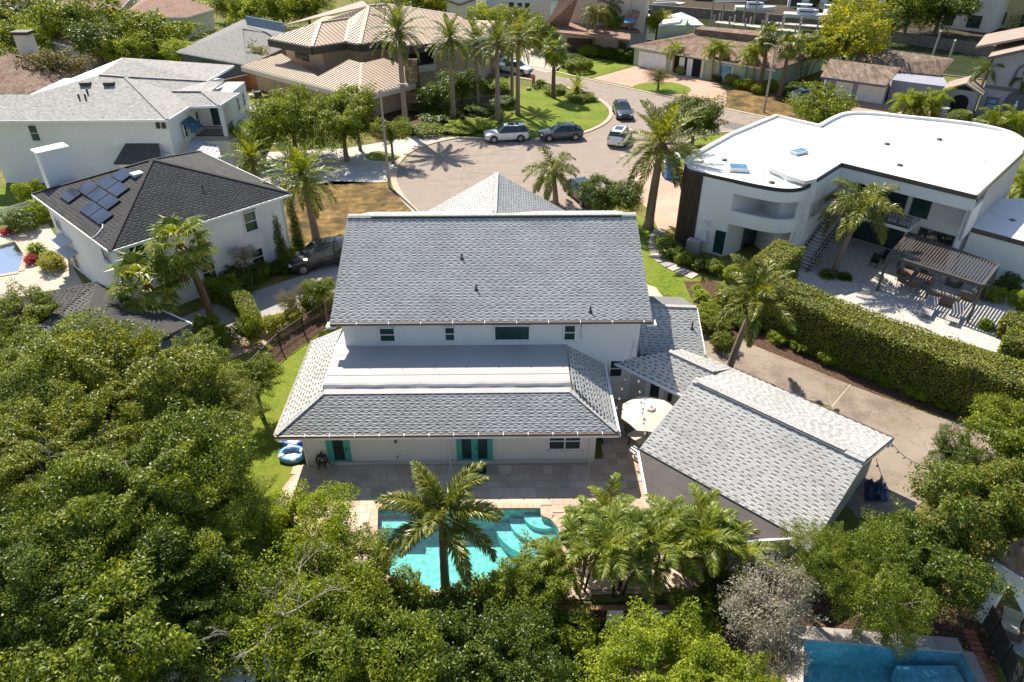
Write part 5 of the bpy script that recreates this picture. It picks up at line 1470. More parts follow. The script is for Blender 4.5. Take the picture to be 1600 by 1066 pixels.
# roof furniture
for c_ in ((21.61, 52.91, 6.5),):
    MB().box((c_[0], c_[1], c_[2] + .1), (1.3, .7, .2), .5).build('skylight', 'white_metal', md)
    MB().box((c_[0], c_[1], c_[2] + .21), (1.15, .55, .03), .5).build('skylight_pane', 'sky_glass', md)
c_ = (16.49, 50.57, 6.05)
MB().box((c_[0], c_[1], 6.18), (1.35, 1.1, .25), -.15).build('skylight', 'white_metal', md)
MB().box((c_[0], c_[1], 6.32), (1.2, .95, .03), -.15).build('skylight_pane', 'sky_glass', md)
for c_ in ((14.9, 53.21, 6.05), (16.32, 53.65, 6.05), (17.95, 49.01, 6.05), (27.29, 58.61, 6.5), (34.24, 50.52, 6.5)):
    MB().tube([c_, (c_[0], c_[1], c_[2] + .35)], .05, 6).build('vent_pipe', 'white_metal', md)
for c_ in ((16.02, 52.64, 6.05), (18.19, 48.02, 6.05), (29.19, 55.01, 6.5), (33.82, 56.12, 6.5), (28.03, 50.26, 6.5)):
    MB().lathe(c_, [(.22, 0), (.2, .06), (.1, .1)], 10).build('roof_drain', 'bronze_metal', md)
# outside stair up to the balcony
st = empty('outside_stair', (21.2, 47.1, 0), 0, 'open outside stair with stone treads and black railing on the modern house', 'staircase')
p0, p1 = Vector((20.9, 46.5, 0)), Vector((23.96, 49.05, 3))
run = (p1 - p0); hd = Vector((run.x, run.y, 0)).normalized(); sdv = Vector((-hd.y, hd.x, 0))
nst = 17
for i in range(nst):
    c_ = p0 + run * ((i + .5) / nst)
    MB().box((c_.x, c_.y, c_.z), (.34, 1.35, .07), math.atan2(hd.y, hd.x)).build('tread', 'stone_slab', st)
for sg in (-.62, .62):
    a, b_ = p0 + sdv * sg, p1 + sdv * sg
    MB().bar(a + Vector((0, 0, -.05)), b_ + Vector((0, 0, -.05)), .06, .28).build('stringer', 'black_metal', st)
a, b_ = p0 - sdv * .66, p1 - sdv * .66
rl = MB().bar(a + Vector((0, 0, .9)), b_ + Vector((0, 0, .9)), .05)
for i in range(12):
    c_ = a + (b_ - a) * (i / 11); rl.box((c_.x, c_.y, c_.z + .45), (.03, .03, .9))
rl.build('railing', 'black_metal', st)
sw0, sw1 = p0 + sdv * .85, p1 + sdv * .85
MB().prism([(sw0.x, sw0.y), (sw1.x, sw1.y), (sw1.x + sdv.x * .2, sw1.y + sdv.y * .2), (sw0.x + sdv.x * .2, sw0.y + sdv.y * .2)], 0, 3.2).build('stair_wall', 'stucco_white', md)
# lower block at the right
lb = [(32.11, 46.15, 3.4)[:2], (36.56, 41.89, 3.4)[:2], (43.43, 51.62, 3.4)[:2], (37.18, 51.62, 3.4)[:2]]
MB().prism(lb, 3.1, 3.4).build('roof', 'membrane_white', md)
MB().bar((*lb[0], 3.3), (*lb[1], 3.3), .1, .32).build('fascia', 'bronze_metal', md)
MB().prism([shrink(p, .02, (33, 46)) for p in lb], 0, 3.12).build('wall', 'stucco_white', md)
MB().box((35.76, 47.52, 3.42), (.3, .3, .12)).build('roof_drain', 'bronze_metal', md)

# ------------------------------------------------------------------ louvred pergola on its terrace
pg = empty('pergola', (27.69, 41.96, 0), 0, 'dark louvred pergola over the seating on the white terrace', 'pergola')
c0, c1, c2, c3 = Vector((25.24, 43.28, 2.7)), Vector((29.28, 39.13, 2.7)), Vector((31.84, 41.89, 2.7)), Vector((28.25, 46.81, 2.7))
for a, b_ in ((c0, c1), (c1, c2), (c2, c3), (c3, c0)):
    MB().bar(a, b_, .14, .2).build('beam', 'bronze_metal', pg)
for i in range(31):
    t = (i + .5) / 31
    a, b_ = c0.lerp(c1, t), c3.lerp(c2, t)
    MB().bar(a + Vector((0, 0, .06)), b_ + Vector((0, 0, .06)), .11, .035, up=(0.25, 0, 1)).build('slat', 'bronze_metal', pg)
for p in (c0, c1, c2, c3):
    MB().box((p.x, p.y, 1.33), (.15, .15, 2.66), .77).build('post', 'bronze_metal', pg)

# ------------------------------------------------------------------ foliage library
def unit(v): return v / np.maximum(np.linalg.norm(v, axis=1, keepdims=True), 1e-6)

def leaves(cent, outw, size, aspect=.5, droop=0.0, flat_=.5):
    """one rhombic leaf per centre; outw = outward direction of the clump there"""
    n = len(cent)
    rnd = NR.normal(size=(n, 3))
    nrm = unit(outw * .55 + np.array([0, 0, flat_]) + rnd * .55)
    ax = outw * .55 + NR.normal(size=(n, 3)) * .75 + np.array([0, 0, -droop])
    ax = unit(ax - nrm * (ax * nrm).sum(1, keepdims=True))
    sd_ = np.cross(nrm, ax)
    L = (size * NR.uniform(.6, 1.25, (n, 1)))
    W = L * aspect * .5
    v = np.empty((n, 4, 3))
    v[:, 0] = cent
    v[:, 1] = cent + ax * L * .5 + sd_ * W + nrm * L * .06
    v[:, 2] = cent + ax * L - nrm * L * .10
    v[:, 3] = cent + ax * L * .5 - sd_ * W + nrm * L * .06
    return v.reshape(-1, 3)

def blob_points(blobs, n):
    """blobs: rows x,y,z,r,squash; soft-edged clumps"""
    b = np.asarray(blobs)
    w = b[:, 3] ** 2
    i = NR.choice(len(b), n, p=w / w.sum())
    d = unit(NR.normal(size=(n, 3)))
    d[:, 2] = np.where(NR.rand(n) < .35, np.abs(d[:, 2]), d[:, 2])
    rr = b[i, 3] * np.clip(.86 + .17 * NR.normal(size=n) - .35 * NR.rand(n) ** 3, .1, 1.4)
    p = b[i, :3] + d * np.stack([rr, rr, rr * b[i, 4]], 1)
    return p, d

def rough_crown(n, seed, flat_=.72, amp=(.16, .13, .06), hole=.10, depth=.14):
    """leaf positions in the skin of an irregular crown of unit radius: big lobes, boughs and sprays, with gaps"""
    r_ = np.random.RandomState(seed)
    def fld(freq, k):
        W = r_.normal(size=(k, 3)) * freq; ph = r_.uniform(0, 6.283, k)
        return lambda q: np.sin(q @ W.T + ph).sum(1) / math.sqrt(k * .5)
    f1, f2, f3, fh = fld(2.4, 7), fld(6.5, 12), fld(15, 18), fld(5.0, 10)
    P = []; D = []; tot = 0
    while tot < n:
        m = n
        d = unit(r_.normal(size=(m, 3)))
        d = d[(d[:, 2] > -.45) | (r_.rand(m) < .35)]
        d = d[fh(d) > -1.65 + hole * 5]
        R_ = .80 + amp[0] * f1(d) + amp[1] * f2(d) + amp[2] * f3(d)
        rr = R_ - np.abs(r_.normal(size=len(d))) * depth + np.abs(r_.normal(size=len(d))) * .035
        p = d * rr[:, None]
        p[:, 2] = np.where(p[:, 2] > 0, p[:, 2] * flat_, p[:, 2] * flat_ * 1.05)
        # outward direction leans with the boughs
        e = .05
        g = np.stack([f2(d + np.eye(3)[k] * e) - f2(d - np.eye(3)[k] * e) for k in range(3)], 1) / (2 * e)
        o = unit(d - g * amp[1] * .5)
        P.append(p); D.append(o); tot += len(p)
    return np.concatenate(P)[:n], np.concatenate(D)[:n]

def skin_mesh(name, n, seed, size, aspect=.5, droop=0, lf=.5, **kw):
    p, d = rough_crown(n, seed, **kw)
    v = leaves(p, d, size, aspect, droop, lf)
    bl = [(*(p[k] * .9), .1, 1) for k in range(0, n, max(1, n // 80))]
    return fast_mesh(name, v, 4, np.arange(len(v))), bl

def leaf_mesh(name, blobs, n, size, aspect=.5, droop=0, flat_=.5):
    p, d = blob_points(blobs, n)
    v = leaves(p, d, size, aspect, droop, flat_)
    return fast_mesh(name, v, 4, np.arange(len(v)))

def crown_blobs(n, rs, flatness=.68, inner=.5, seed=1):
    """clumps gathered on a handful of uneven limbs, so the outline is ragged"""
    r_ = np.random.RandomState(seed)
    limbs = []
    for k in range(r_.randint(8, 12)):
        a = k * 2.4 + r_.uniform(-.5, .5)
        e = r_.uniform(-.35, 1.25)
        L = r_.uniform(.45, .86)
        limbs.append((np.array([math.cos(a) * math.cos(e), math.sin(a) * math.cos(e), math.sin(e) * flatness]) * L, r_.uniform(.22, .42)))
    out = []
    for k in range(n):
        c, w = limbs[k % len(limbs)]
        d = r_.normal(size=3); d /= np.linalg.norm(d)
        p = c + d * w * r_.uniform(.3, 1.0) * np.array([1, 1, flatness])
        if k % 7 == 0: p = p * 1.18
        if k % 5 == 0: p = p * .45
        r = r_.uniform(*rs) * (.6 if k % 7 == 0 else 1)
        out.append((p[0], p[1], p[2], r, r_.uniform(.5, .85)))
    return out

LIB = {}
def lib(kind, i):
    key = (kind, i)
    if key in LIB: return LIB[key]
    s = 31 * i + 7
    if kind == 'big':      # large broad-leaved tree, leaf about 4% of the crown radius
        me, bl = skin_mesh('crown', 88000, s, (.029, .035, .041)[i % 3], hole=.15, amp=(.2, .16, .07), depth=.12)
    elif kind == 'glossy':  # larger shiny leaves
        me, bl = skin_mesh('crown', 30000, s, .062, .42, hole=.12, amp=(.18, .14, .07))
    elif kind == 'mid':
        me, bl = skin_mesh('crown', 26000, s, .060, hole=.13, amp=(.2, .15, .07))
    elif kind == 'weep':
        me, bl = skin_mesh('crown', 34000, s, .066, .20, .9, .1, flat_=.85, amp=(.18, .16, .05))
    elif kind == 'airy':
        me, bl = skin_mesh('crown', 15000, s, .048, .45, hole=.16, depth=.3)
    elif kind == 'shrub':
        me, bl = skin_mesh('foliage', 7000, s, .115, .5, flat_=.85, amp=(.14, .12, .05), hole=.02, depth=.12)
    elif kind == 'ball':
        me, bl = skin_mesh('foliage', 6000, s, .09, .6, flat_=.9, amp=(.03, .03, .03), hole=0, depth=.06)
    elif kind == 'far':
        me, bl = skin_mesh('crown', 11000, s, .082, .55, amp=(.2, .16, .06))
    elif kind == 'grassy':   # strap leaved tuft
        n = 420
        a = NR.rand(n) * 6.283; el = NR.uniform(.2, 1.4, n)
        L = NR.uniform(.6, 1.0, n); w = .035
        d = np.stack([np.cos(a) * np.cos(el), np.sin(a) * np.cos(el), np.sin(el)], 1)
        s_ = np.stack([-np.sin(a), np.cos(a), np.zeros(n)], 1) * w
        b0 = d * .05
        v = np.stack([b0 - s_ * .6, b0 + s_ * .6, d * (L * .6)[:, None] + s_, d * (L * .6)[:, None] - s_], 1)
        m2 = d * (L * .6)[:, None]
        tip = m2 + np.stack([np.cos(a) * .35, np.sin(a) * .35, np.sin(el) * .2 - .18], 1) * L[:, None]
        v2 = np.stack([m2 - s_, m2 + s_, tip + s_ * .1, tip - s_ * .1], 1)
        vv = np.concatenate([v, v2], 1).reshape(-1, 3)
        me = fast_mesh('foliage', vv, 4, np.arange(len(vv)))
    LIB[key] = (me, bl if kind != 'grassy' else [])
    return LIB[key]

NT = [0]
def tree(name, label, c, r, kind='big', mat='leaf_oak', rz=None, squash=1.0, twigs=14, bark='bark', group=None, trunk_r=None, cat='tree', lean=0):
    """c = crown centre; the trunk stands straight below it"""
    NT[0] += 1
    rg = random.Random(NT[0] * 13)
    me, bl = lib(kind, NT[0] % 3)
    rz = rg.random() * 6.283 if rz is None else rz
    root = empty(name, (c[0], c[1], 0), 0, label, cat, group)
    place('crown', me, mat, root, (0, 0, c[2]), (0, 0, rz), (r, r, r * squash))
    tr = trunk_r or r * .055 + .03
    mb = MB()
    hb = max(.4, c[2] - r * squash * .35)
    mb.tube([(lean, 0, 0), (lean * .6 + rg.uniform(-.1, .1), rg.uniform(-.1, .1), hb * .5), (0, 0, hb), (0, 0, c[2] + r * squash * .25)], [tr * 1.35, tr, tr * .8, tr * .3], 8)
    ca, sa = math.cos(rz), math.sin(rz)
    for b in rg.sample(bl, min(twigs, len(bl))):
        p = Vector((b[0] * ca - b[1] * sa, b[0] * sa + b[1] * ca, b[2] * squash)) * r * 1.02 + Vector((0, 0, c[2]))
        s0 = Vector((0, 0, hb * rg.uniform(.75, 1.0)))
        m = s0.lerp(p, .5) + Vector((rg.uniform(-.2, .2), rg.uniform(-.2, .2), rg.uniform(-.1, .25))) * r * .4
        mb.tube([s0, m, p], [tr * .45, tr * .28, tr * .08], 5, cap=False)
    o = mb.build('trunk', bark)
    o.parent = root
    return root

def bush(label, p, r, h=None, kind='shrub', mat='leaf_mid', name='bush', cat='bush', group=None, rz=None):
    """p = ground point"""
    NT[0] += 1
    me, bl = lib(kind, NT[0] % 3)
    h = h or r * 1.5
    o = place(name, me, mat, None, (p[0], p[1], h * .46 if kind != 'grassy' else 0.02), (0, 0, NT[0] * 1.7 if rz is None else rz), (r, r, h * .58 if kind != 'grassy' else h))
    return tag(o, label, cat, group)

def hedge(label, pts, w, h, mat='leaf_hedge', density=330, leaf=.12, name='hedge', cat='hedge'):
    """clipped hedge along a ground line: a dark twiggy core under a leafy skin"""
    P = [Vector((p[0], p[1])) for p in pts]
    root = empty(name, (P[0].x, P[0].y, 0), 0, label, cat)
    cs = []; ds = []
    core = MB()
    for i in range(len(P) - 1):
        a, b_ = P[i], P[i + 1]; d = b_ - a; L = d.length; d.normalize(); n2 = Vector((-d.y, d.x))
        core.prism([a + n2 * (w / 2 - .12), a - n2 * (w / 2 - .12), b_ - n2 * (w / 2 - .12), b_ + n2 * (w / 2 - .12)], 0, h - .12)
        for area, f in ((L * w, 'top'), (L * h, 'l'), (L * h, 'r'), (w * h, 'e0'), (w * h, 'e1')):
            n = int(area * density)
            s = NR.rand(n); t = NR.rand(n)
            dep = NR.rand(n) ** 2 * .16 - .05 + .05 * np.sin(s * L * 2.3) * np.sin(t * 5)
            if f == 'top': x = s * L; y = (t - .5) * w; z = h - dep; o = (0, 0, 1)
            elif f in 'lr':
                sg = 1 if f == 'l' else -1
                x = s * L; y = sg * (w / 2 - dep); z = t * h; o = (n2.x * sg, n2.y * sg, .15)
            else:
                sg = -1 if f == 'e0' else 1
                x = (0 if f == 'e0' else L) - sg * dep; y = (s - .5) * w; z = t * h; o = (d.x * sg, d.y * sg, .15)
            cs.append(np.stack([a.x + d.x * x + n2.x * y, a.y + d.y * x + n2.y * y, z * np.ones(n)], 1)); ds.append(np.tile(o, (n, 1)))
    cs = np.concatenate(cs); ds = unit(np.concatenate(ds).astype(float))
    cs[:, 0] -= P[0].x; cs[:, 1] -= P[0].y
    v = leaves(cs, ds, leaf, .55)
    place('foliage', fast_mesh('foliage', v, 4, np.arange(len(v))), mat, root)
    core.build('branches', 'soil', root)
    return root

# ------------------------------------------------------------------ palms
def frond_mesh(th0, droop, n=26, lw=.03, ll=.30, plume=0, lift=.25, hang=.35, seed=0):
    """feather frond of unit length along +X; th0 = start angle, droop = total bend (radians)"""
    rg = np.random.RandomState(seed)
    k = 16
    pts = [np.array([0., 0, 0])]
    for i in range(k):
        t = th0 - droop * ((i + .5) / k) ** 1.3
        pts.append(pts[-1] + np.array([math.cos(t), 0, math.sin(t)]) / k)
    pts = np.array(pts)
    V = []; F = []
    for i in range(k):                       # rachis, a thin three-sided rib
        w0 = .016 * (1 - i / k) + .004; w1 = .016 * (1 - (i + 1) / k) + .004
        b = len(V)
        V += [pts[i] + (0, w0, 0), pts[i] + (0, -w0, 0), pts[i + 1] + (0, -w1, 0), pts[i + 1] + (0, w1, 0)]
        F.append((b, b + 1, b + 2, b + 3))
    for j in range(n):
        s = .14 + .86 * (j + .5) / n
        i = min(int(s * k), k - 1); f = s * k - i
        p = pts[i] * (1 - f) + pts[i + 1] * f
        tg = pts[i + 1] - pts[i]; tg = tg / np.linalg.norm(tg)
        up = np.array([-tg[2], 0, tg[0]])
        L = ll * (math.sin(math.pi * min(1, .12 + .86 * s)) ** .55) * (1 - .25 * s)
        for sg in (-1, 1):
            for q in range(1 + plume):
                a = rg.uniform(-.15, .15) + (rg.uniform(-.9, .9) if plume else 0)
                side = np.array([0, sg, 0]) * math.cos(a) + up * (math.sin(a) + lift)
                d = side + tg * (.55 + .9 * s) + rg.normal(size=3) * .08
                d /= np.linalg.norm(d)
                d2 = d + np.array([0, 0, -hang - rg.rand() * .35]); d2 /= np.linalg.norm(d2)
                l = L * rg.uniform(.85, 1.1)
                m = p + d * l * .55; tip = m + d2 * l * .5
                wv = np.cross(d, up + rg.normal(size=3) * .3); wv = wv / np.linalg.norm(wv) * lw * .5
                b = len(V)
                V += [p - wv * .4, p + wv * .4, m + wv, m - wv]
                F.append((b, b + 1, b + 2, b + 3))
                b = len(V)
                V += [m - wv, m + wv, tip + wv * .12, tip - wv * .12]
                F.append((b, b + 1, b + 2, b + 3))
    return np.array(V), np.array(F).ravel()

def fan_mesh(th0, droop, n=22, seed=0):
    """fan leaf of a cabbage palm: stalk and pleated blades"""
    rg = np.random.RandomState(seed)
    V = []; F = []
    k = 6
    pts = [np.array([0., 0, 0])]
    for i in range(k):
        t = th0 - droop * .5 * (i + .5) / k
        pts.append(pts[-1] + np.array([math.cos(t), 0, math.sin(t)]) * .52 / k)
    for i in range(k):
        b = len(V); w = .014
        V += [pts[i] + (0, w, 0), pts[i] + (0, -w, 0), pts[i + 1] + (0, -w, 0), pts[i + 1] + (0, w, 0)]
        F.append((b, b + 1, b + 2, b + 3))
    hub = pts[-1]; t = th0 - droop * .6
    tg = np.array([math.cos(t), 0, math.sin(t)]); up = np.array([-math.sin(t), 0, math.cos(t)])
    for j in range(n):
        a = rad(-125 + 250 * j / (n - 1)) + rg.uniform(-.04, .04)
        d = tg * math.cos(a) + np.array([0, 1, 0]) * math.sin(a) + up * .12
        d /= np.linalg.norm(d)
        L = .48 * (1 - .25 * abs(a) / 2.2) * rg.uniform(.9, 1.1)
        d2 = d * .75 + np.array([0, 0, -.5 - .4 * rg.rand()]); d2 /= np.linalg.norm(d2)
        wv = np.cross(d, up); wv /= np.linalg.norm(wv); wv = wv * .028 + up * rg.uniform(-.012, .012)
        m = hub + d * L * .6; tip = m + d2 * L * .5
        b = len(V); V += [hub - wv * .2, hub + wv * .2, m + wv, m - wv]; F.append((b, b + 1, b + 2, b + 3))
        b = len(V); V += [m - wv, m + wv, tip + wv * .1, tip - wv * .1]; F.append((b, b + 1, b + 2, b + 3))
    return np.array(V), np.array(F).ravel()

FRONDS = {}
def frond_set(kind):
    if kind in FRONDS: return FRONDS[kind]
    out = []
    for i in range(7):
        t = i / 6
        if kind == 'queen':   a = frond_mesh(rad(78 - 95 * t), rad(80 + 20 * (1 - t)), 40, .020, .27, 1, .15, .5, i)
        elif kind == 'foxtail': a = frond_mesh(rad(76 - 84 * t), rad(70), 46, .020, .23, 2, .10, .3, i)
        elif kind == 'date':  a = frond_mesh(rad(82 - 115 * t), rad(48), 30, .022, .20, 0, .45, .05, i)
        elif kind == 'areca': a = frond_mesh(rad(80 - 60 * t), rad(80), 36, .026, .30, 0, .5, .3, i)
        else:                 a = fan_mesh(rad(80 - 125 * t), rad(40), 22, i)
        out.append(a)
    FRONDS[kind] = (out, [None] * 7)
    return FRONDS[kind]

CR = {}
def crown_mesh(kind, n, seed):
    """all fronds of a distant palm in one mesh"""
    key = (kind, n, seed)
    if key not in CR:
        rg = random.Random(seed)
        fs, _ = frond_set(kind)
        Vs = []; off = 0; Fs = []
        for i in range(n):
            V, F = fs[min(6, int(7 * ((i + .5) / n) ** .9))]
            a = i * 2.39996 + rg.uniform(-.2, .2); s = rg.uniform(.85, 1.1)
            c_, s_ = math.cos(a), math.sin(a)
            W = np.stack([V[:, 0] * c_ - V[:, 1] * s_, V[:, 0] * s_ + V[:, 1] * c_, V[:, 2]], 1) * s
            Vs.append(W); Fs.append(F + off); off += len(V)
        CR[key] = fast_mesh('crown', np.concatenate(Vs), 4, np.concatenate(Fs))
    return CR[key]

NP = [0]
def palm(label, base, h, L, kind='date', n=22, mat='leaf_date', single=False, tr=.2, trunk='palm_trunk', lean=(0, 0), group=None, name='palm_tree', cat='palm tree'):
    """base = ground point, h = height of the crown's heart, L = frond length, lean = sideways offset of the head"""
    NP[0] += 1
    rg = random.Random(NP[0] * 7)
    root = empty(name, (base[0], base[1], 0), 0, label, cat, group)
    mb = MB()
    prof = []
    for i in range(13):
        t = i / 12
        r = tr * (1.25 - .35 * t) + (tr * .35 * math.exp(-t * 14)) + (.012 if i % 2 else 0)
        prof.append(((lean[0] * t ** 1.5, lean[1] * t ** 1.5, h * t), r))
    mb.tube([p for p, r in prof], [r for p, r in prof], 10)
    o = mb.build('trunk', trunk, smooth=True); o.parent = root
    if kind in ('date', 'fan'):
        bt = MB().lathe((lean[0], lean[1], h - .75), [(tr * .9, 0), (tr * 1.7, .3), (tr * 1.8, .6), (tr * .9, .95)], 9).build('boot', 'palm_trunk_brown'); bt.parent = root
    if kind in ('queen', 'foxtail'):
        bt = MB().lathe((lean[0], lean[1], h - .75), [(tr * .85, 0), (tr * 1.0, .3), (tr * .7, .85)], 9).build('crownshaft', 'leaf_lime'); bt.parent = root
    if single:
        fs, ms = frond_set(kind)
        for i in range(n):
            k = min(6, int(7 * ((i + .5) / n) ** .9))
            if ms[k] is None: ms[k] = fast_mesh('frond', fs[k][0], 4, fs[k][1])
            s = L * rg.uniform(.88, 1.08)
            m_ = mat if not (kind == 'fan' and i >= n - 3) else 'leaf_dead'
            place('frond', ms[k], m_, root, (lean[0], lean[1], h), (rg.uniform(-.1, .1), 0, i * 2.39996 + rg.uniform(-.25, .25)), (s, s, s))
    else:
        place('crown', crown_mesh(kind, n, NP[0] % 4), mat, root, (lean[0], lean[1], h), (0, 0, rg.random() * 6.28), (L, L, L))
    return root

def palm_clump(label, base, stems, hmin, hmax, L, spread=.9, mat='leaf_areca', group=None):
    """clustering feather palm: several thin canes from one root"""
    NP[0] += 1
    rg = random.Random(NP[0] * 5 + 1)
    root = empty('clumping_palm', (base[0], base[1], 0), 0, label, 'palm clump', group)
    fs, ms = frond_set('areca')
    for j in range(stems):
        a = j * 2.4 + rg.random(); d = spread * math.sqrt((j + .3) / stems); h = rg.uniform(hmin, hmax)
        x, y = d * math.cos(a), d * math.sin(a)
        c = MB().tube([(x * .35, y * .35, 0), (x * .6, y * .6, h * .5), (x, y, h)], [.055, .05, .04], 6).build('cane', 'palm_trunk_brown'); c.parent = root
        for i in range(9):
            k = (0, 1, 2, 3, 4, 5, 6, 2, 4)[i]
            if ms[k] is None: ms[k] = fast_mesh('frond', fs[k][0], 4, fs[k][1])
            s = L * rg.uniform(.8, 1.1)
            place('frond', ms[k], mat, root, (x, y, h), (rg.uniform(-.1, .1), 0, a + i * 2.4 + rg.uniform(-.3, .3)), (s, s, s))
    return root

# ================================================================== planting: foreground wood at the left
for lab, c, r, kind, mat in (
    ('broad oak at the left edge below the low dark roof', (-21.67, 26.62, 5.2), 3.3, 'big', 'leaf_oak'),
    ('broad oak with olive crown, second from the left edge', (-16.13, 24.46, 5.4), 3.1, 'big', 'leaf_olive'),
    ('oak crown reaching over the side lawn left of the white house', (-12.81, 24.16, 4.4), 2.4, 'big', 'leaf_olive'),
    ('oak with pale twigs showing, midway down the left edge', (-17.15, 19.82, 6), 3.0, 'big', 'leaf_olive'),
    ('oak in the middle of the left foreground wood', (-12.99, 18.18, 6), 2.9, 'big', 'leaf_oak'),
    ('oak crown at the left of the patio, nearest the lime green tree', (-10.96, 18.09, 4.4), 1.9, 'big', 'leaf_mid'),
    ('dark oak low on the left edge', (-15.26, 14.94, 6.2), 2.6, 'big', 'leaf_deep'),
    ('dark green tree deep in the lower left wood', (-11.95, 14.51, 5.2), 2.4, 'big', 'leaf_deep'),
    ('small oak over the end of the low dark roof', (-26.87, 34.34, 3.6), 1.7, 'mid', 'leaf_oak'),
    ('bushy oak at the driveway end under the two cabbage palms', (-16.74, 30.81, 3), 1.5, 'mid', 'leaf_oak'),
    ('young oak between the black fence and the wood', (-13.29, 29.66, 2.6), 1.3, 'mid', 'leaf_oak')):
    tree('oak_tree', lab, c, r, kind, mat, twigs=26, bark='bark_pale' if 'pale' in lab else 'bark')
for lab, c, r, kind, mat in (
    ('oak filling the gap above the lower left corner', (-14.56, 16.88, 5.8), 2.5, 'big', 'leaf_mid'),
    ('oak between the side lawn and the lower left wood', (-11.02, 16.64, 4.8), 2.2, 'big', 'leaf_mid'),
    ('dark oak behind the glossy-leaved tree', (-10.26, 14.08, 4), 2.0, 'big', 'leaf_deep'),
    ('oak at the left edge above the dark one', (-21.26, 23.58, 5.4), 3.0, 'big', 'leaf_oak'),
    ('oak crown in the middle of the left wood below the cabbage palms', (-19.49, 27.99, 4.4), 2.3, 'big', 'leaf_oak')):
    tree('oak_tree', lab, c, r, kind, mat, twigs=22)
tree('fig_tree', 'broad green tree at the bottom edge below the pool', (-4.14, 13.92, 3.4), 1.9, 'mid', 'leaf_mid', twigs=8)
tree('fig_tree', 'dark green tree at the bottom edge under the pool palm', (-1.97, 13.72, 3), 1.8, 'mid', 'leaf_deep', twigs=8)
tree('fig_tree', 'dark green tree at the bottom edge right of the pool palm', (0, 13.85, 2.8), 1.6, 'mid', 'leaf_deep', twigs=8)
tree('fig_tree', 'olive tree spreading over the lower left pool corner', (-6.26, 16.14, 3.4), 1.9, 'mid', 'leaf_mid', twigs=8)
tree('fig_tree', 'olive tree crown touching the lower right pool corner', (1.21, 17.72, 1.9), 1.3, 'mid', 'leaf_mid', twigs=8)
tree('rubber_tree', 'bright glossy-leaved tree in the bottom left corner', (-12.41, 12.46, 5.6), 2.5, 'glossy', 'leaf_mid', twigs=10)
tree('rubber_tree', 'glossy-leaved tree at the bottom edge beside the pale wall', (-14.29, 11.91, 5.2), 1.9, 'glossy', 'leaf_mid', twigs=8)
tree('fig_tree', 'lime green tree left of the pool beside the patio', (-8.33, 19.19, 2.9), 1.75, 'mid', 'leaf_lime', twigs=10, squash=1.15)
tree('fig_tree', 'bright tree with bare grey branches at the bottom centre left', (-8.3, 14.53, 4.2), 2.2, 'airy', 'leaf_lime', twigs=34, bark='bark_pale')
tree('fig_tree', 'dense green tree at the bottom edge left of centre', (-5.79, 14.01, 3.6), 1.9, 'mid', 'leaf_mid', twigs=8)
tree('fig_tree', 'low green tree beside the pool left corner', (-5.89, 17.76, 2.4), 1.35, 'mid', 'leaf_mid', twigs=6)
for lab, p, r, h, m in (
    ('dark shrub below the left end of the pool', (-4.91, 16.85, 0), 1.25, 2.6, 'leaf_deep'),
    ('dark shrub below the middle of the pool', (-3.01, 16.17, 0), 1.25, 2.7, 'leaf_deep'),
    ('dark shrub at the foot of the pool palm', (-1.32, 16.04, 0), 1.2, 2.7, 'leaf_deep'),
    ('dark shrub below the right end of the pool', (0.29, 16.3, 0), 1.15, 2.5, 'leaf_deep'),
    ('olive shrub overhanging the pool left of the palm', (-4.05, 17.84, 0), .9, 1.7, 'leaf_mid'),
    ('olive shrub in front of the pool palm trunk', (-1.62, 17.41, 0), .95, 1.6, 'leaf_mid'),
    ('tall olive shrub overhanging the pool right of the palm', (-0.13, 17.84, 0), 1.1, 2.2, 'leaf_mid'),
    ('shrub leaning over the pool below the curved steps', (1.28, 18.29, 0), 1.0, 2.1, 'leaf_mid'),
    ('leafy shrub before the lattice wall left end', (2.16, 16.17, 0), .95, 1.7, 'leaf_mid'),
    ('shrub at the bottom edge right of the dark shrubs', (1.39, 14.89, 0), .85, 1.3, 'leaf_deep'),
    ('leafy shrub in front of the lattice panels', (3.19, 15.65, 0), .8, 1.2, 'leaf_mid'),
    ('low shrub before the white panel between the lattices', (5.55, 16.3, 0), .75, 1.3, 'leaf_mid'),
    ('glossy shrub right of the lattice wall', (6.75, 16.85, 0), 1.0, 1.9, 'leaf_mid'),
    ('glossy shrub under the clumping palms beside the silver tree', (8.09, 17.84, 0), .9, 1.8, 'leaf_deep')):
    bush(lab, p, r, h, 'shrub', m, name='shrub', cat='shrub', group='shrubs along the pool wall')
tree('lime_tree', 'yellow green feathery tree in the bottom centre right', (4.69, 12.92, 3.4), 1.7, 'mid', 'leaf_lime', twigs=6)
tree('lime_tree', 'yellow green tree at the bottom edge beside the silver tree', (6.62, 12.52, 3.2), 1.5, 'mid', 'leaf_lime', twigs=6)
tree('silver_tree', 'silver grey leaved tree leaning over the lower right pool', (8.73, 15.21, 3.6), 1.75, 'airy', 'leaf_silver', twigs=40, bark='bark_pale', squash=1.1)
tree('silver_tree', 'small silver grey tree at the left corner of the blue pool', (8.98, 13.98, 2.6), 1.0, 'airy', 'leaf_silver', twigs=24, bark='bark_pale')
for lab, c, r, kind, mat in (
    ('weeping green tree against the garage corner', (11.43, 17.64, 3.2), 1.4, 'weep', 'leaf_oak'),
    ('weeping green tree above the leaf-littered bed', (13.1, 16.66, 2.9), 1.8, 'weep', 'leaf_oak'),
    ('small weeping tree at the edge of the blue pool', (14, 16.27, 1.6), 1.1, 'weep', 'leaf_oak'),
    ('weeping olive tree below the concrete drive', (15.18, 18.33, 2.8), 1.6, 'weep', 'leaf_oak')):
    tree('weeping_tree', lab, c, r, kind, mat, twigs=14)
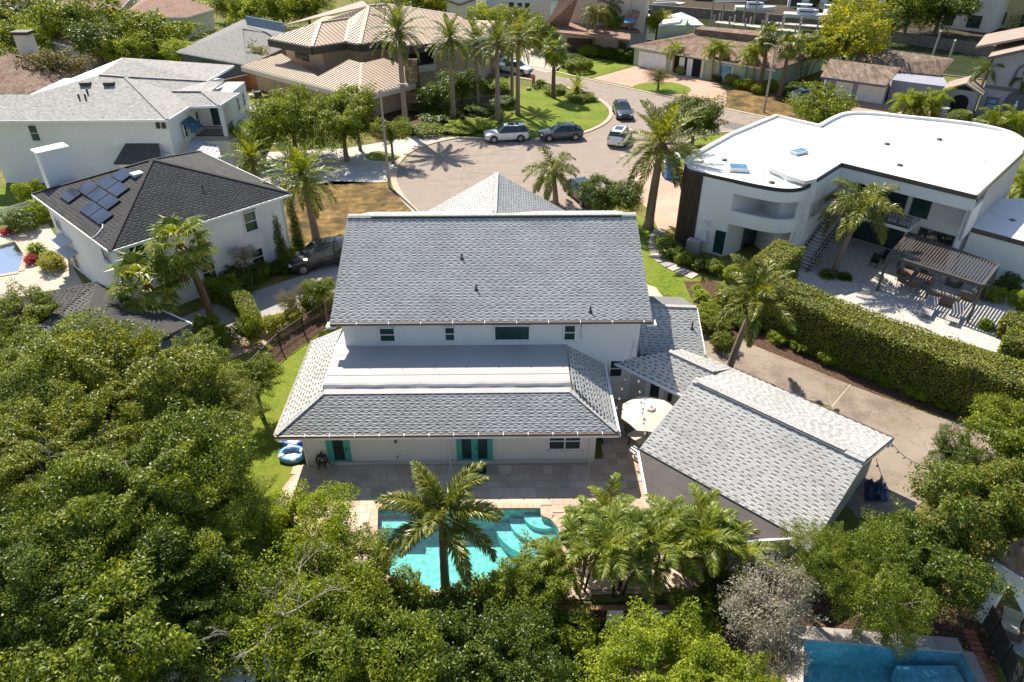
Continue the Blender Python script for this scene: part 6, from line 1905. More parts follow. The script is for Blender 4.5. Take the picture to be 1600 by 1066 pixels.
for lab, c, r, kind, mat in (
    ('magnolia with rusty leaves at the right edge', (17.95, 19.45, 4.2), 2.2, 'glossy', 'leaf_rust'),
    ('magnolia with rusty leaves above the pavilion roof', (19.63, 19.34, 3.8), 1.8, 'glossy', 'leaf_rust'),
    ('deep green tree behind the pavilion', (15.56, 17.41, 3.2), 1.8, 'mid', 'leaf_deep'),
    ('small rounded tree where the concrete drive ends', (20.19, 24.33, 2.2), 1.1, 'mid', 'leaf_deep'),
    ('tree at the right edge below the long hedge', (22.4, 24.06, 3.2), 1.9, 'mid', 'leaf_mid')):
    tree('magnolia_tree', lab, c, r, kind, mat, twigs=12)

def dead_tree(label, c, h, spread):
    """leafless pale limbs forking out above the canopy"""
    root = empty('dead_tree', (c[0], c[1], 0), 0, label, 'tree')
    rg = random.Random(int(h * 100))
    mb = MB()
    mb.tube([(0, 0, 0), (.1, .05, h * .35), (0, .1, h * .62)], [.16, .13, .1], 7)
    def fork(p, d, L, r, n):
        q = p + d * L
        m = p + d * L * .5 + Vector((rg.uniform(-1, 1), rg.uniform(-1, 1), rg.uniform(-.3, .6))) * L * .12
        mb.tube([p, m, q], [r, r * .8, r * .55], 5, cap=False)
        if n:
            for k in range(rg.choice((2, 3))):
                d2 = (d + Vector((rg.uniform(-1, 1), rg.uniform(-1, 1), rg.uniform(-.35, .6))) * .8).normalized()
                fork(q if k else m, d2, L * rg.uniform(.55, .8), r * .55, n - 1)
    for k in range(7):
        a = k * .9 + rg.random() * .4
        fork(Vector((0, .1, h * (.45 + .025 * k))), Vector((math.cos(a), math.sin(a), rg.uniform(.25, .9))).normalized(), spread * rg.uniform(.45, .7), .06, 4)
    mb.build('limbs', 'bark_pale').parent = root
    return root
dead_tree('leafless pale limbs poking out of the bottom left foliage', (-7.7, 14.16, 5.2), 7.4, 2.0)
dead_tree('bare pale branches showing in the middle of the left wood', (-14.96, 19.41, 7), 10.0, 2.1)
dead_tree('bare grey branches at the top of the left wood', (-20.14, 25.92, 6.4), 9.0, 1.7)

# ------------------------------------------------------------------ near palms
pp = (-2.64, 18.29, 0)
palm('foxtail palm standing at the edge of the turquoise pool', pp, 4.52, 2.75, 'foxtail', 15, 'leaf_palm', True, .15, 'palm_trunk', (.08, .1))
palm('foxtail palm beside the concrete drive and garage', (12.44, 33.45, 0), 4.95, 2.8, 'foxtail', 16, 'leaf_palm', True, .16, 'palm_trunk', (.8, .1))
palm('tall feather palm in front of the modern house stair', (23.32, 46.1, 0), 4.81, 3.3, 'queen', 15, 'leaf_palm', True, .17, 'palm_trunk', (.75, 0))
palm('cabbage palm with tall trunk beside the left driveway', (-19.17, 39.1, 0), 5.44, 2.5, 'fan', 26, 'leaf_areca', True, .2, 'palm_trunk_brown', (-.75, 0), 'cabbage palms by the left driveway')
palm('short cabbage palm touching the low dark roof', (-21.6, 37.37, 0), 3.64, 2.6, 'fan', 26, 'leaf_areca', True, .2, 'palm_trunk_brown', (-.1, 0), 'cabbage palms by the left driveway')
palm('large date palm between the road and the modern house', (11.09, 53.74, 0), 6.77, 4.0, 'date', 44, 'leaf_palm', True, .3, 'palm_trunk', (.3, 0))
palm('feather palm rising behind the front gable of the white house', (3.8, 58.81, 0), 2.78, 2.9, 'queen', 16, 'leaf_palm', True, .2, 'palm_trunk', (-.3, 0))
palm('bushy date palm on the dry lawn beside the left house', (-15.28, 51.11, 0), 5.36, 3.2, 'date', 44, 'leaf_areca', True, .24, 'palm_trunk', (-.3, 0))
palm('date palm behind the hip corner of the left house', (-23.59, 63.04, 0), 2.42, 3.0, 'date', 36, 'leaf_areca', True, .22, 'palm_trunk')
for i, (b_, st_, h0, h1, lab) in enumerate((
    ((2.73, 18.75, 0), 4, 1.6, 2.6, 'clumping palm with bare canes at the left end of the pool wall'),
    ((4.27, 18.59, 0), 5, 1.8, 3.2, 'tall clumping palm behind the lattice panels'),
    ((5.79, 19.22, 0), 5, 1.6, 3.0, 'clumping palm in the middle of the row below the garage'),
    ((7.3, 19.54, 0), 5, 1.5, 2.8, 'clumping palm touching the dark lean-to roof'),
    ((8.42, 19.22, 0), 4, 1.2, 2.4, 'clumping palm at the right end beside the lean-to gutter'),
    ((3.77, 20.03, 0), 4, 1.5, 2.4, 'low clumping palm at the terrace corner by the curved steps'))):
    palm_clump(lab, b_, st_, h0, h1, 1.75, .9, 'leaf_areca', 'clumping palms along the pool wall')

# ------------------------------------------------------------------ right hand hedge and shrubs
hedge('long clipped hedge between the concrete drive and the modern house', [(15.73, 40, 3), (19.53, 35.33, 3), (23.04, 32.02, 3), (28.01, 27.65, 3)], 2.3, 3.0)
hedge('clipped hedge stub against the curved wall of the modern house', [(16.44, 41.58, 3), (19.09, 44.62, 3)], 1.9, 3.0)
hedge('low clipped hedge at the right edge beyond the terrace', [(30.62, 37.99, 1.3), (32.8, 35.93, 1.3)], 1.6, 1.3)
hedge('clipped ficus block at the right picture edge beside the terrace', [(28.92, 35.16, 1.8), (31.45, 33.04, 1.8)], 1.6, 1.8)
for i, (p, r, h, m, lab) in enumerate((
    ((16.38, 36.86, 0), .6, .8, 'leaf_lime', 'first lime shrub at the foot of the long hedge'),
    ((17.45, 35.95, 0), .6, .8, 'leaf_mid', 'second shrub at the foot of the long hedge'),
    ((18.59, 34.8, 0), .65, .85, 'leaf_lime', 'third shrub at the foot of the long hedge'),
    ((20.04, 33.7, 0), .65, .85, 'leaf_mid', 'fourth shrub at the foot of the long hedge'),
    ((21.23, 32.59, 0), .65, .85, 'leaf_mid', 'fifth shrub at the foot of the long hedge'),
    ((22.36, 31.52, 0), .65, .85, 'leaf_lime', 'sixth shrub at the foot of the long hedge'),
    ((23.47, 30.56, 0), .7, .85, 'leaf_mid', 'seventh shrub at the foot of the long hedge'),
    ((24.71, 29.64, 0), .7, .9, 'leaf_mid', 'last shrub at the foot of the long hedge by the drive end'))):
    bush(lab, p, r, h, 'shrub', m, name='shrub', cat='shrub', group='shrubs at the foot of the long hedge')
for p, r, h, m, k, lab in (
    ((12.03, 48.45, 0), .9, 1.1, 'leaf_deep', 'shrub', 'dark shrub at the timber clad curve'),
    ((12.68, 47.41, 0), .8, 1.0, 'leaf_mid', 'shrub', 'shrub along the stepping path before the condenser'),
    ((13.64, 46.6, 0), .8, 1.0, 'leaf_deep', 'shrub', 'shrub along the stepping path under the meter boxes'),
    ((14.53, 45.8, 0), .8, 1.0, 'leaf_mid', 'shrub', 'shrub at the end of the stepping path'),
    ((11.62, 49.98, 0), .8, 1.2, 'leaf_mid', 'shrub', 'shrub beside the top of the stepping path'),
    ((15.62, 44.65, 0), .9, 1.4, 'leaf_lime', 'ball', 'clipped round shrub by the green glass window'),
    ((12.8, 42.13, 0), .9, 1.1, 'leaf_lime', 'grassy', 'strap-leaved clump on the garden bed edge'),
    ((13.64, 41.11, 0), .9, 1.1, 'leaf_palm', 'grassy', 'strap-leaved clump in the middle of the garden bed'),
    ((12.29, 37.96, 0), .8, 1.3, 'leaf_rust', 'shrub', 'rusty croton at the corner of the breezeway'),
    ((12.66, 36.16, 0), .75, 1.2, 'leaf_rust', 'shrub', 'rusty croton beside the garage roof'),
    ((14.19, 39.1, 0), .8, 1.0, 'leaf_rust', 'shrub', 'rusty shrub under the foxtail palm'),
    ((12.74, 43.27, 0), .6, .8, 'leaf_lime', 'grassy', 'strap-leaved clump at the lawn corner of the garden bed'),
    ((14.49, 41.96, 0), .8, 1.1, 'leaf_mid', 'shrub', 'green shrub behind the foxtail palm trunk'),
    ((12.73, 39.88, 0), .8, 1.0, 'leaf_lime', 'shrub', 'lime shrub in the middle of the garden bed'),
    ((15.24, 40.7, 0), .8, 1.2, 'leaf_mid', 'shrub', 'green shrub at the hedge end of the garden bed'),
    ((13.09, 37.96, 0), .8, 1.1, 'leaf_rust', 'shrub', 'rusty shrub between the breezeway and the palm'),
    ((14.81, 38.33, 0), .8, 1.1, 'leaf_deep', 'shrub', 'dark shrub where the garden bed meets the hedge'),
    ((22.6, 45.42, 0), .95, .8, 'leaf_palm', 'grassy', 'tufted plants at the foot of the stair palm'),
    ((23.64, 45.13, 0), .8, .7, 'leaf_deep', 'grassy', 'tufted plants right of the stair palm'),
    ((32.46, 42.13, 0), .8, 1.1, 'leaf_lime', 'shrub', 'lime shrub at the corner of the white terrace'),
    ((34.07, 43.27, 0), .9, 1.3, 'leaf_deep', 'shrub', 'dark shrub against the wall right of the pergola'),
    ((30.14, 38.56, 0), .8, .9, 'leaf_lime', 'grassy', 'strap-leaved clump at the terrace corner by the hedge'),
    ((33.78, 41.28, 0), .9, 1.2, 'leaf_lime', 'ball', 'rounded shrub at the right edge beside the pergola')):
    bush(lab, p, r, h, k, m)
tree('seagrape_tree', 'spreading dark tree between the white house ridge and the salmon drive', (7.93, 54.25, 2.6), 2.3, 'glossy', 'leaf_deep', twigs=26, bark='bark_pale', squash=.85)
tree('seagrape_tree', 'round dark tree behind the large date palm at the road corner', (18.56, 73.18, 2.9), 3.0, 'glossy', 'leaf_deep', twigs=10, squash=.95)
tree('seagrape_tree', 'tree with large leaves behind the flat white roof', (32.6, 76.75, 3.2), 2.9, 'far', 'leaf_mid', twigs=18)

# ------------------------------------------------------------------ left side planting
bush('lime shrub behind the dark car', (-15.92, 47.1, 0), .9, 1.4, 'shrub', 'leaf_gold')
bush('golden shrub at the left house corner', (-16.71, 48.88, 0), .7, 1.2, 'shrub', 'leaf_gold')
bush('dark shrub under the lower window of the left house', (-18.89, 43.55, 0), 1.1, 1.9, 'shrub', 'leaf_deep')
bush('broad shrub along the left house wall', (-19.31, 42.13, 0), 1.1, 1.9, 'shrub', 'leaf_mid')
bush('rounded shrub between the left house windows', (-17.68, 45.03, 0), .8, 1.3, 'shrub', 'leaf_mid')
bush('small shrub by the dark car bonnet', (-16.98, 45.8, 0), .7, 1.1, 'shrub', 'leaf_deep')
tree('olive_tree', 'small grey leaved tree by the arched window', (-18.25, 44.07, 2.4), .9, 'airy', 'leaf_silver', twigs=14)
for lab, b_, top in (('thin cypress against the left house wall', (-16.29, 45.8, 0), 4.6), ('thin cypress at the corner of the left house', (-15.88, 48.45, 0), 4.8)):
    root = empty('cypress_tree', b_, 0, lab, 'cypress', 'two thin cypresses')
    bl = [(R.uniform(-.08, .08), R.uniform(-.08, .08), top * t, .46 * (1 - t) ** .7 + .1, 1.4) for t in np.linspace(.06, .97, 26)]
    place('foliage', leaf_mesh('foliage', bl, 6000, .12, .4, droop=-.8), 'leaf_deep', root)
    MB().tube([(0, 0, 0), (0, 0, top * .9)], [.07, .02], 6).build('trunk', 'bark').parent = root
hedge('clipped angular hedge across the left driveway garden', [(-19.47, 41.96, 0), (-17.44, 40.29, 0), (-16.11, 37.96, 0)], .9, 1.4, 'leaf_mid', 300, .11)
for p, r, h, m, k, lab in (
    ((-15.88, 36.51, 0), .8, 2.2, 'leaf_mid', 'shrub', 'upright shrub beside the black fence, lowest'),
    ((-14.91, 37.96, 0), .8, 1.5, 'leaf_gold', 'shrub', 'golden shrub beside the black fence'),
    ((-13.99, 39.1, 0), .8, 1.3, 'leaf_gold', 'shrub', 'golden shrub halfway along the black fence'),
    ((-13.07, 40.13, 0), .8, 1.7, 'leaf_deep', 'shrub', 'dark shrub halfway along the black fence'),
    ((-12.31, 41.28, 0), .8, 1.3, 'leaf_gold', 'shrub', 'golden shrub at the top of the black fence'),
    ((-18.68, 37.22, 0), .8, 1.9, 'leaf_mid', 'shrub', 'upright conifer shrub at the end of the left driveway'),
    ((-17.52, 36.16, 0), .7, 1.8, 'leaf_mid', 'shrub', 'second conifer shrub at the end of the left driveway'),
    ((-35.72, 48.67, 0), 1.2, 1.8, 'leaf_lime', 'grassy', 'palmetto tuft beside the left pool terrace'),
    ((-33.41, 46.6, 0), 1.0, 1.3, 'leaf_gold', 'shrub', 'golden shrub beside the left pool terrace'),
    ((-39.28, 53.25, 0), 1.2, 1.8, 'leaf_deep', 'shrub', 'dark shrub beside the white picket fence'),
    ((-38.76, 55.14, 0), 1.1, 2.0, 'leaf_lime', 'shrub', 'lime shrub at the corner of the solar roof'),
    ((-41.59, 58.81, 0), 1.1, 2.2, 'leaf_lime', 'shrub', 'lime shrub behind the white picket fence')):
    bush(lab, p, r, h, k, m)
bush('red bougainvillea beside the left pool terrace', (-35.4, 47.41, 0), .45, .7, 'shrub', 'petal_red', name='flowering_bush')
bush('red flowering bush at the left edge by the picket fence', (-40.3, 52.52, 0), .5, .6, 'shrub', 'petal_red', name='flowering_bush')
tree('lollipop_tree', 'small round topped tree on a thin stem beside the white house', (-12, 39.44, 2.3), .85, 'mid', 'leaf_mid', twigs=6)
tree('bare_tree', 'thin bronze twiggy shrub tree on the paver strip', (-14.19, 39.55, 1.4), .8, 'airy', 'leaf_bronze', twigs=30, bark='bark_pale')
tree('bare_tree', 'thin bronze twiggy shrub tree by the dark car', (-13.62, 41.05, 1.4), .7, 'airy', 'leaf_bronze', twigs=30, bark='bark_pale')
for lab, c, r, m, k in (
    ('spreading tree in front of the stone house garage', (-21.69, 70.84, 3.9), 3.6, 'leaf_mid', 'mid'),
    ('spreading tree overhanging the paver drive', (-16.49, 69.74, 3.6), 3.3, 'leaf_mid', 'mid'),
    ('tree beside the balcony of the white house', (-24.67, 69.66, 3), 2.3, 'leaf_lime', 'far'),
    ('small tree around the street lamp', (-11.75, 69.01, 3.2), 1.7, 'leaf_mid', 'far'),
    ('round tree at the front of the stone house', (-15.68, 72.82, 4.6), 2.2, 'leaf_mid', 'far'),
    ('dark tree between the date palms', (-8.57, 85.57, 2.6), 2.3, 'leaf_deep', 'far'),
    ('dark tree right of the date palms by the stone house', (-6.03, 89.42, 2.6), 2.3, 'leaf_deep', 'far')):
    tree('shade_tree', lab, c, r, k, m, twigs=18)
bush('hedge of low shrubs under the first date palm', (-9.54, 78.73, 0), 2.0, 1.0, 'shrub', 'leaf_mid')
bush('rounded shrub bed under the second date palm', (-5.68, 79.19, 0), 2.0, 1.0, 'shrub', 'leaf_lime')
bush('dark shrub bed in front of the stone house', (-8.13, 83.05, 0), 2.6, 1.2, 'shrub', 'leaf_deep')
bush('lime shrub bed beside the white car', (-3.46, 80.6, 0), 1.8, 1.0, 'shrub', 'leaf_lime')
bush('dark shrubs against the stone pier', (-10.11, 86.69, 0), 1.8, 1.6, 'shrub', 'leaf_deep')
bush('dark shrub under the third date palm', (-3.66, 86.15, 0), 2.2, 1.1, 'shrub', 'leaf_deep')
bush('tufted shrub at the near rim of the lawn by the white car', (-1.86, 83.55, 0), 1.2, 1.0, 'grassy', 'leaf_mid')
bush('shrubs before the white base wall', (-2.1, 96.74, 0), 2.0, 1.6, 'shrub', 'leaf_lime')
bush('small palm-like shrub at the side of the stone house', (-12.45, 88.33, 0), 1.6, 2.4, 'grassy', 'leaf_palm')
# ------------------------------------------------------------------ palms round the lawn and the road
for lab, b_, top, L, kind, n, m, tr in (
    ('tallest date palm in front of the stone house', (-11.66, 78.73, 0), 10.42, 3.7, 'date', 36, 'leaf_date', .26),
    ('second date palm in front of the stone house', (-6.74, 83.3, 0), 8.82, 3.2, 'date', 34, 'leaf_date', .24),
    ('third date palm in front of the stone house', (-4.23, 88.89, 0), 7.5, 3.2, 'date', 34, 'leaf_date', .24),
    ('date palm behind the white car', (-1.62, 82.55, 0), 8.57, 3.3, 'date', 34, 'leaf_date', .24),
    ('date palm on the mulch at the left of the round lawn', (0.68, 85.62, 0), 8.52, 3.2, 'date', 34, 'leaf_palm', .22),
    ('thin palm behind the round lawn by the pickup', (0, 91.19, 0), 7.35, 3.0, 'date', 30, 'leaf_date', .18),
    ('cabbage palm standing on the round lawn', (5.22, 93.28, 0), 5.78, 2.3, 'fan', 30, 'leaf_mid', .22),
    ('palm left of the brown garage door', (12.73, 118.42, 0), 5.91, 2.8, 'queen', 18, 'leaf_palm', .2),
    ('palm above the brown garage door', (15.46, 122.21, 0), 6.24, 2.8, 'queen', 18, 'leaf_palm', .2),
    ('small palm before the white garage door of the green house', (22.73, 105.87, 0), 3.26, 2.2, 'queen', 14, 'leaf_lime', .12),
    ('left palm of the pair at the green house door', (27.25, 101.83, 0), 4.23, 2.3, 'queen', 14, 'leaf_lime', .14),
    ('right palm of the pair at the green house door', (28.13, 101.48, 0), 4.14, 2.3, 'queen', 14, 'leaf_lime', .14),
    ('left palm of the pair at the green house window', (30.98, 98.73, 0), 4.22, 2.2, 'queen', 14, 'leaf_lime', .12),
    ('right palm of the pair at the green house window', (31.74, 98.06, 0), 4.67, 2.2, 'queen', 14, 'leaf_lime', .12),
    ('tall cabbage palm at the corner of the green house', (32.46, 96.74, 0), 6.76, 2.1, 'fan', 28, 'leaf_palm', .2),
    ('leaning cabbage palm right of the green house', (34.17, 93.59, 0), 6.16, 2.2, 'fan', 28, 'leaf_palm', .22),
    ('windblown palm at the lilac house porch', (54.8, 86.15, 0), 4.97, 2.2, 'queen', 12, 'leaf_deep', .12),
    ('windblown palm at the right edge before the lilac house', (58.23, 84.06, 0), 4.61, 2.2, 'queen', 12, 'leaf_deep', .12),
    ('cabbage palm at the top left beside the brown roof', (-67.15, 131.59, 0), 4.65, 2.6, 'fan', 30, 'leaf_mid', .25)):
    dx = 0
    palm(lab, b_, top, L, kind, n, m, False, tr, 'palm_trunk' if kind != 'fan' else 'palm_trunk_brown', (0, 0), 'palms along the street')
palm('low feather palm at the far rim of the round lawn', (8.3, 94.2, 0), 1.0, 2.0, 'date', 30, 'leaf_lime', False, .2)
for i, (b_, lab) in enumerate((((46.01, 85.1, 0), 'palm cluster before the garage wing, left'), ((47.4, 84.06, 0), 'palm cluster before the garage wing, middle'), ((49.66, 85.62, 0), 'palm cluster before the garage wing, right'), ((51.78, 77.16, 0), 'low palm behind the flat roof, left of the pier'), ((54.2, 77.38, 0), 'low palm behind the flat roof at the right edge'), ((44.38, 58.81, 0), 'low palm between the flat roofs at the right edge'))):
    palm(lab, b_, 1.6, 2.6, 'queen', 18, ('leaf_lime', 'leaf_mid')[i % 2], False, .14, 'palm_trunk', (0, 0), 'low feather palms')
palm_clump('tall bamboo-like palm clump right of the green house', (39.87, 101.48, 0), 7, 2.5, 4.8, 2.6, 1.8)
for p, r, h, m, k, lab in (
    ((9.67, 107.4, 0), 2.3, 2.0, 'leaf_mid', 'ball', 'large clipped dome at the verge, right'),
    ((8.78, 110.6, 0), 2.2, 2.0, 'leaf_deep', 'ball', 'large clipped dome at the verge, left'),
    ((12.05, 117.5, 0), 2.2, 1.9, 'leaf_lime', 'ball', 'clipped round shrub before the brown garage door'),
    ((14.64, 116.6, 0), 1.9, 1.6, 'leaf_mid', 'ball', 'clipped round shrub right of the brown garage door'),
    ((17.51, 114.39, 0), 2.4, 2.0, 'leaf_deep', 'shrub', 'dark shrubs beside the green house garage'),
    ((23.74, 105.49, 0), .8, 1.3, 'leaf_lime', 'ball', 'small round shrub beside the white garage door'),
    ((29.62, 100.09, 0), 1.2, 1.5, 'leaf_gold', 'ball', 'first golden round shrub before the green house'),
    ((30.21, 98.06, 0), 1.1, 1.3, 'leaf_lime', 'ball', 'second golden round shrub before the green house'),
    ((31.3, 97.4, 0), 1.2, 1.5, 'leaf_gold', 'ball', 'third golden round shrub before the green house'),
    ((32.01, 95.46, 0), 1.2, 1.4, 'leaf_gold', 'ball', 'fourth golden round shrub before the green house'),
    ((33.81, 96.74, 0), 1.2, 1.6, 'leaf_lime', 'ball', 'last golden round shrub before the green house'),
    ((28.3, 101.83, 0), 1.0, 1.0, 'leaf_deep', 'shrub', 'dark shrubs at the green house door'),
    ((5.84, 95.78, 0), 1.7, 1.0, 'leaf_mid', 'shrub', 'low shrubs behind the round lawn'),
    ((8.73, 92.37, 0), 1.9, .9, 'leaf_mid', 'shrub', 'low shrubs at the rim of the round lawn'),
    ((3.85, 98.73, 0), 1.6, 1.6, 'leaf_mid', 'grassy', 'tufted plant beside the man in orange'),
    ((-0.78, 88.89, 0), 1.5, 1.2, 'leaf_deep', 'shrub', 'dark shrub on the mulch of the round lawn'),
    ((50.66, 81.57, 0), 1.5, 2.0, 'leaf_mid', 'ball', 'clipped block shrub between the lilac piers'),
    ((36.38, 94.83, 0), 1.8, 1.4, 'leaf_deep', 'shrub', 'shrubs under the leaning cabbage palm'),
    ((39.08, 95.46, 0), 1.8, 1.4, 'leaf_mid', 'shrub', 'shrubs beside the garage wing drive')):
    bush(lab, p, r, h, k, m)
tree('topiary_tree', 'small twiggy tree on the grass island of the pink drive', (19.16, 96.93, 1.9), 1.9, 'airy', 'leaf_bronze', twigs=24, squash=.9)
for lab, c, r, m in (
    ('tall yellow green tree behind the garage wing roof', (44.77, 101.93, 5.5), 4.6, 'leaf_gold'),
    ('second crown of the yellow green tree by the canal', (49.28, 109.83, 7), 3.6, 'leaf_gold'),
    ('lime tree between the pink house and the canal', (23.26, 123.42, 4), 2.2, 'leaf_gold'),
    ('slim lime tree by the pink house porch', (16.66, 121.17, 4), 2.2, 'leaf_lime'),
    ('dark tree on the far bank beside the white house', (69.13, 135.27, 4.5), 4.2, 'leaf_mid'),
    ('broad dark tree on the far bank at the top right', (74.16, 134.6, 5), 5.2, 'leaf_deep'),
    ('small dark tree at the far seawall', (65.84, 133.08, 2.2), 2.2, 'leaf_deep'),
    ('tree by the pink house drive', (4.56, 121.67, 2.6), 2.8, 'leaf_mid'),
    ('tree beside the white gabled house', (1.6, 129.45, 3.4), 3.0, 'leaf_mid'),
    ('lime tree before the white gabled house', (-3.7, 128.21, 3.6), 3.2, 'leaf_lime'),
    ('tree behind the metal roof ridge', (-14.3, 124.98, 6.2), 5.0, 'leaf_mid'),
    ('large round dark tree behind the taupe roof', (-54.7, 117.2, 3.4), 5.2, 'leaf_mid'),
    ('tree left of the large round tree', (-56.24, 110.19, 2.4), 3.2, 'leaf_lime'),
    ('tree right of the large round tree', (-47.94, 110.06, 1.9), 2.6, 'leaf_lime'),
    ('twiggy bronze tree over the brown roof', (-56.82, 92.9, 3.6), 3.6, 'leaf_bronze'),
    ('tall sparse tree among the roofs at the top left', (-66.46, 115.88, 5.6), 4.2, 'leaf_mid'),
    ('dark palm thicket at the top left', (-59.96, 110.17, 3.8), 3.2, 'leaf_deep'),
    ('green thicket left of the chimney', (-77.15, 119.44, 3), 4.0, 'leaf_mid'),
    ('lime thicket beside the chimney', (-71.01, 116.4, 3), 3.0, 'leaf_lime'),
    ('vine covered hedge at the top left', (-87.65, 138.2, 2.4), 3.8, 'leaf_deep'),
    ('lime bush at the left edge beside the brown roof', (-59.49, 87.82, 2.4), 2.2, 'leaf_lime'),
    ('lime tree behind the lead grey roof', (-46.12, 137.18, 3.6), 4.2, 'leaf_lime'),
    ('lime tree at the left of the metal roof', (-40.86, 138.56, 3.6), 4.0, 'leaf_lime'),
    ('dark tree at the top edge above the metal roof', (-36.97, 141.54, 4), 4.0, 'leaf_mid'),
    ('tree before the lead grey roof', (-39.04, 108.59, 2.2), 2.4, 'leaf_palm'),
    ('yucca-like tree beside the stone house garage', (-35.87, 104.33, 2.4), 2.0, 'leaf_palm'),
    ('tree at the top edge beside the yellow field', (-53.43, 146.96, 3), 3.0, 'leaf_mid')):
    tree('garden_tree', lab, c, r, 'far', m, twigs=14)
# far-off greenery along the horizon reads as one mass
bl = []
for i in range(160):
    x = R.uniform(-170, 190); y = R.uniform(150, 330)
    if -30 < x < 220 and y < 215 - x * .35: continue
    bl.append((x, y, R.uniform(1, 3.5), R.uniform(2.5, 5.5), .8))
o = place('distant_trees', leaf_mesh('distant_trees', bl, 46000, .75, .6), 'leaf_mid')
tag(o, 'distant mass of trees beyond the houses', 'trees', kind='stuff')
# undergrowth beneath the foreground trees
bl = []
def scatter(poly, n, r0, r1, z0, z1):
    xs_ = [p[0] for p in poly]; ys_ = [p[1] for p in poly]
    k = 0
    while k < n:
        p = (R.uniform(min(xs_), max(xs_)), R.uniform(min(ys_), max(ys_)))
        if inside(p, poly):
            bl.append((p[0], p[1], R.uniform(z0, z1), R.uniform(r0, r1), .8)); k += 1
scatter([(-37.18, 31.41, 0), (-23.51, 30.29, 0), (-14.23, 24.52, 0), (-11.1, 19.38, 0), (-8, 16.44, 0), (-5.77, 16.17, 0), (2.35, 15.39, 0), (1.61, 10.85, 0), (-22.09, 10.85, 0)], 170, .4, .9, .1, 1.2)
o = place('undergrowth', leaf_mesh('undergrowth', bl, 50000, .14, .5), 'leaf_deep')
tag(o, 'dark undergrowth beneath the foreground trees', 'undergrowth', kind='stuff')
bl = []
scatter([(-79.67, 108.19, 0), (-60.16, 104.37, 0), (-59.33, 114.39, 0), (-48.79, 112.26, 0), (-41.54, 116.6, 0), (-64.8, 157.79, 0), (-84.09, 165.86, 0), (-111.46, 157.79, 0)], 90, 1.0, 2.4, .3, 2.4)
scatter([(-58.33, 150.4, 0), (-43, 164.18, 0), (-47.84, 184.47, 0), (-70.26, 184.47, 0)], 30, 1.2, 2.6, .3, 2.6)
scatter([(-7.14, 143.62, 0), (7.71, 131.59, 0), (5.93, 116.6, 0), (0, 121.25, 0), (-6.6, 131.59, 0)], 24, .8, 1.7, .3, 1.6)
scatter([(-21.7, 165.86, 0), (-7.78, 157.79, 0), (-8.97, 184.47, 0), (-24.55, 189.73, 0)], 24, 1.2, 2.6, .3, 2.6)
scatter([(54.61, 150.4, 0), (81.67, 140.43, 0), (88.06, 131.59, 0), (95.24, 143.62, 0), (67.81, 165.86, 0)], 26, .9, 2.0, .3, 1.6)
scatter([(19.65, 115.71, 0), (20.36, 131.59, 0), (18.51, 134.43, 0), (16.04, 118.42, 0)], 8, .7, 1.4, .3, 1.2)
o = place('garden_thicket', leaf_mesh('garden_thicket', bl, 46000, .34, .55), 'leaf_mid')
tag(o, 'garden thickets between the far houses', 'thicket', kind='stuff')
# leaf litter under the trees
n = 2600
pts = np.stack([NR.uniform(11.5, 18.5, n), NR.uniform(15.5, 20.5, n), np.full(n, .03)], 1)
ok = np.array([not inside(p, offset_loop(POOL2, .6)) for p in pts])
pts = pts[ok]
v = leaves(pts, np.tile([0, 0, 1.], (len(pts), 1)), .13, .5)
o = place('leaf_litter', fast_mesh('leaf_litter', v, 4, np.arange(len(v))), 'litter')
tag(o, 'fallen leaves on the bed beside the blue pool', 'leaves', kind='stuff')

# ------------------------------------------------------------------ vehicles
for nm, c in (('paint_white', (.72, .73, .74)), ('paint_blue_grey', (.045, .065, .085)), ('paint_dark', (.022, .022, .028)), ('paint_navy', (.02, .035, .075)), ('paint_silver', (.35, .36, .38))):
    m, nt, b = new_mat(nm)
    nt.links.new(ramp(nt, noise(nt, coords(nt), 2.0, 3), [(.3, tuple(x * .9 for x in c)), (.7, tuple(x * 1.1 for x in c))]), b.inputs['Base Color'])
    b.inputs['Roughness'].default_value = .28
    b.inputs['Coat Weight'].default_value = .7
    b.inputs['Coat Roughness'].default_value = .06
flat('tyre_rubber', (.018, .018, .018), .9)
flat('wheel_alloy', (.30, .30, .31), .35, metallic=.6)
flat('lamp_red', (.30, .02, .02), .3)
flat('lamp_clear', (.65, .66, .68), .15)
flat('orange_cloth', (.75, .20, .03), .8)
flat('skin', (.42, .25, .17), .6)
flat('trouser_grey', (.06, .07, .09), .9)
flat('cone_red', (.65, .06, .02), .6)
flat('plastic_blue', (.03, .14, .42), .45)
flat('tarp_blue', (.03, .05, .12), .6)
flat('canvas_pale', (.66, .57, .47), .9)
flat('canvas_cream', (.52, .48, .36), .9)
flat('sling_grey', (.36, .34, .33), .8)
flat('wicker', (.20, .14, .10), .9)
flat('vinyl_blue', (.04, .12, .40), .4)
flat('vinyl_aqua', (.12, .32, .55), .4)
flat('screen_mesh', (.05, .05, .052), .7)
flat('gel_white', (.74, .75, .76), .35)
flat('hull_teal', (.02, .09, .10), .3)

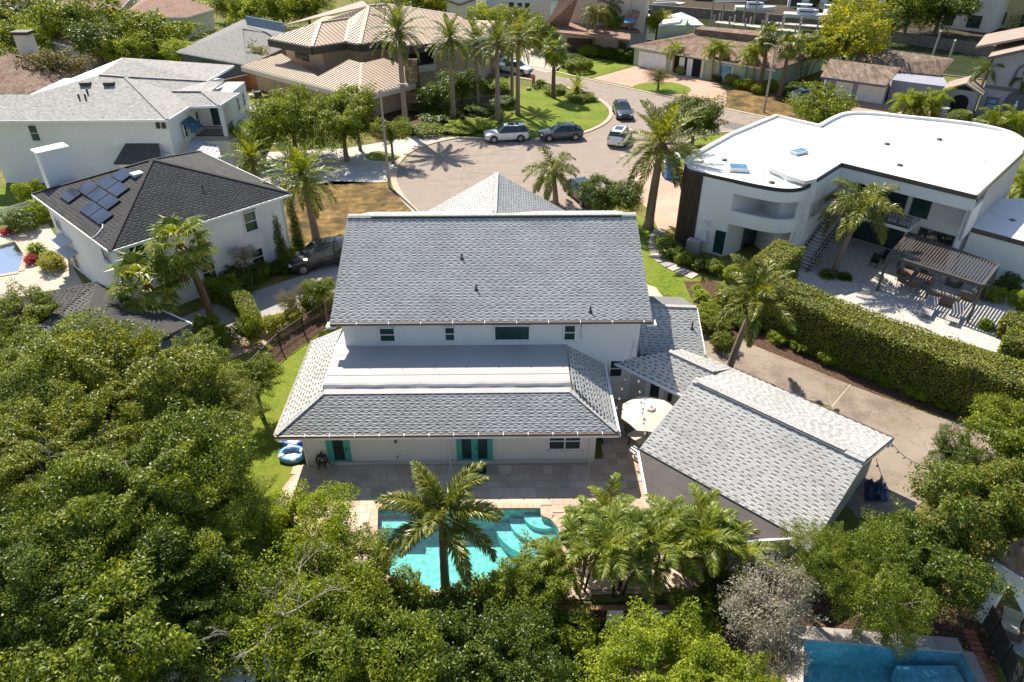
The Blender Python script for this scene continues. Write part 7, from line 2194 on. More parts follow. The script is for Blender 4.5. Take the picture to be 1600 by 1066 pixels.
STN = {
    'suv': [(-2.34, .74, .42, .96, .98, .70), (-2.24, .88, .32, 1.02, 1.20, .70), (-1.92, .94, .28, 1.04, 1.60, .62), (-.7, .95, .28, 1.03, 1.68, .65), (.25, .95, .28, 1.01, 1.62, .64), (1.02, .94, .28, 1.00, 1.05, .78), (1.85, .90, .28, .93, .97, .72), (2.22, .82, .32, .80, .84, .62), (2.36, .68, .40, .60, .64, .5)],
    'crossover': [(-2.34, .72, .42, .92, .96, .66), (-2.22, .86, .32, .98, 1.08, .68), (-1.35, .93, .27, 1.0, 1.50, .60), (-.45, .94, .27, .98, 1.60, .62), (.2, .94, .27, .96, 1.54, .61), (1.2, .93, .27, .94, .98, .76), (1.9, .88, .28, .84, .88, .70), (2.24, .80, .32, .72, .76, .6), (2.36, .66, .40, .54, .58, .5)],
    'pickup': [(-2.9, .86, .55, 1.0, 1.04, .84), (-2.85, .92, .45, 1.05, 1.08, .88), (-.95, .95, .42, 1.08, 1.10, .88), (-.85, .95, .42, 1.1, 1.72, .66), (.1, .96, .42, 1.1, 1.84, .68), (.8, .96, .42, 1.08, 1.74, .66), (1.45, .95, .42, 1.08, 1.14, .82), (2.4, .93, .42, 1.02, 1.06, .80), (2.75, .88, .45, .90, .94, .74), (2.82, .80, .5, .7, .74, .6)]}
GLASSBAY = {'suv': (1, 4), 'crossover': (1, 4), 'pickup': (2, 5)}

def car(label, loc, heading, kind='suv', paint='paint_white', scale=1.0, group='cars parked around the cul-de-sac'):
    root = empty('pickup_truck' if kind == 'pickup' else 'parked_car', (0, 0, 0), 0, label, 'truck' if kind == 'pickup' else 'car', group)
    S = STN[kind]
    def sec(s):
        x, w, zb, zm, zt, wt = s
        h = [(w * .90, zb), (w, zb + .22), (w * 1.0, (zb + zm) / 2 + .1), (w * .975, zm), (wt, zt), (wt * .72, zt + .035)]
        return [(x, -y, z) for y, z in h] + [(x, 0, h[-1][1] + .012)] + [(x, y, z) for y, z in h[::-1]]
    secs = [sec(s) for s in S]
    n = len(secs[0])
    body = MB(); glass = MB()
    g0, g1 = GLASSBAY[kind]
    for i in range(len(S) - 1):
        for j in range(n - 1):
            q = [secs[i][j], secs[i + 1][j], secs[i + 1][j + 1], secs[i][j + 1]]
            side = j in (3, n - 5)
            topf = j in (4, 5, 6, 7)
            steep = abs(S[i + 1][4] - S[i][4]) > .28
            if g0 <= i <= g1 and (side or (topf and steep)):
                ctr_ = Vector((0, 0, 0))
                for v in q: ctr_ += Vector(v) / 4
                glass.poly([tuple(ctr_ + (Vector(v) - ctr_) * 1.0) for v in q])
            else:
                body.poly(q)
    body.poly(secs[0][::-1]); body.poly(secs[-1])
    for i in range(len(S) - 1):
        body.poly([secs[i][0], secs[i][-1], secs[i + 1][-1], secs[i + 1][0]])
    bo = body.build('body', paint)
    bm = bmesh.new(); bm.from_mesh(bo.data); bmesh.ops.remove_doubles(bm, verts=bm.verts, dist=.001); bmesh.ops.recalc_face_normals(bm, faces=bm.faces); bm.to_mesh(bo.data); bm.free()
    for p in bo.data.polygons: p.use_smooth = True
    bo.data.set_sharp_from_angle(angle=rad(32))
    bo.parent = root
    gl = glass.build('windows', 'window_glass'); gl.parent = root
    # pillars and roof rails
    roof_i = [i for i in range(len(S)) if S[i][4] > 1.45]
    pil = MB()
    mid = (S[roof_i[0]][0] + S[roof_i[-1]][0]) / 2
    for sg in (-1, 1):
        for xx in ((mid, mid - .85) if kind != 'pickup' else (mid,)):
            pil.bar((xx, sg * S[roof_i[1]][1] * .985, S[roof_i[1]][3] - .02), (xx - .05, sg * (S[roof_i[1]][5] + .015), S[roof_i[1]][4] - .03), .09, .03)
        pil.bar((S[roof_i[0]][0], sg * (S[roof_i[0]][5] - .03), S[roof_i[0]][4] + .03), (S[roof_i[-1]][0], sg * (S[roof_i[-1]][5] - .03), S[roof_i[-1]][4] + .03), .04, .035)
    pil.build('pillars', paint if kind == 'pickup' else 'black_metal').parent = root
    MB().box((mid + .1, 0, S[roof_i[1]][4] + .045), (1.1 if kind != 'pickup' else .3, .8, .01)).build('sunroof', 'window_glass').parent = root
    wx = (S[0][0] + .92, S[-1][0] - .92)
    r = .36 if kind != 'pickup' else .42
    for x in wx:
        for sg in (-1, 1):
            w = S[3][1]
            MB().tube([(x, sg * (w - .10), r + .03), (x, sg * (w + .004), r + .03)], r + .07, 18).build('wheel_arch', 'black_metal').parent = root
            t = MB().tube([(x, sg * (w - .2), r), (x, sg * (w + .015), r), (x, sg * (w + .02), r)], [r, r, r * .9], 18).build('wheel', 'tyre_rubber'); t.parent = root
            k = MB().tube([(x, sg * (w - .1), r), (x, sg * (w + .03), r), (x, sg * (w + .035), r)], [r * .66, r * .66, r * .2], 14).build('rim', 'wheel_alloy'); k.parent = t
    xf, xr = S[-2][0], S[0][0]
    for sg in (-1, 1):
        MB().box((xf - .02, sg * S[-2][1] * .80, S[-2][3] - .02), (.26, .34, .12)).build('headlight', 'lamp_clear', bevel=.02).parent = root
        MB().box((S[1][0] - .02, sg * S[1][1] * .84, S[1][3] - .08), (.16, .28, .14)).build('tail_light', 'lamp_red', bevel=.02).parent = root
        MB().box((S[-4][0] - .1, sg * (S[-4][1] + .08), S[-4][3] + .06), (.14, .2, .13)).build('mirror', paint, bevel=.02).parent = root
    MB().box((S[-1][0] - .005, 0, S[-1][2] + .14), (.05, .8, .22)).build('grille', 'black_metal').parent = root
    MB().box((S[0][0] - .005, 0, S[0][2] + .22), (.04, .5, .13)).build('number_plate', 'gel_white').parent = root
    if kind == 'pickup':
        MB().box((-1.9, 0, 1.075), (1.75, 1.5, .05)).build('bed', 'black_metal').parent = root
    root.location = (loc[0], loc[1], .012); root.rotation_euler = (0, 0, rad(heading)); root.scale = (scale,) * 3
    return root
car('white crossover car parked at the lawn kerb', (-0.62, 76.28, 0), 189, 'suv', 'paint_white')
car('blue grey coupe crossover parked beside the round lawn', (5.26, 76.71, 0), 189, 'crossover', 'paint_blue_grey')
car('blue grey car facing the camera at the narrow part of the road', (13.01, 85.36, 0), -88, 'crossover', 'paint_blue_grey')
car('white boxy car with dark roof behind the date palm', (11.49, 75.63, 0), 70, 'suv', 'paint_white')
car('dark car with glass roof on the left driveway', (-14.06, 47.2, 0), 208, 'suv', 'paint_dark', 1.05)
car('navy car half hidden beside the front gable of the white house', (6.33, 59.68, 0), -70, 'crossover', 'paint_navy')
car('white pickup truck beside the orange cone', (0.27, 106.25, 0), -35, 'pickup', 'paint_white')
car('white pickup truck behind the other one', (-2.39, 112.26, 0), -20, 'pickup', 'paint_white')
car('white car under the tree by the garage wing', (37.15, 91.78, 0), 20, 'crossover', 'paint_white')

# ------------------------------------------------------------------ street furniture
def lamp_post(label, base, h, arm, deg, lamp=True):
    root = empty('street_lamp' if lamp else 'utility_pole', base, 0, label, 'lamp post' if lamp else 'pole')
    MB().tube([(base[0], base[1], 0), (base[0], base[1], h * .5), (base[0], base[1], h)], [.14, .11, .08], 10).build('pole', 'bark_pale', root)
    if lamp:
        d = (math.cos(rad(deg)), math.sin(rad(deg)))
        e = (base[0] + d[0] * arm, base[1] + d[1] * arm, h + .35)
        MB().tube([(base[0], base[1], h - .1), (base[0] + d[0] * arm * .5, base[1] + d[1] * arm * .5, h + .25), e], .04, 6).build('arm', 'white_metal', root)
        MB().box((e[0] + d[0] * .25, e[1] + d[1] * .25, e[2]), (.6, .25, .12), rad(deg)).build('lamp_head', 'grey_concrete', root, bevel=.04)
    return root
lamp_post('street lamp on a pale pole at the cul-de-sac kerb', (-11.18, 62.41, 0), 8.77, 1.6, 10)
lamp_post('pale street pole on the dry verge before the green house', (30.11, 86.69, 0), 7.5, 1.2, 200)
lamp_post('tall pale pole beside the pink house', (18.17, 119.35, 0), 9.5, 1, 0, False)
cb = (2.07, 104.74, 0)
cn = empty('traffic_cone', cb, 0, 'red traffic cone in front of the white pickup', 'traffic cone')
MB().box((cb[0], cb[1], .03), (.45, .45, .05)).build('base', 'black_metal', cn)
MB().lathe((cb[0], cb[1], .05), [(.2, 0), (.14, .35), (.09, .6), (.03, .9)], 12).build('cone', 'cone_red', cn)
MB().lathe((cb[0], cb[1], .05), [(.148, .33), (.105, .55)], 12).build('band', 'gel_white', cn)

# portable toilet
tb = (14.93, 65.01, 0)
pt = empty('portable_toilet', tb, 0, 'blue portable toilet with white roof on the salmon drive', 'portable toilet')
rz = .12
MB().box((tb[0], tb[1], 1.08), (1.15, 1.15, 2.1), rz).build('cabin', 'plastic_blue', pt, bevel=.05)
mb = MB().prism([(tb[0] - .6, tb[1] - .6), (tb[0] + .6, tb[1] - .6), (tb[0] + .6, tb[1] + .6), (tb[0] - .6, tb[1] + .6)], 2.13, 2.22)
mb.lathe((tb[0], tb[1], 2.2), [(.55, 0), (.45, .12), (.2, .18)], 4)
mb.build('roof', 'gel_white', pt)
MB().box((tb[0] + .05, tb[1] - .6, 1.0), (.75, .05, 1.8), rz).build('door', 'plastic_blue', pt, bevel=.01)
MB().box((tb[0], tb[1] - .59, 1.95), (.9, .03, .12), rz).build('vent_grille', 'black_metal', pt)
MB().box((tb[0], tb[1], .04), (1.25, 1.25, .08), rz).build('skid', 'black_metal', pt)

# gardener on the lawn
def person(label, base, deg):
    verts = [(0, 0, .92), (0, .02, 1.18), (.01, .0, 1.42), (.02, 0, 1.52), (.03, 0, 1.64), (.04, 0, 1.76),
             (0, .10, .88), (.06, .12, .48), (.0, .13, .08), (.16, .13, .03),
             (0, -.10, .88), (-.04, -.12, .48), (-.10, -.13, .08), (.05, -.13, .03),
             (.01, .19, 1.40), (.06, .26, 1.12), (.26, .22, .98), (.34, .20, .96),
             (.01, -.19, 1.40), (.05, -.25, 1.12), (.25, -.18, 1.0), (.33, -.16, .98)]
    edges = [(0, 1), (1, 2), (2, 3), (3, 4), (4, 5), (0, 6), (6, 7), (7, 8), (8, 9), (0, 10), (10, 11), (11, 12), (12, 13), (2, 14), (14, 15), (15, 16), (16, 17), (2, 18), (18, 19), (19, 20), (20, 21)]
    rad_ = [.15, .15, .14, .06, .10, .09, .10, .07, .05, .04, .10, .07, .05, .04, .07, .055, .04, .035, .07, .055, .04, .035]
    me = bpy.data.meshes.new('person')
    me.from_pydata(verts, edges, [])
    o = bpy.data.objects.new('person', me); link(o)
    sk = o.modifiers.new('skin', 'SKIN'); ss = o.modifiers.new('sub', 'SUBSURF'); ss.levels = 1; ss.render_levels = 1
    for i, s in enumerate(me.skin_vertices[0].data):
        s.radius = (rad_[i], rad_[i]); s.use_root = (i == 0)
    dg = bpy.context.evaluated_depsgraph_get()
    m2 = bpy.data.meshes.new_from_object(o.evaluated_get(dg)); o.modifiers.clear(); o.data = m2
    m2.materials.clear()
    for nm in ('trouser_grey', 'orange_cloth', 'skin'): m2.materials.append(MATS[nm])
    for p in m2.polygons:
        z = p.center.z; r = abs(p.center.y)
        p.material_index = 2 if z > 1.5 or (p.center.x > .24 and z > .6) else (1 if z > .9 else 0)
        p.use_smooth = True
    o.location = (base[0], base[1], .03); o.rotation_euler = (0, 0, rad(deg))
    MB().lathe((.03, 0, 1.68), [(.125, 0), (.12, .06), (.08, .12), (.01, .14)], 10).build('cap', 'orange_cloth').parent = o
    return tag(o, label, 'person')
person('person in an orange shirt and cap bending over a mower on the lawn', (2.81, 98.06, 0), 250)
mwb = (2.19, 97.07, 0)
mw = empty('lawn_mower', mwb, 0, 'small mower in front of the person in orange', 'mower')
MB().box((mwb[0], mwb[1], .22), (.55, .5, .2), .4).build('deck', 'grey_concrete', mw, bevel=.04)
for a, b_ in ((-.25, -.25), (.25, -.25), (.25, .25), (-.25, .25)):
    MB().tube([(mwb[0] + a - .03, mwb[1] + b_, .12), (mwb[0] + a + .03, mwb[1] + b_, .12)], .12, 10).build('wheel', 'tyre_rubber', mw)
MB().tube([(mwb[0] + .2, mwb[1], .3), (mwb[0] + .75, mwb[1] + .25, .95)], .02, 6).build('handle', 'black_metal', mw)

# ------------------------------------------------------------------ yard of the white house
ub = (6.71, 27.16, 2.4)
ub = (ub[0], ub[1], 0)
um = empty('parasol', ub, 0, 'pale octagonal parasol over the table beside the garage', 'parasol')
mb = MB(); top_z, rim_z, rr = 2.62, 2.22, 1.45
for i in range(8):
    a, b_ = 2 * math.pi * i / 8 + .2, 2 * math.pi * (i + 1) / 8 + .2
    am = (a + b_) / 2
    mb.poly([(ub[0], ub[1], top_z), (ub[0] + rr * math.cos(a), ub[1] + rr * math.sin(a), rim_z), (ub[0] + rr * .93 * math.cos(am), ub[1] + rr * .93 * math.sin(am), rim_z + .04), (ub[0] + rr * math.cos(b_), ub[1] + rr * math.sin(b_), rim_z)])
mb.build('canopy', 'canvas_pale', um)
for i in range(8):
    a = 2 * math.pi * i / 8 + .2
    MB().bar((ub[0], ub[1], top_z - .03), (ub[0] + rr * math.cos(a), ub[1] + rr * math.sin(a), rim_z - .025), .02).build('rib', 'bronze_metal', um)
MB().tube([(ub[0], ub[1], 0), (ub[0], ub[1], 2.68)], .025, 8).build('pole', 'bronze_metal', um)
MB().lathe((ub[0], ub[1], 2.58), [(.26, 0), (.22, .06), (.05, .13), (.03, .2)], 8).build('vent_cap', 'canvas_pale', um)
def dining_table(label, c, w, d, deg, mat, h=.74):
    t = empty('patio_table', (c[0], c[1], 0), 0, label, 'table')
    MB().box((c[0], c[1], h), (w, d, .05), rad(deg)).build('top', mat, t, bevel=.01)
    F0 = Frame(c[0], c[1], deg)
    for sx in (-1, 1):
        for sy in (-1, 1):
            p = F0(sx * (w / 2 - .12), sy * (d / 2 - .1)); MB().box((p[0], p[1], h / 2 - .01), (.06, .06, h - .04), rad(deg)).build('leg', 'bronze_metal', t)
def chair(label, c, deg, mat='sling_grey', w=.56, group=None, frame='bronze_metal'):
    F0 = Frame(c[0], c[1], deg)
    t = empty('patio_chair', (c[0], c[1], 0), 0, label, 'chair', group)
    MB().box(F0(0, 0, .43), (.5, w, .06), rad(deg)).build('seat', mat, t, bevel=.02)
    MB().slab([F0(-.24, -w / 2, .45), F0(-.24, w / 2, .45), F0(-.36, w / 2, .95), F0(-.36, -w / 2, .95)], .05, (-.8, 0, 0)).build('backrest', mat, t)
    for sx in (-.21, .21):
        for sy in (-1, 1):
            p = F0(sx, sy * (w / 2 - .03)); MB().box((p[0], p[1], .2), (.035, .035, .4), rad(deg)).build('leg', frame, t)
    for sy in (-1, 1):
        MB().bar(F0(-.26, sy * (w / 2 + .02), .65), F0(.2, sy * (w / 2 + .02), .65), .05, .03).build('armrest', frame, t)
    return t
dining_table('rectangular patio table beneath the pale parasol', (6.69, 27.53, 0.74), 1.7, .95, 40, 'canvas_pale')
chair('dark patio chair between the house corner and the parasol table', (6.04, 28.23, 0.4), 0, 'wicker')
chair('patio chair behind the parasol table', (6.35, 28.99, 0.4), -20, 'wicker')
bc = (6.36, 26.85, 0.45)
bn = empty('slatted_bench', (bc[0], bc[1], 0), 0, 'white slatted bench at the end of the parasol table', 'bench')
F0 = Frame(bc[0], bc[1], 40)
for i in range(6): MB().box(F0(-.6 + i * .2, 0, .45), (.11, .45, .03), rad(40)).build('slat', 'white_metal', bn)
for sx in (-.55, .55):
    for sy in (-.17, .17):
        p = F0(sx, sy); MB().box((p[0], p[1], .22), (.05, .05, .43), rad(40)).build('leg', 'white_metal', bn)
# hose reel by the teal door
hb = (-9.2, 25.91, 0)
hr = empty('hose_reel', hb, 0, 'black garden hose reel against the wall left of the teal door', 'hose reel')
coil = []
for i in range(90):
    a = i * .35; coil.append((hb[0] + (.26 + .03 * math.sin(i)) * math.cos(a), hb[1] - .15 + .12 * math.sin(i * .21), .55 + .28 * math.sin(a)))
MB().tube(coil, .022, 5).build('hose', 'black_metal', hr)
MB().bar((hb[0] - .2, hb[1] - .3, 0), (hb[0], hb[1], .95), .04).bar((hb[0] + .2, hb[1] - .3, 0), (hb[0], hb[1], .95), .04).build('stand', 'black_metal', hr)
MB().tube([(hb[0] + .2, hb[1], .25), (hb[0] + .55, hb[1] - .1, .1), (hb[0] + .62, hb[1] + .1, .5), (hb[0] + .5, hb[1] + .2, .75)], .02, 5).build('hose_end', 'black_metal', hr)
# pool toys stacked at the corner
for lab, p, z, m1, m2, rr_ in (('blue and white inflatable boat leaning at the house corner', (-10.85, 26.46, 0), .25, 'vinyl_aqua', 'gel_white', .5), ('dark blue and white inflatable ring heap at the house corner', (-10.98, 27.36, 0), .45, 'vinyl_blue', 'gel_white', .5)):
    t = empty('inflatable_toy', p, 0, lab, 'pool toy')
    ring = [(p[0] + rr_ * 1.1 * math.cos(a), p[1] + rr_ * .7 * math.sin(a), z + .1 * math.sin(a)) for a in np.linspace(0, 2 * math.pi, 19)]
    MB().tube(ring, .16, 10).build('tube', m1, t, smooth=True)
    MB().lathe((p[0], p[1], z - .1), [(rr_ * .8, 0), (rr_ * .75, .08), (.05, .1)], 12).build('floor', m2, t)
    for a in (0.4, 1.9, 3.6, 5.0):
        c_ = Vector((p[0] + rr_ * 1.1 * math.cos(a), p[1] + rr_ * .7 * math.sin(a), z + .1 * math.sin(a)))
        MB().lathe((c_.x, c_.y, c_.z - .05), [(.1, .1), (.17, .16), (.1, .225)], 8).build('stripe', m2, t)
MB().box((M(-1.75, .1)[0], M(-1.75, .1)[1], .075), (1.0, .6, .02)).build('door_mat', 'black_metal', label='dark doormat in front of the double teal doors', cat='doormat')
mt_ = (4.4, 27.99, 0)
MB().box((mt_[0], mt_[1] + .05, .075), (.3, .5, .02)).build('door_mat', 'black_metal', label='small dark mat at the right corner of the white house', cat='doormat')
bt_ = (17.02, 24.11, 0)
tp = empty('tarp_heap', bt_, 0, 'crumpled dark blue tarpaulin beside the garage gable wall', 'tarpaulin')
tv = MB()
for i in range(7):
    for j in range(5):
        def h_(a, b_): return .35 + .3 * math.sin(a * 1.9 + b_) * math.cos(b_ * 1.3) - .04 * ((a - 3.5) ** 2 + (b_ - 2.5) ** 2) * .6
        q4 = [(bt_[0] + (a - 3.5) * .15 + (b_ - 2.5) * .1, bt_[1] + (b_ - 2.5) * .25, max(.03, h_(a, b_))) for a, b_ in ((i, j), (i + 1, j), (i + 1, j + 1), (i, j + 1))]
        tv.poly(q4)
tv.build('sheet', 'tarp_blue', tp)

# ------------------------------------------------------------------ fences and walls
def railing_fence(label, pts, h, mat, post=1.8, picket=.12, name='fence', pw=.02):
    root = empty(name, pts[0], 0, label, 'fence')
    pk = MB()
    for i in range(len(pts) - 1):
        a, b_ = Vector((*pts[i][:2], 0)), Vector((*pts[i + 1][:2], 0)); d = b_ - a; L = d.length; d.normalize()
        for z in (.15, h - .08):
            MB().bar(a + Vector((0, 0, z)), b_ + Vector((0, 0, z)), .035, .045).build('rail', mat, root)
        n = max(1, round(L / post))
        for k in range(n + (i == len(pts) - 2)):
            p = a + d * (L * k / n); MB().box((p.x, p.y, h / 2 + .04), (.07, .07, h + .08), math.atan2(d.y, d.x)).build('post', mat, root)
        s = picket
        while s < L:
            p = a + d * s; pk.box((p.x, p.y, h / 2), (pw, .02, h - .06), math.atan2(d.y, d.x)); s += picket
    pk.build('pickets', mat, root, kind='stuff')
    return root
railing_fence('black metal picket fence between the paver strip and the side lawn', [(-14.98, 32.35, 0), (-13.96, 35.95, 0), (-12.01, 39.49, 0), (-10.51, 42.65, 0)], 1.35, 'black_metal')
railing_fence('white picket fence beside the solar roof house', [(-43.51, 54.24, 0), (-41.94, 55.14, 0), (-40.39, 57.13, 0)], 1.1, 'white_paint', 2.0, .14, pw=.09)
bw_ = empty('boundary_wall', (3.93, 16.85, 0), 0, 'low white boundary wall with brown lattice panels below the pool', 'wall')
wy = (3.94, 16.93, 0)[1]
def seg_x(px): return px
xs = [(1.03, 16.93, 0)[0], (2.83, 16.93, 0)[0], (3.57, 16.93, 0)[0], (4.18, 16.93, 0)[0], (4.92, 16.93, 0)[0], (6.77, 16.93, 0)[0]]
for i, nm in enumerate(('panel', 'lattice', 'panel', 'lattice', 'panel')):
    x0, x1 = xs[i], xs[i + 1]
    if nm == 'panel':
        MB().box(((x0 + x1) / 2, wy, .6), (x1 - x0 - .02, .16, 1.2)).build('panel', 'stucco_cream', bw_)
    else:
        lt = MB().box(((x0 + x1) / 2, wy + .07, .6), (x1 - x0, .03, 1.2)).build('lattice', 'opening_shade', bw_)  # backing board, painted as the darkness behind the laths
        w = x1 - x0
        k = -1.2
        while k < w:
            for sg in (0, 1):
                a0, b0 = max(0, k), min(w, k + 1.2)
                if b0 - a0 > .05:
                    za, zb = a0 - k, b0 - k
                    if sg: za, zb = 1.2 - za, 1.2 - zb
                    MB().bar((x0 + a0, wy + .02 - sg * .02, za), (x0 + b0, wy + .02 - sg * .02, zb), .02, .045, up=(0, 1, 0)).build('lath', 'wood_brown', lt)
            k += .2
MB().box(((xs[0] + xs[-1]) / 2, wy + .02, 1.24), (xs[-1] - xs[0], .2, .05)).build('coping', 'wood_brown', bw_)
nb = empty('timber_rail', (9.69, 20.03, 0), 0, 'brown timber rail between the clumping palms and the silver tree', 'rail')
MB().bar((7.98, 18.51, 0.9), (9.81, 19.13, 0.9), .12, .18).build('rail', 'wood_brown', nb)
MB().bar((10.42, 19.38, 0.8), (12.17, 19.77, 0.8), .12, .18).build('rail', 'wood_brown', nb)
for p in ((8.04, 18.51, 0.9), (9.8, 19.1, 0.9), (12.04, 19.7, 0.8)): MB().box((p[0], p[1], .45), (.1, .1, .9)).build('post', 'wood_brown', nb)
wb_ = empty('garden_wall', (-11.02, 13.49, 0), 0, 'pale rendered wall glimpsed under the trees at the bottom left', 'wall')
MB().bar((-12.69, 14.17, 0.6), (-9.03, 14.58, 0.6), .2, 1.2).build('panel', 'stucco_white', wb_)
MB().bar((-12.36, 13.81, 1.22), (-8.79, 14.2, 1.22), .28, .08).build('coping', 'stucco_white', wb_)
pb_ = (4.45, 16.17, 0)
bd = empty('cushion_bundle', pb_, 0, 'bundle of pale striped cushions lying below the lattice wall', 'cushions')
for k, (dx, w) in enumerate(((-.45, .45), (.3, .7))):
    o = MB().box((pb_[0] + dx, pb_[1] + .1 * k, .2), (w, .4, .3), .2 * k).build('cushion', 'gel_white', bd, bevel=.1)
    for t in (-.15, .15):
        MB().box((pb_[0] + dx + t * w * 1.6, pb_[1] + .1 * k, .2), (.06, .408, .308), .2 * k).build('stripe', 'vinyl_blue', o)

# ------------------------------------------------------------------ terrace of the modern house
dining_table('round-cornered dining table under the louvred pergola', (28.3, 44.37, 0), 1.9, 1.0, -38, 'wicker')
for k, (p, d) in enumerate((((27.19, 43.91, 0), 20), ((27.66, 43.27, 0), 60), ((28.8, 43.55, 0), 120), ((29.25, 45.22, 0), 230), ((28.33, 45.42, 0), 260), ((27.52, 44.84, 0), 300))):
    chair(('metal chair at the left end of the pergola dining table', 'metal chair at the near left of the pergola dining table', 'metal chair at the near right of the pergola dining table', 'metal chair at the far right of the pergola dining table', 'metal chair at the far side of the pergola dining table', 'metal chair at the far left of the pergola dining table')[k], p, d, 'wicker', .5, 'chairs round the pergola dining table')
chair('dark metal chair on the terrace left of the pergola', (26.48, 46.9, 0), 230, 'black_metal', .55, None, 'black_metal')
chair('dark metal chair against the glass doors of the modern house', (27.45, 47.61, 0), 200, 'black_metal', .55, None, 'black_metal')
def sofa(label, c, w, deg, mat='canvas_cream', base='wicker', seats=2, name='outdoor_sofa'):
    F0 = Frame(c[0], c[1], deg)
    t = empty(name, (c[0], c[1], 0), 0, label, 'sofa')
    MB().box(F0(0, 0, .2), (.85, w, .32), rad(deg)).build('base', base, t, bevel=.02)
    MB().box(F0(-.4, 0, .5), (.14, w, .55), rad(deg)).build('back_frame', base, t, bevel=.03)
    for sg in (-1, 1): MB().box(F0(0, sg * (w / 2 - .07), .45), (.84, .14, .3), rad(deg)).build('arm', base, t, bevel=.03)
    sw = (w - .3) / seats
    for k in range(seats):
        y_ = -w / 2 + .15 + sw * (k + .5)
        MB().box(F0(.05, y_, .44), (.68, sw - .03, .17), rad(deg)).build('seat_cushion', mat, t, bevel=.05)
        MB().box(F0(-.27, y_, .66), (.18, sw - .05, .42), rad(deg)).build('back_cushion', mat, t, bevel=.06)
    return t
sofa('wicker sofa with its back to the hedge under the pergola', (28.9, 41.78, 0), 1.9, 45, 'canvas_cream', 'wicker', 3)
sofa('wicker sofa across from the loungers at the pergola end', (31.18, 42.65, 0), 1.7, 140, 'sling_grey', 'wicker', 2)
sofa('grey armchair at the wall side of the pergola', (30.95, 44.09, 0), .85, 215, 'sling_grey', 'wicker', 1, 'armchair')
def lounger(label, c, deg):
    F0 = Frame(c[0], c[1], deg)
    t = empty('sun_lounger', (c[0], c[1], 0), 0, label, 'sun lounger', 'sun loungers beside the pergola')
    MB().slab([F0(-.3, -.3, .34), F0(1.0, -.3, .34), F0(1.0, .3, .34), F0(-.3, .3, .34)], .03).build('seat_sling', 'sling_grey', t)
    MB().slab([F0(-.3, -.3, .35), F0(-.3, .3, .35), F0(-.92, .3, .8), F0(-.92, -.3, .8)], .03).build('back_sling', 'sling_grey', t)
    for sg in (-1, 1):
        MB().bar(F0(-.35, sg * .33, .34), F0(1.02, sg * .33, .34), .04).build('side_rail', 'white_metal', t)
        MB().bar(F0(-.3, sg * .33, .34), F0(-.94, sg * .33, .82), .04).build('back_rail', 'white_metal', t)
        for x_ in (-.3, .9): MB().box(F0(x_, sg * .33, .16), (.04, .04, .32), rad(deg)).build('leg', 'white_metal', t)
lounger('grey sling lounger left of the pair at the hedge', (27.35, 40.45, 0), -128)
lounger('grey sling lounger right of the pair at the hedge', (28.63, 39.57, 0), -128)

# ------------------------------------------------------------------ pavilion and screen fence, lower right corner
pv_ = empty('pavilion', (19.4, 16.44, 0), 0, 'white gabled pavilion with brown roof at the lower right edge', 'pavilion')
q0, q1 = (17.67, 17.92, 3), (19.46, 14.9, 3)
MB().slab([(17.62, 17.92, 3), (19.81, 14.78, 3), (20.75, 16.42, 4.4), (18.33, 17.55, 4.4)], .15).build('roof', 'roof_weathered', pv_)
MB().bar((17.59, 17.89, 2.9), (19.78, 14.72, 2.9), .12, .35).build('fascia', 'white_paint', pv_)
MB().bar((18.34, 17.37, 2.6), (19.86, 15.33, 0.1), .3, .12, up=(0, 1, 0)).build('brace', 'white_paint', pv_)
pq = (18.23, 17.32, 0)
MB().box((pq[0], pq[1], 1.45), (.35, .35, 2.9), .5).build('post', 'white_paint', pv_)
pq = (20.3, 14.18, 0)
MB().box((pq[0], pq[1], 1.45), (.35, .35, 2.9), .5).build('post', 'white_paint', pv_)
MB().prism([(18.04, 16.85, 0)[:2], (20.15, 13.95, 0)[:2], (26.67, 16.44, 0)[:2], (21.88, 18.44, 0)[:2]], .0, .05).build('floor', 'grey_concrete', pv_)
sofa('cream cushioned armchair inside the lower right pavilion', (18.95, 16.85, 0), 1.0, 235, 'canvas_cream', 'wicker', 1, 'armchair')
sf = empty('screen_fence', (17.79, 16.17, 0), 0, 'dark mesh pool fence beside the blue pool in the lower right corner', 'fence')
a, b_ = Vector((18.23, 17.55, 0)), Vector((17.51, 13.27, 0)); d = b_ - a
for k in range(4):
    p, q = a + d * (k / 4 + .01), a + d * ((k + 1) / 4 - .01)
    MB().bar(p + Vector((0, 0, .62)), q + Vector((0, 0, .62)), .015, 1.15).build('mesh_panel', 'screen_mesh', sf)
    MB().box((p.x, p.y, .65), (.05, .05, 1.3)).build('post', 'black_metal', sf)
brk = empty('brick_edging', (17.51, 15.65, 0), 0, 'red brick edging strip between the blue pool deck and the screen fence', 'edging')
a, b_ = Vector((17.48, 16.85, 0)), Vector((17.07, 13.27, 0)); d = b_ - a; L = d.length; d.normalize()
flat('brick_red', (.36, .13, .07), .9, var=.25)
for k in range(int(L / .24)):
    p = a + d * (k * .24 + .1)
    MB().box((p.x, p.y, .035), (.2, .42, .07), math.atan2(d.y, d.x)).build('brick', 'brick_red', brk)

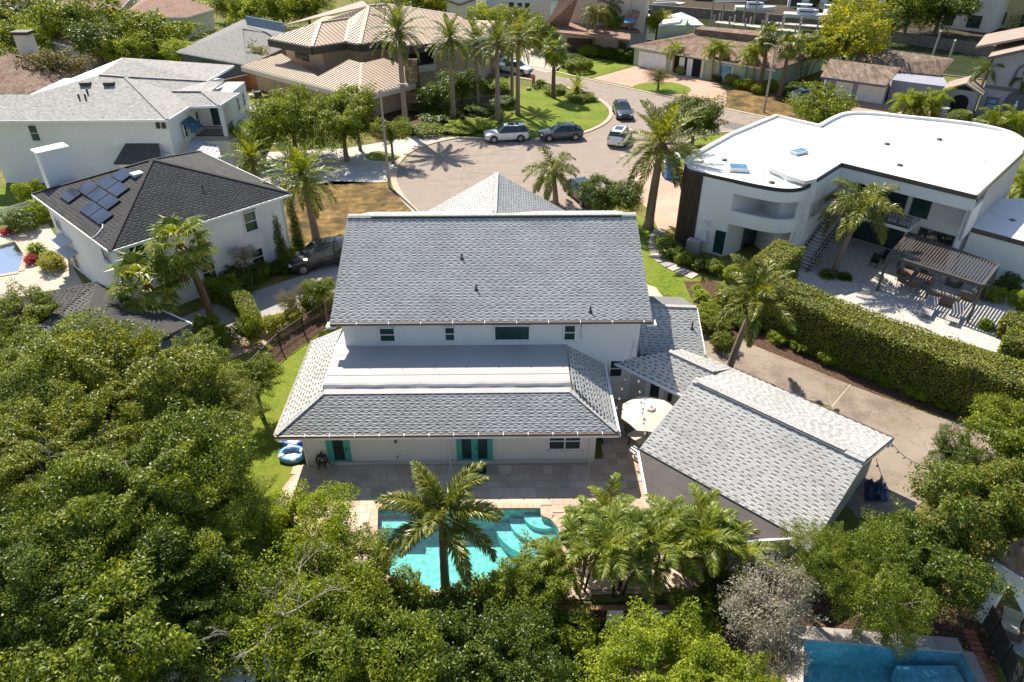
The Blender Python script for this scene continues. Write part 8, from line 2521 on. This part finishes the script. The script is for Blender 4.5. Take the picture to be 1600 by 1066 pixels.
# ------------------------------------------------------------------ canal: docks, piles, boats
def dock(label, a, b_, w, z=.9):
    root = empty('dock', a, 0, label, 'dock')
    A_, B_ = Vector((*a[:2], 0)), Vector((*b_[:2], 0)); d = B_ - A_; L = d.length; d.normalize(); n2 = Vector((-d.y, d.x, 0))
    k = 0
    nb_ = int(L / .9)
    for i in range(nb_):
        p, q = A_ + d * (L * i / nb_ + .02), A_ + d * (L * (i + 1) / nb_ - .02)
        MB().prism([p - n2 * w / 2, q - n2 * w / 2, q + n2 * w / 2, p + n2 * w / 2], z - .12, z).build('deck_board', 'stone_slab', root)
    for i in range(int(L / 3) + 1):
        for sg in (-1, 1):
            p = A_ + d * min(L, i * 3.0) + n2 * sg * w / 2
            MB().tube([(p.x, p.y, -3), (p.x, p.y, z + 1.2)], .16, 8).build('pile', 'bark_pale', root)
    return root
dock('long pale dock on piles across the canal', (37.55, 142.33, 0), (49.91, 132.71, 0), 2.2)
dock('second dock on piles further along the far bank', (46.27, 141.06, 0), (56.75, 136.18, 0), 2.0, 1.0)
def boat(label, c, L, deg, hull='gel_white', cabin=True):
    root = empty('boat', (0, 0, 0), 0, label, 'boat')
    mb = MB()
    st_ = [(-.5, .15, .9), (-.2, .17, .9), (.15, .165, .95), (.35, .11, 1.02), (.5, .005, 1.12)]
    rings = [[(x * L, -w * L, h), (x * L, -w * L * .75, .25), (x * L, 0, .02), (x * L, w * L * .75, .25), (x * L, w * L, h)] for x, w, h in st_]
    for i in range(4):
        for j in range(4): mb.poly([rings[i][j], rings[i + 1][j], rings[i + 1][j + 1], rings[i][j + 1]])
    mb.poly(rings[0])
    mb.build('hull', hull).parent = root
    MB().poly([r[0] for r in rings] + [r[4] for r in rings[::-1]]).build('deck', 'gel_white').parent = root
    if cabin:
        MB().prism([(-.25 * L, -.1 * L), (.08 * L, -.09 * L), (.18 * L, 0), (.08 * L, .09 * L), (-.25 * L, .1 * L)], .92, 1.7).build('cabin', 'gel_white').parent = root
        MB().prism([(-.2 * L, -.102 * L), (.085 * L, -.092 * L), (.185 * L, 0), (.085 * L, .092 * L), (-.2 * L, .102 * L)], 1.25, 1.5).build('cabin_glass', 'window_glass').parent = root
        MB().box((-.12 * L, 0, 2.5), (.3 * L, .2 * L, .06)).build('hard_top', 'gel_white').parent = root
        for x_ in (-.25, .0):
            for sg in (-1, 1): MB().bar((x_ * L, sg * .09 * L, 1.6), (x_ * L, sg * .09 * L, 2.5), .05).build('strut', 'white_metal').parent = root
    root.location = (c[0], c[1], c[2]); root.rotation_euler = (0, 0, rad(deg))
    return root
boat('dark hulled motor yacht moored at the top edge of the canal', (34.7, 169.14, -1.5), 16, 10, 'hull_teal')
boat('white motor boat on the lift beside the long dock', (55.93, 146.71, 0.6), 9, -20)
boat('low white boat moored beyond the docks', (49.08, 157.38, 0.3), 8, -10)
boat('white launch behind the yellow green tree', (61.03, 147.94, 0.4), 7, 10)
lf = empty('boat_lift', (44.68, 150.4, 0), 0, 'white boat lift frame of tall piles behind the long dock', 'boat lift')
for p in ((37.21, 144.93, 0), (40.19, 148.31, 0), (43.21, 144.93, 0), (46.32, 148.31, 0)):
    MB().tube([(p[0], p[1], -3), (p[0], p[1], 4.0)], .16, 8).build('pile', 'bark_pale', lf)
MB().bar((*(37.21, 144.93, 0)[:2], 3.9), (*(43.21, 144.93, 0)[:2], 3.9), .2).build('beam', 'white_metal', lf)
MB().bar((*(40.19, 148.31, 0)[:2], 3.9), (*(46.32, 148.31, 0)[:2], 3.9), .2).build('beam', 'white_metal', lf)
for lab, p in (('lone mooring pile near the lilac house roof', (67, 115.71, 0)), ('leaning mooring pile at the far seawall', (68.52, 123.2, 0)), ('mooring pile behind the garage wing roof', (47.08, 108.98, 0))):
    mp = empty('mooring_pile', (p[0], p[1], -1.5), 0, lab, 'pile', 'mooring piles in the canal')
    MB().tube([(p[0], p[1], -3), (p[0] + .2, p[1], 2.6)], .16, 8).build('shaft', 'bark_pale', mp)
    MB().lathe((p[0] + .2, p[1], 2.6), [(.2, 0), (.02, .25)], 8).build('cap', 'gel_white', mp)
mq = (27.36, 125.96, 3)
tnt = empty('canopy_tent', (mq[0], mq[1], 0), 0, 'white pyramid canopy behind the green house roof', 'tent')
c4 = [(mq[0] + a * 3.2, mq[1] + b_ * 3.2, 3.6) for a, b_ in ((-1, -1), (1, -1), (1, 1), (-1, 1))]
mb = MB()
for i in range(4): mb.poly([c4[i], c4[(i + 1) % 4], (mq[0], mq[1], 5.0)])
mb.build('canopy', 'gel_white', tnt)
for p in c4: MB().tube([(p[0], p[1], 0), p], .06, 6).build('leg', 'white_metal', tnt)
# stone house forecourt
for lab, p, m in (('black wheeled bin beside the stone house garage', (-31.76, 91.78, 0), 'black_metal'),):
    t = empty('wheeled_bin', p, 0, lab, 'bin')
    MB().prism([(p[0] - .35, p[1] - .35), (p[0] + .35, p[1] - .35), (p[0] + .35, p[1] + .35), (p[0] - .35, p[1] + .35)], .1, 1.1).build('body', m, t, bevel=.05)
    MB().box((p[0], p[1], 1.14), (.8, .85, .08)).build('lid', m, t)
fw_ = empty('privacy_wall', (-35.62, 99.06, 0), 0, 'brown privacy wall left of the stone house garage', 'wall')
MB().bar((-36.93, 95.08, 0.9), (-33.83, 99.11, 0.9), .2, 1.8).build('panel', 'wood_brown', fw_)
chair('white garden chair on the stone house forecourt', (-33.18, 93.28, 0), 200, 'gel_white')
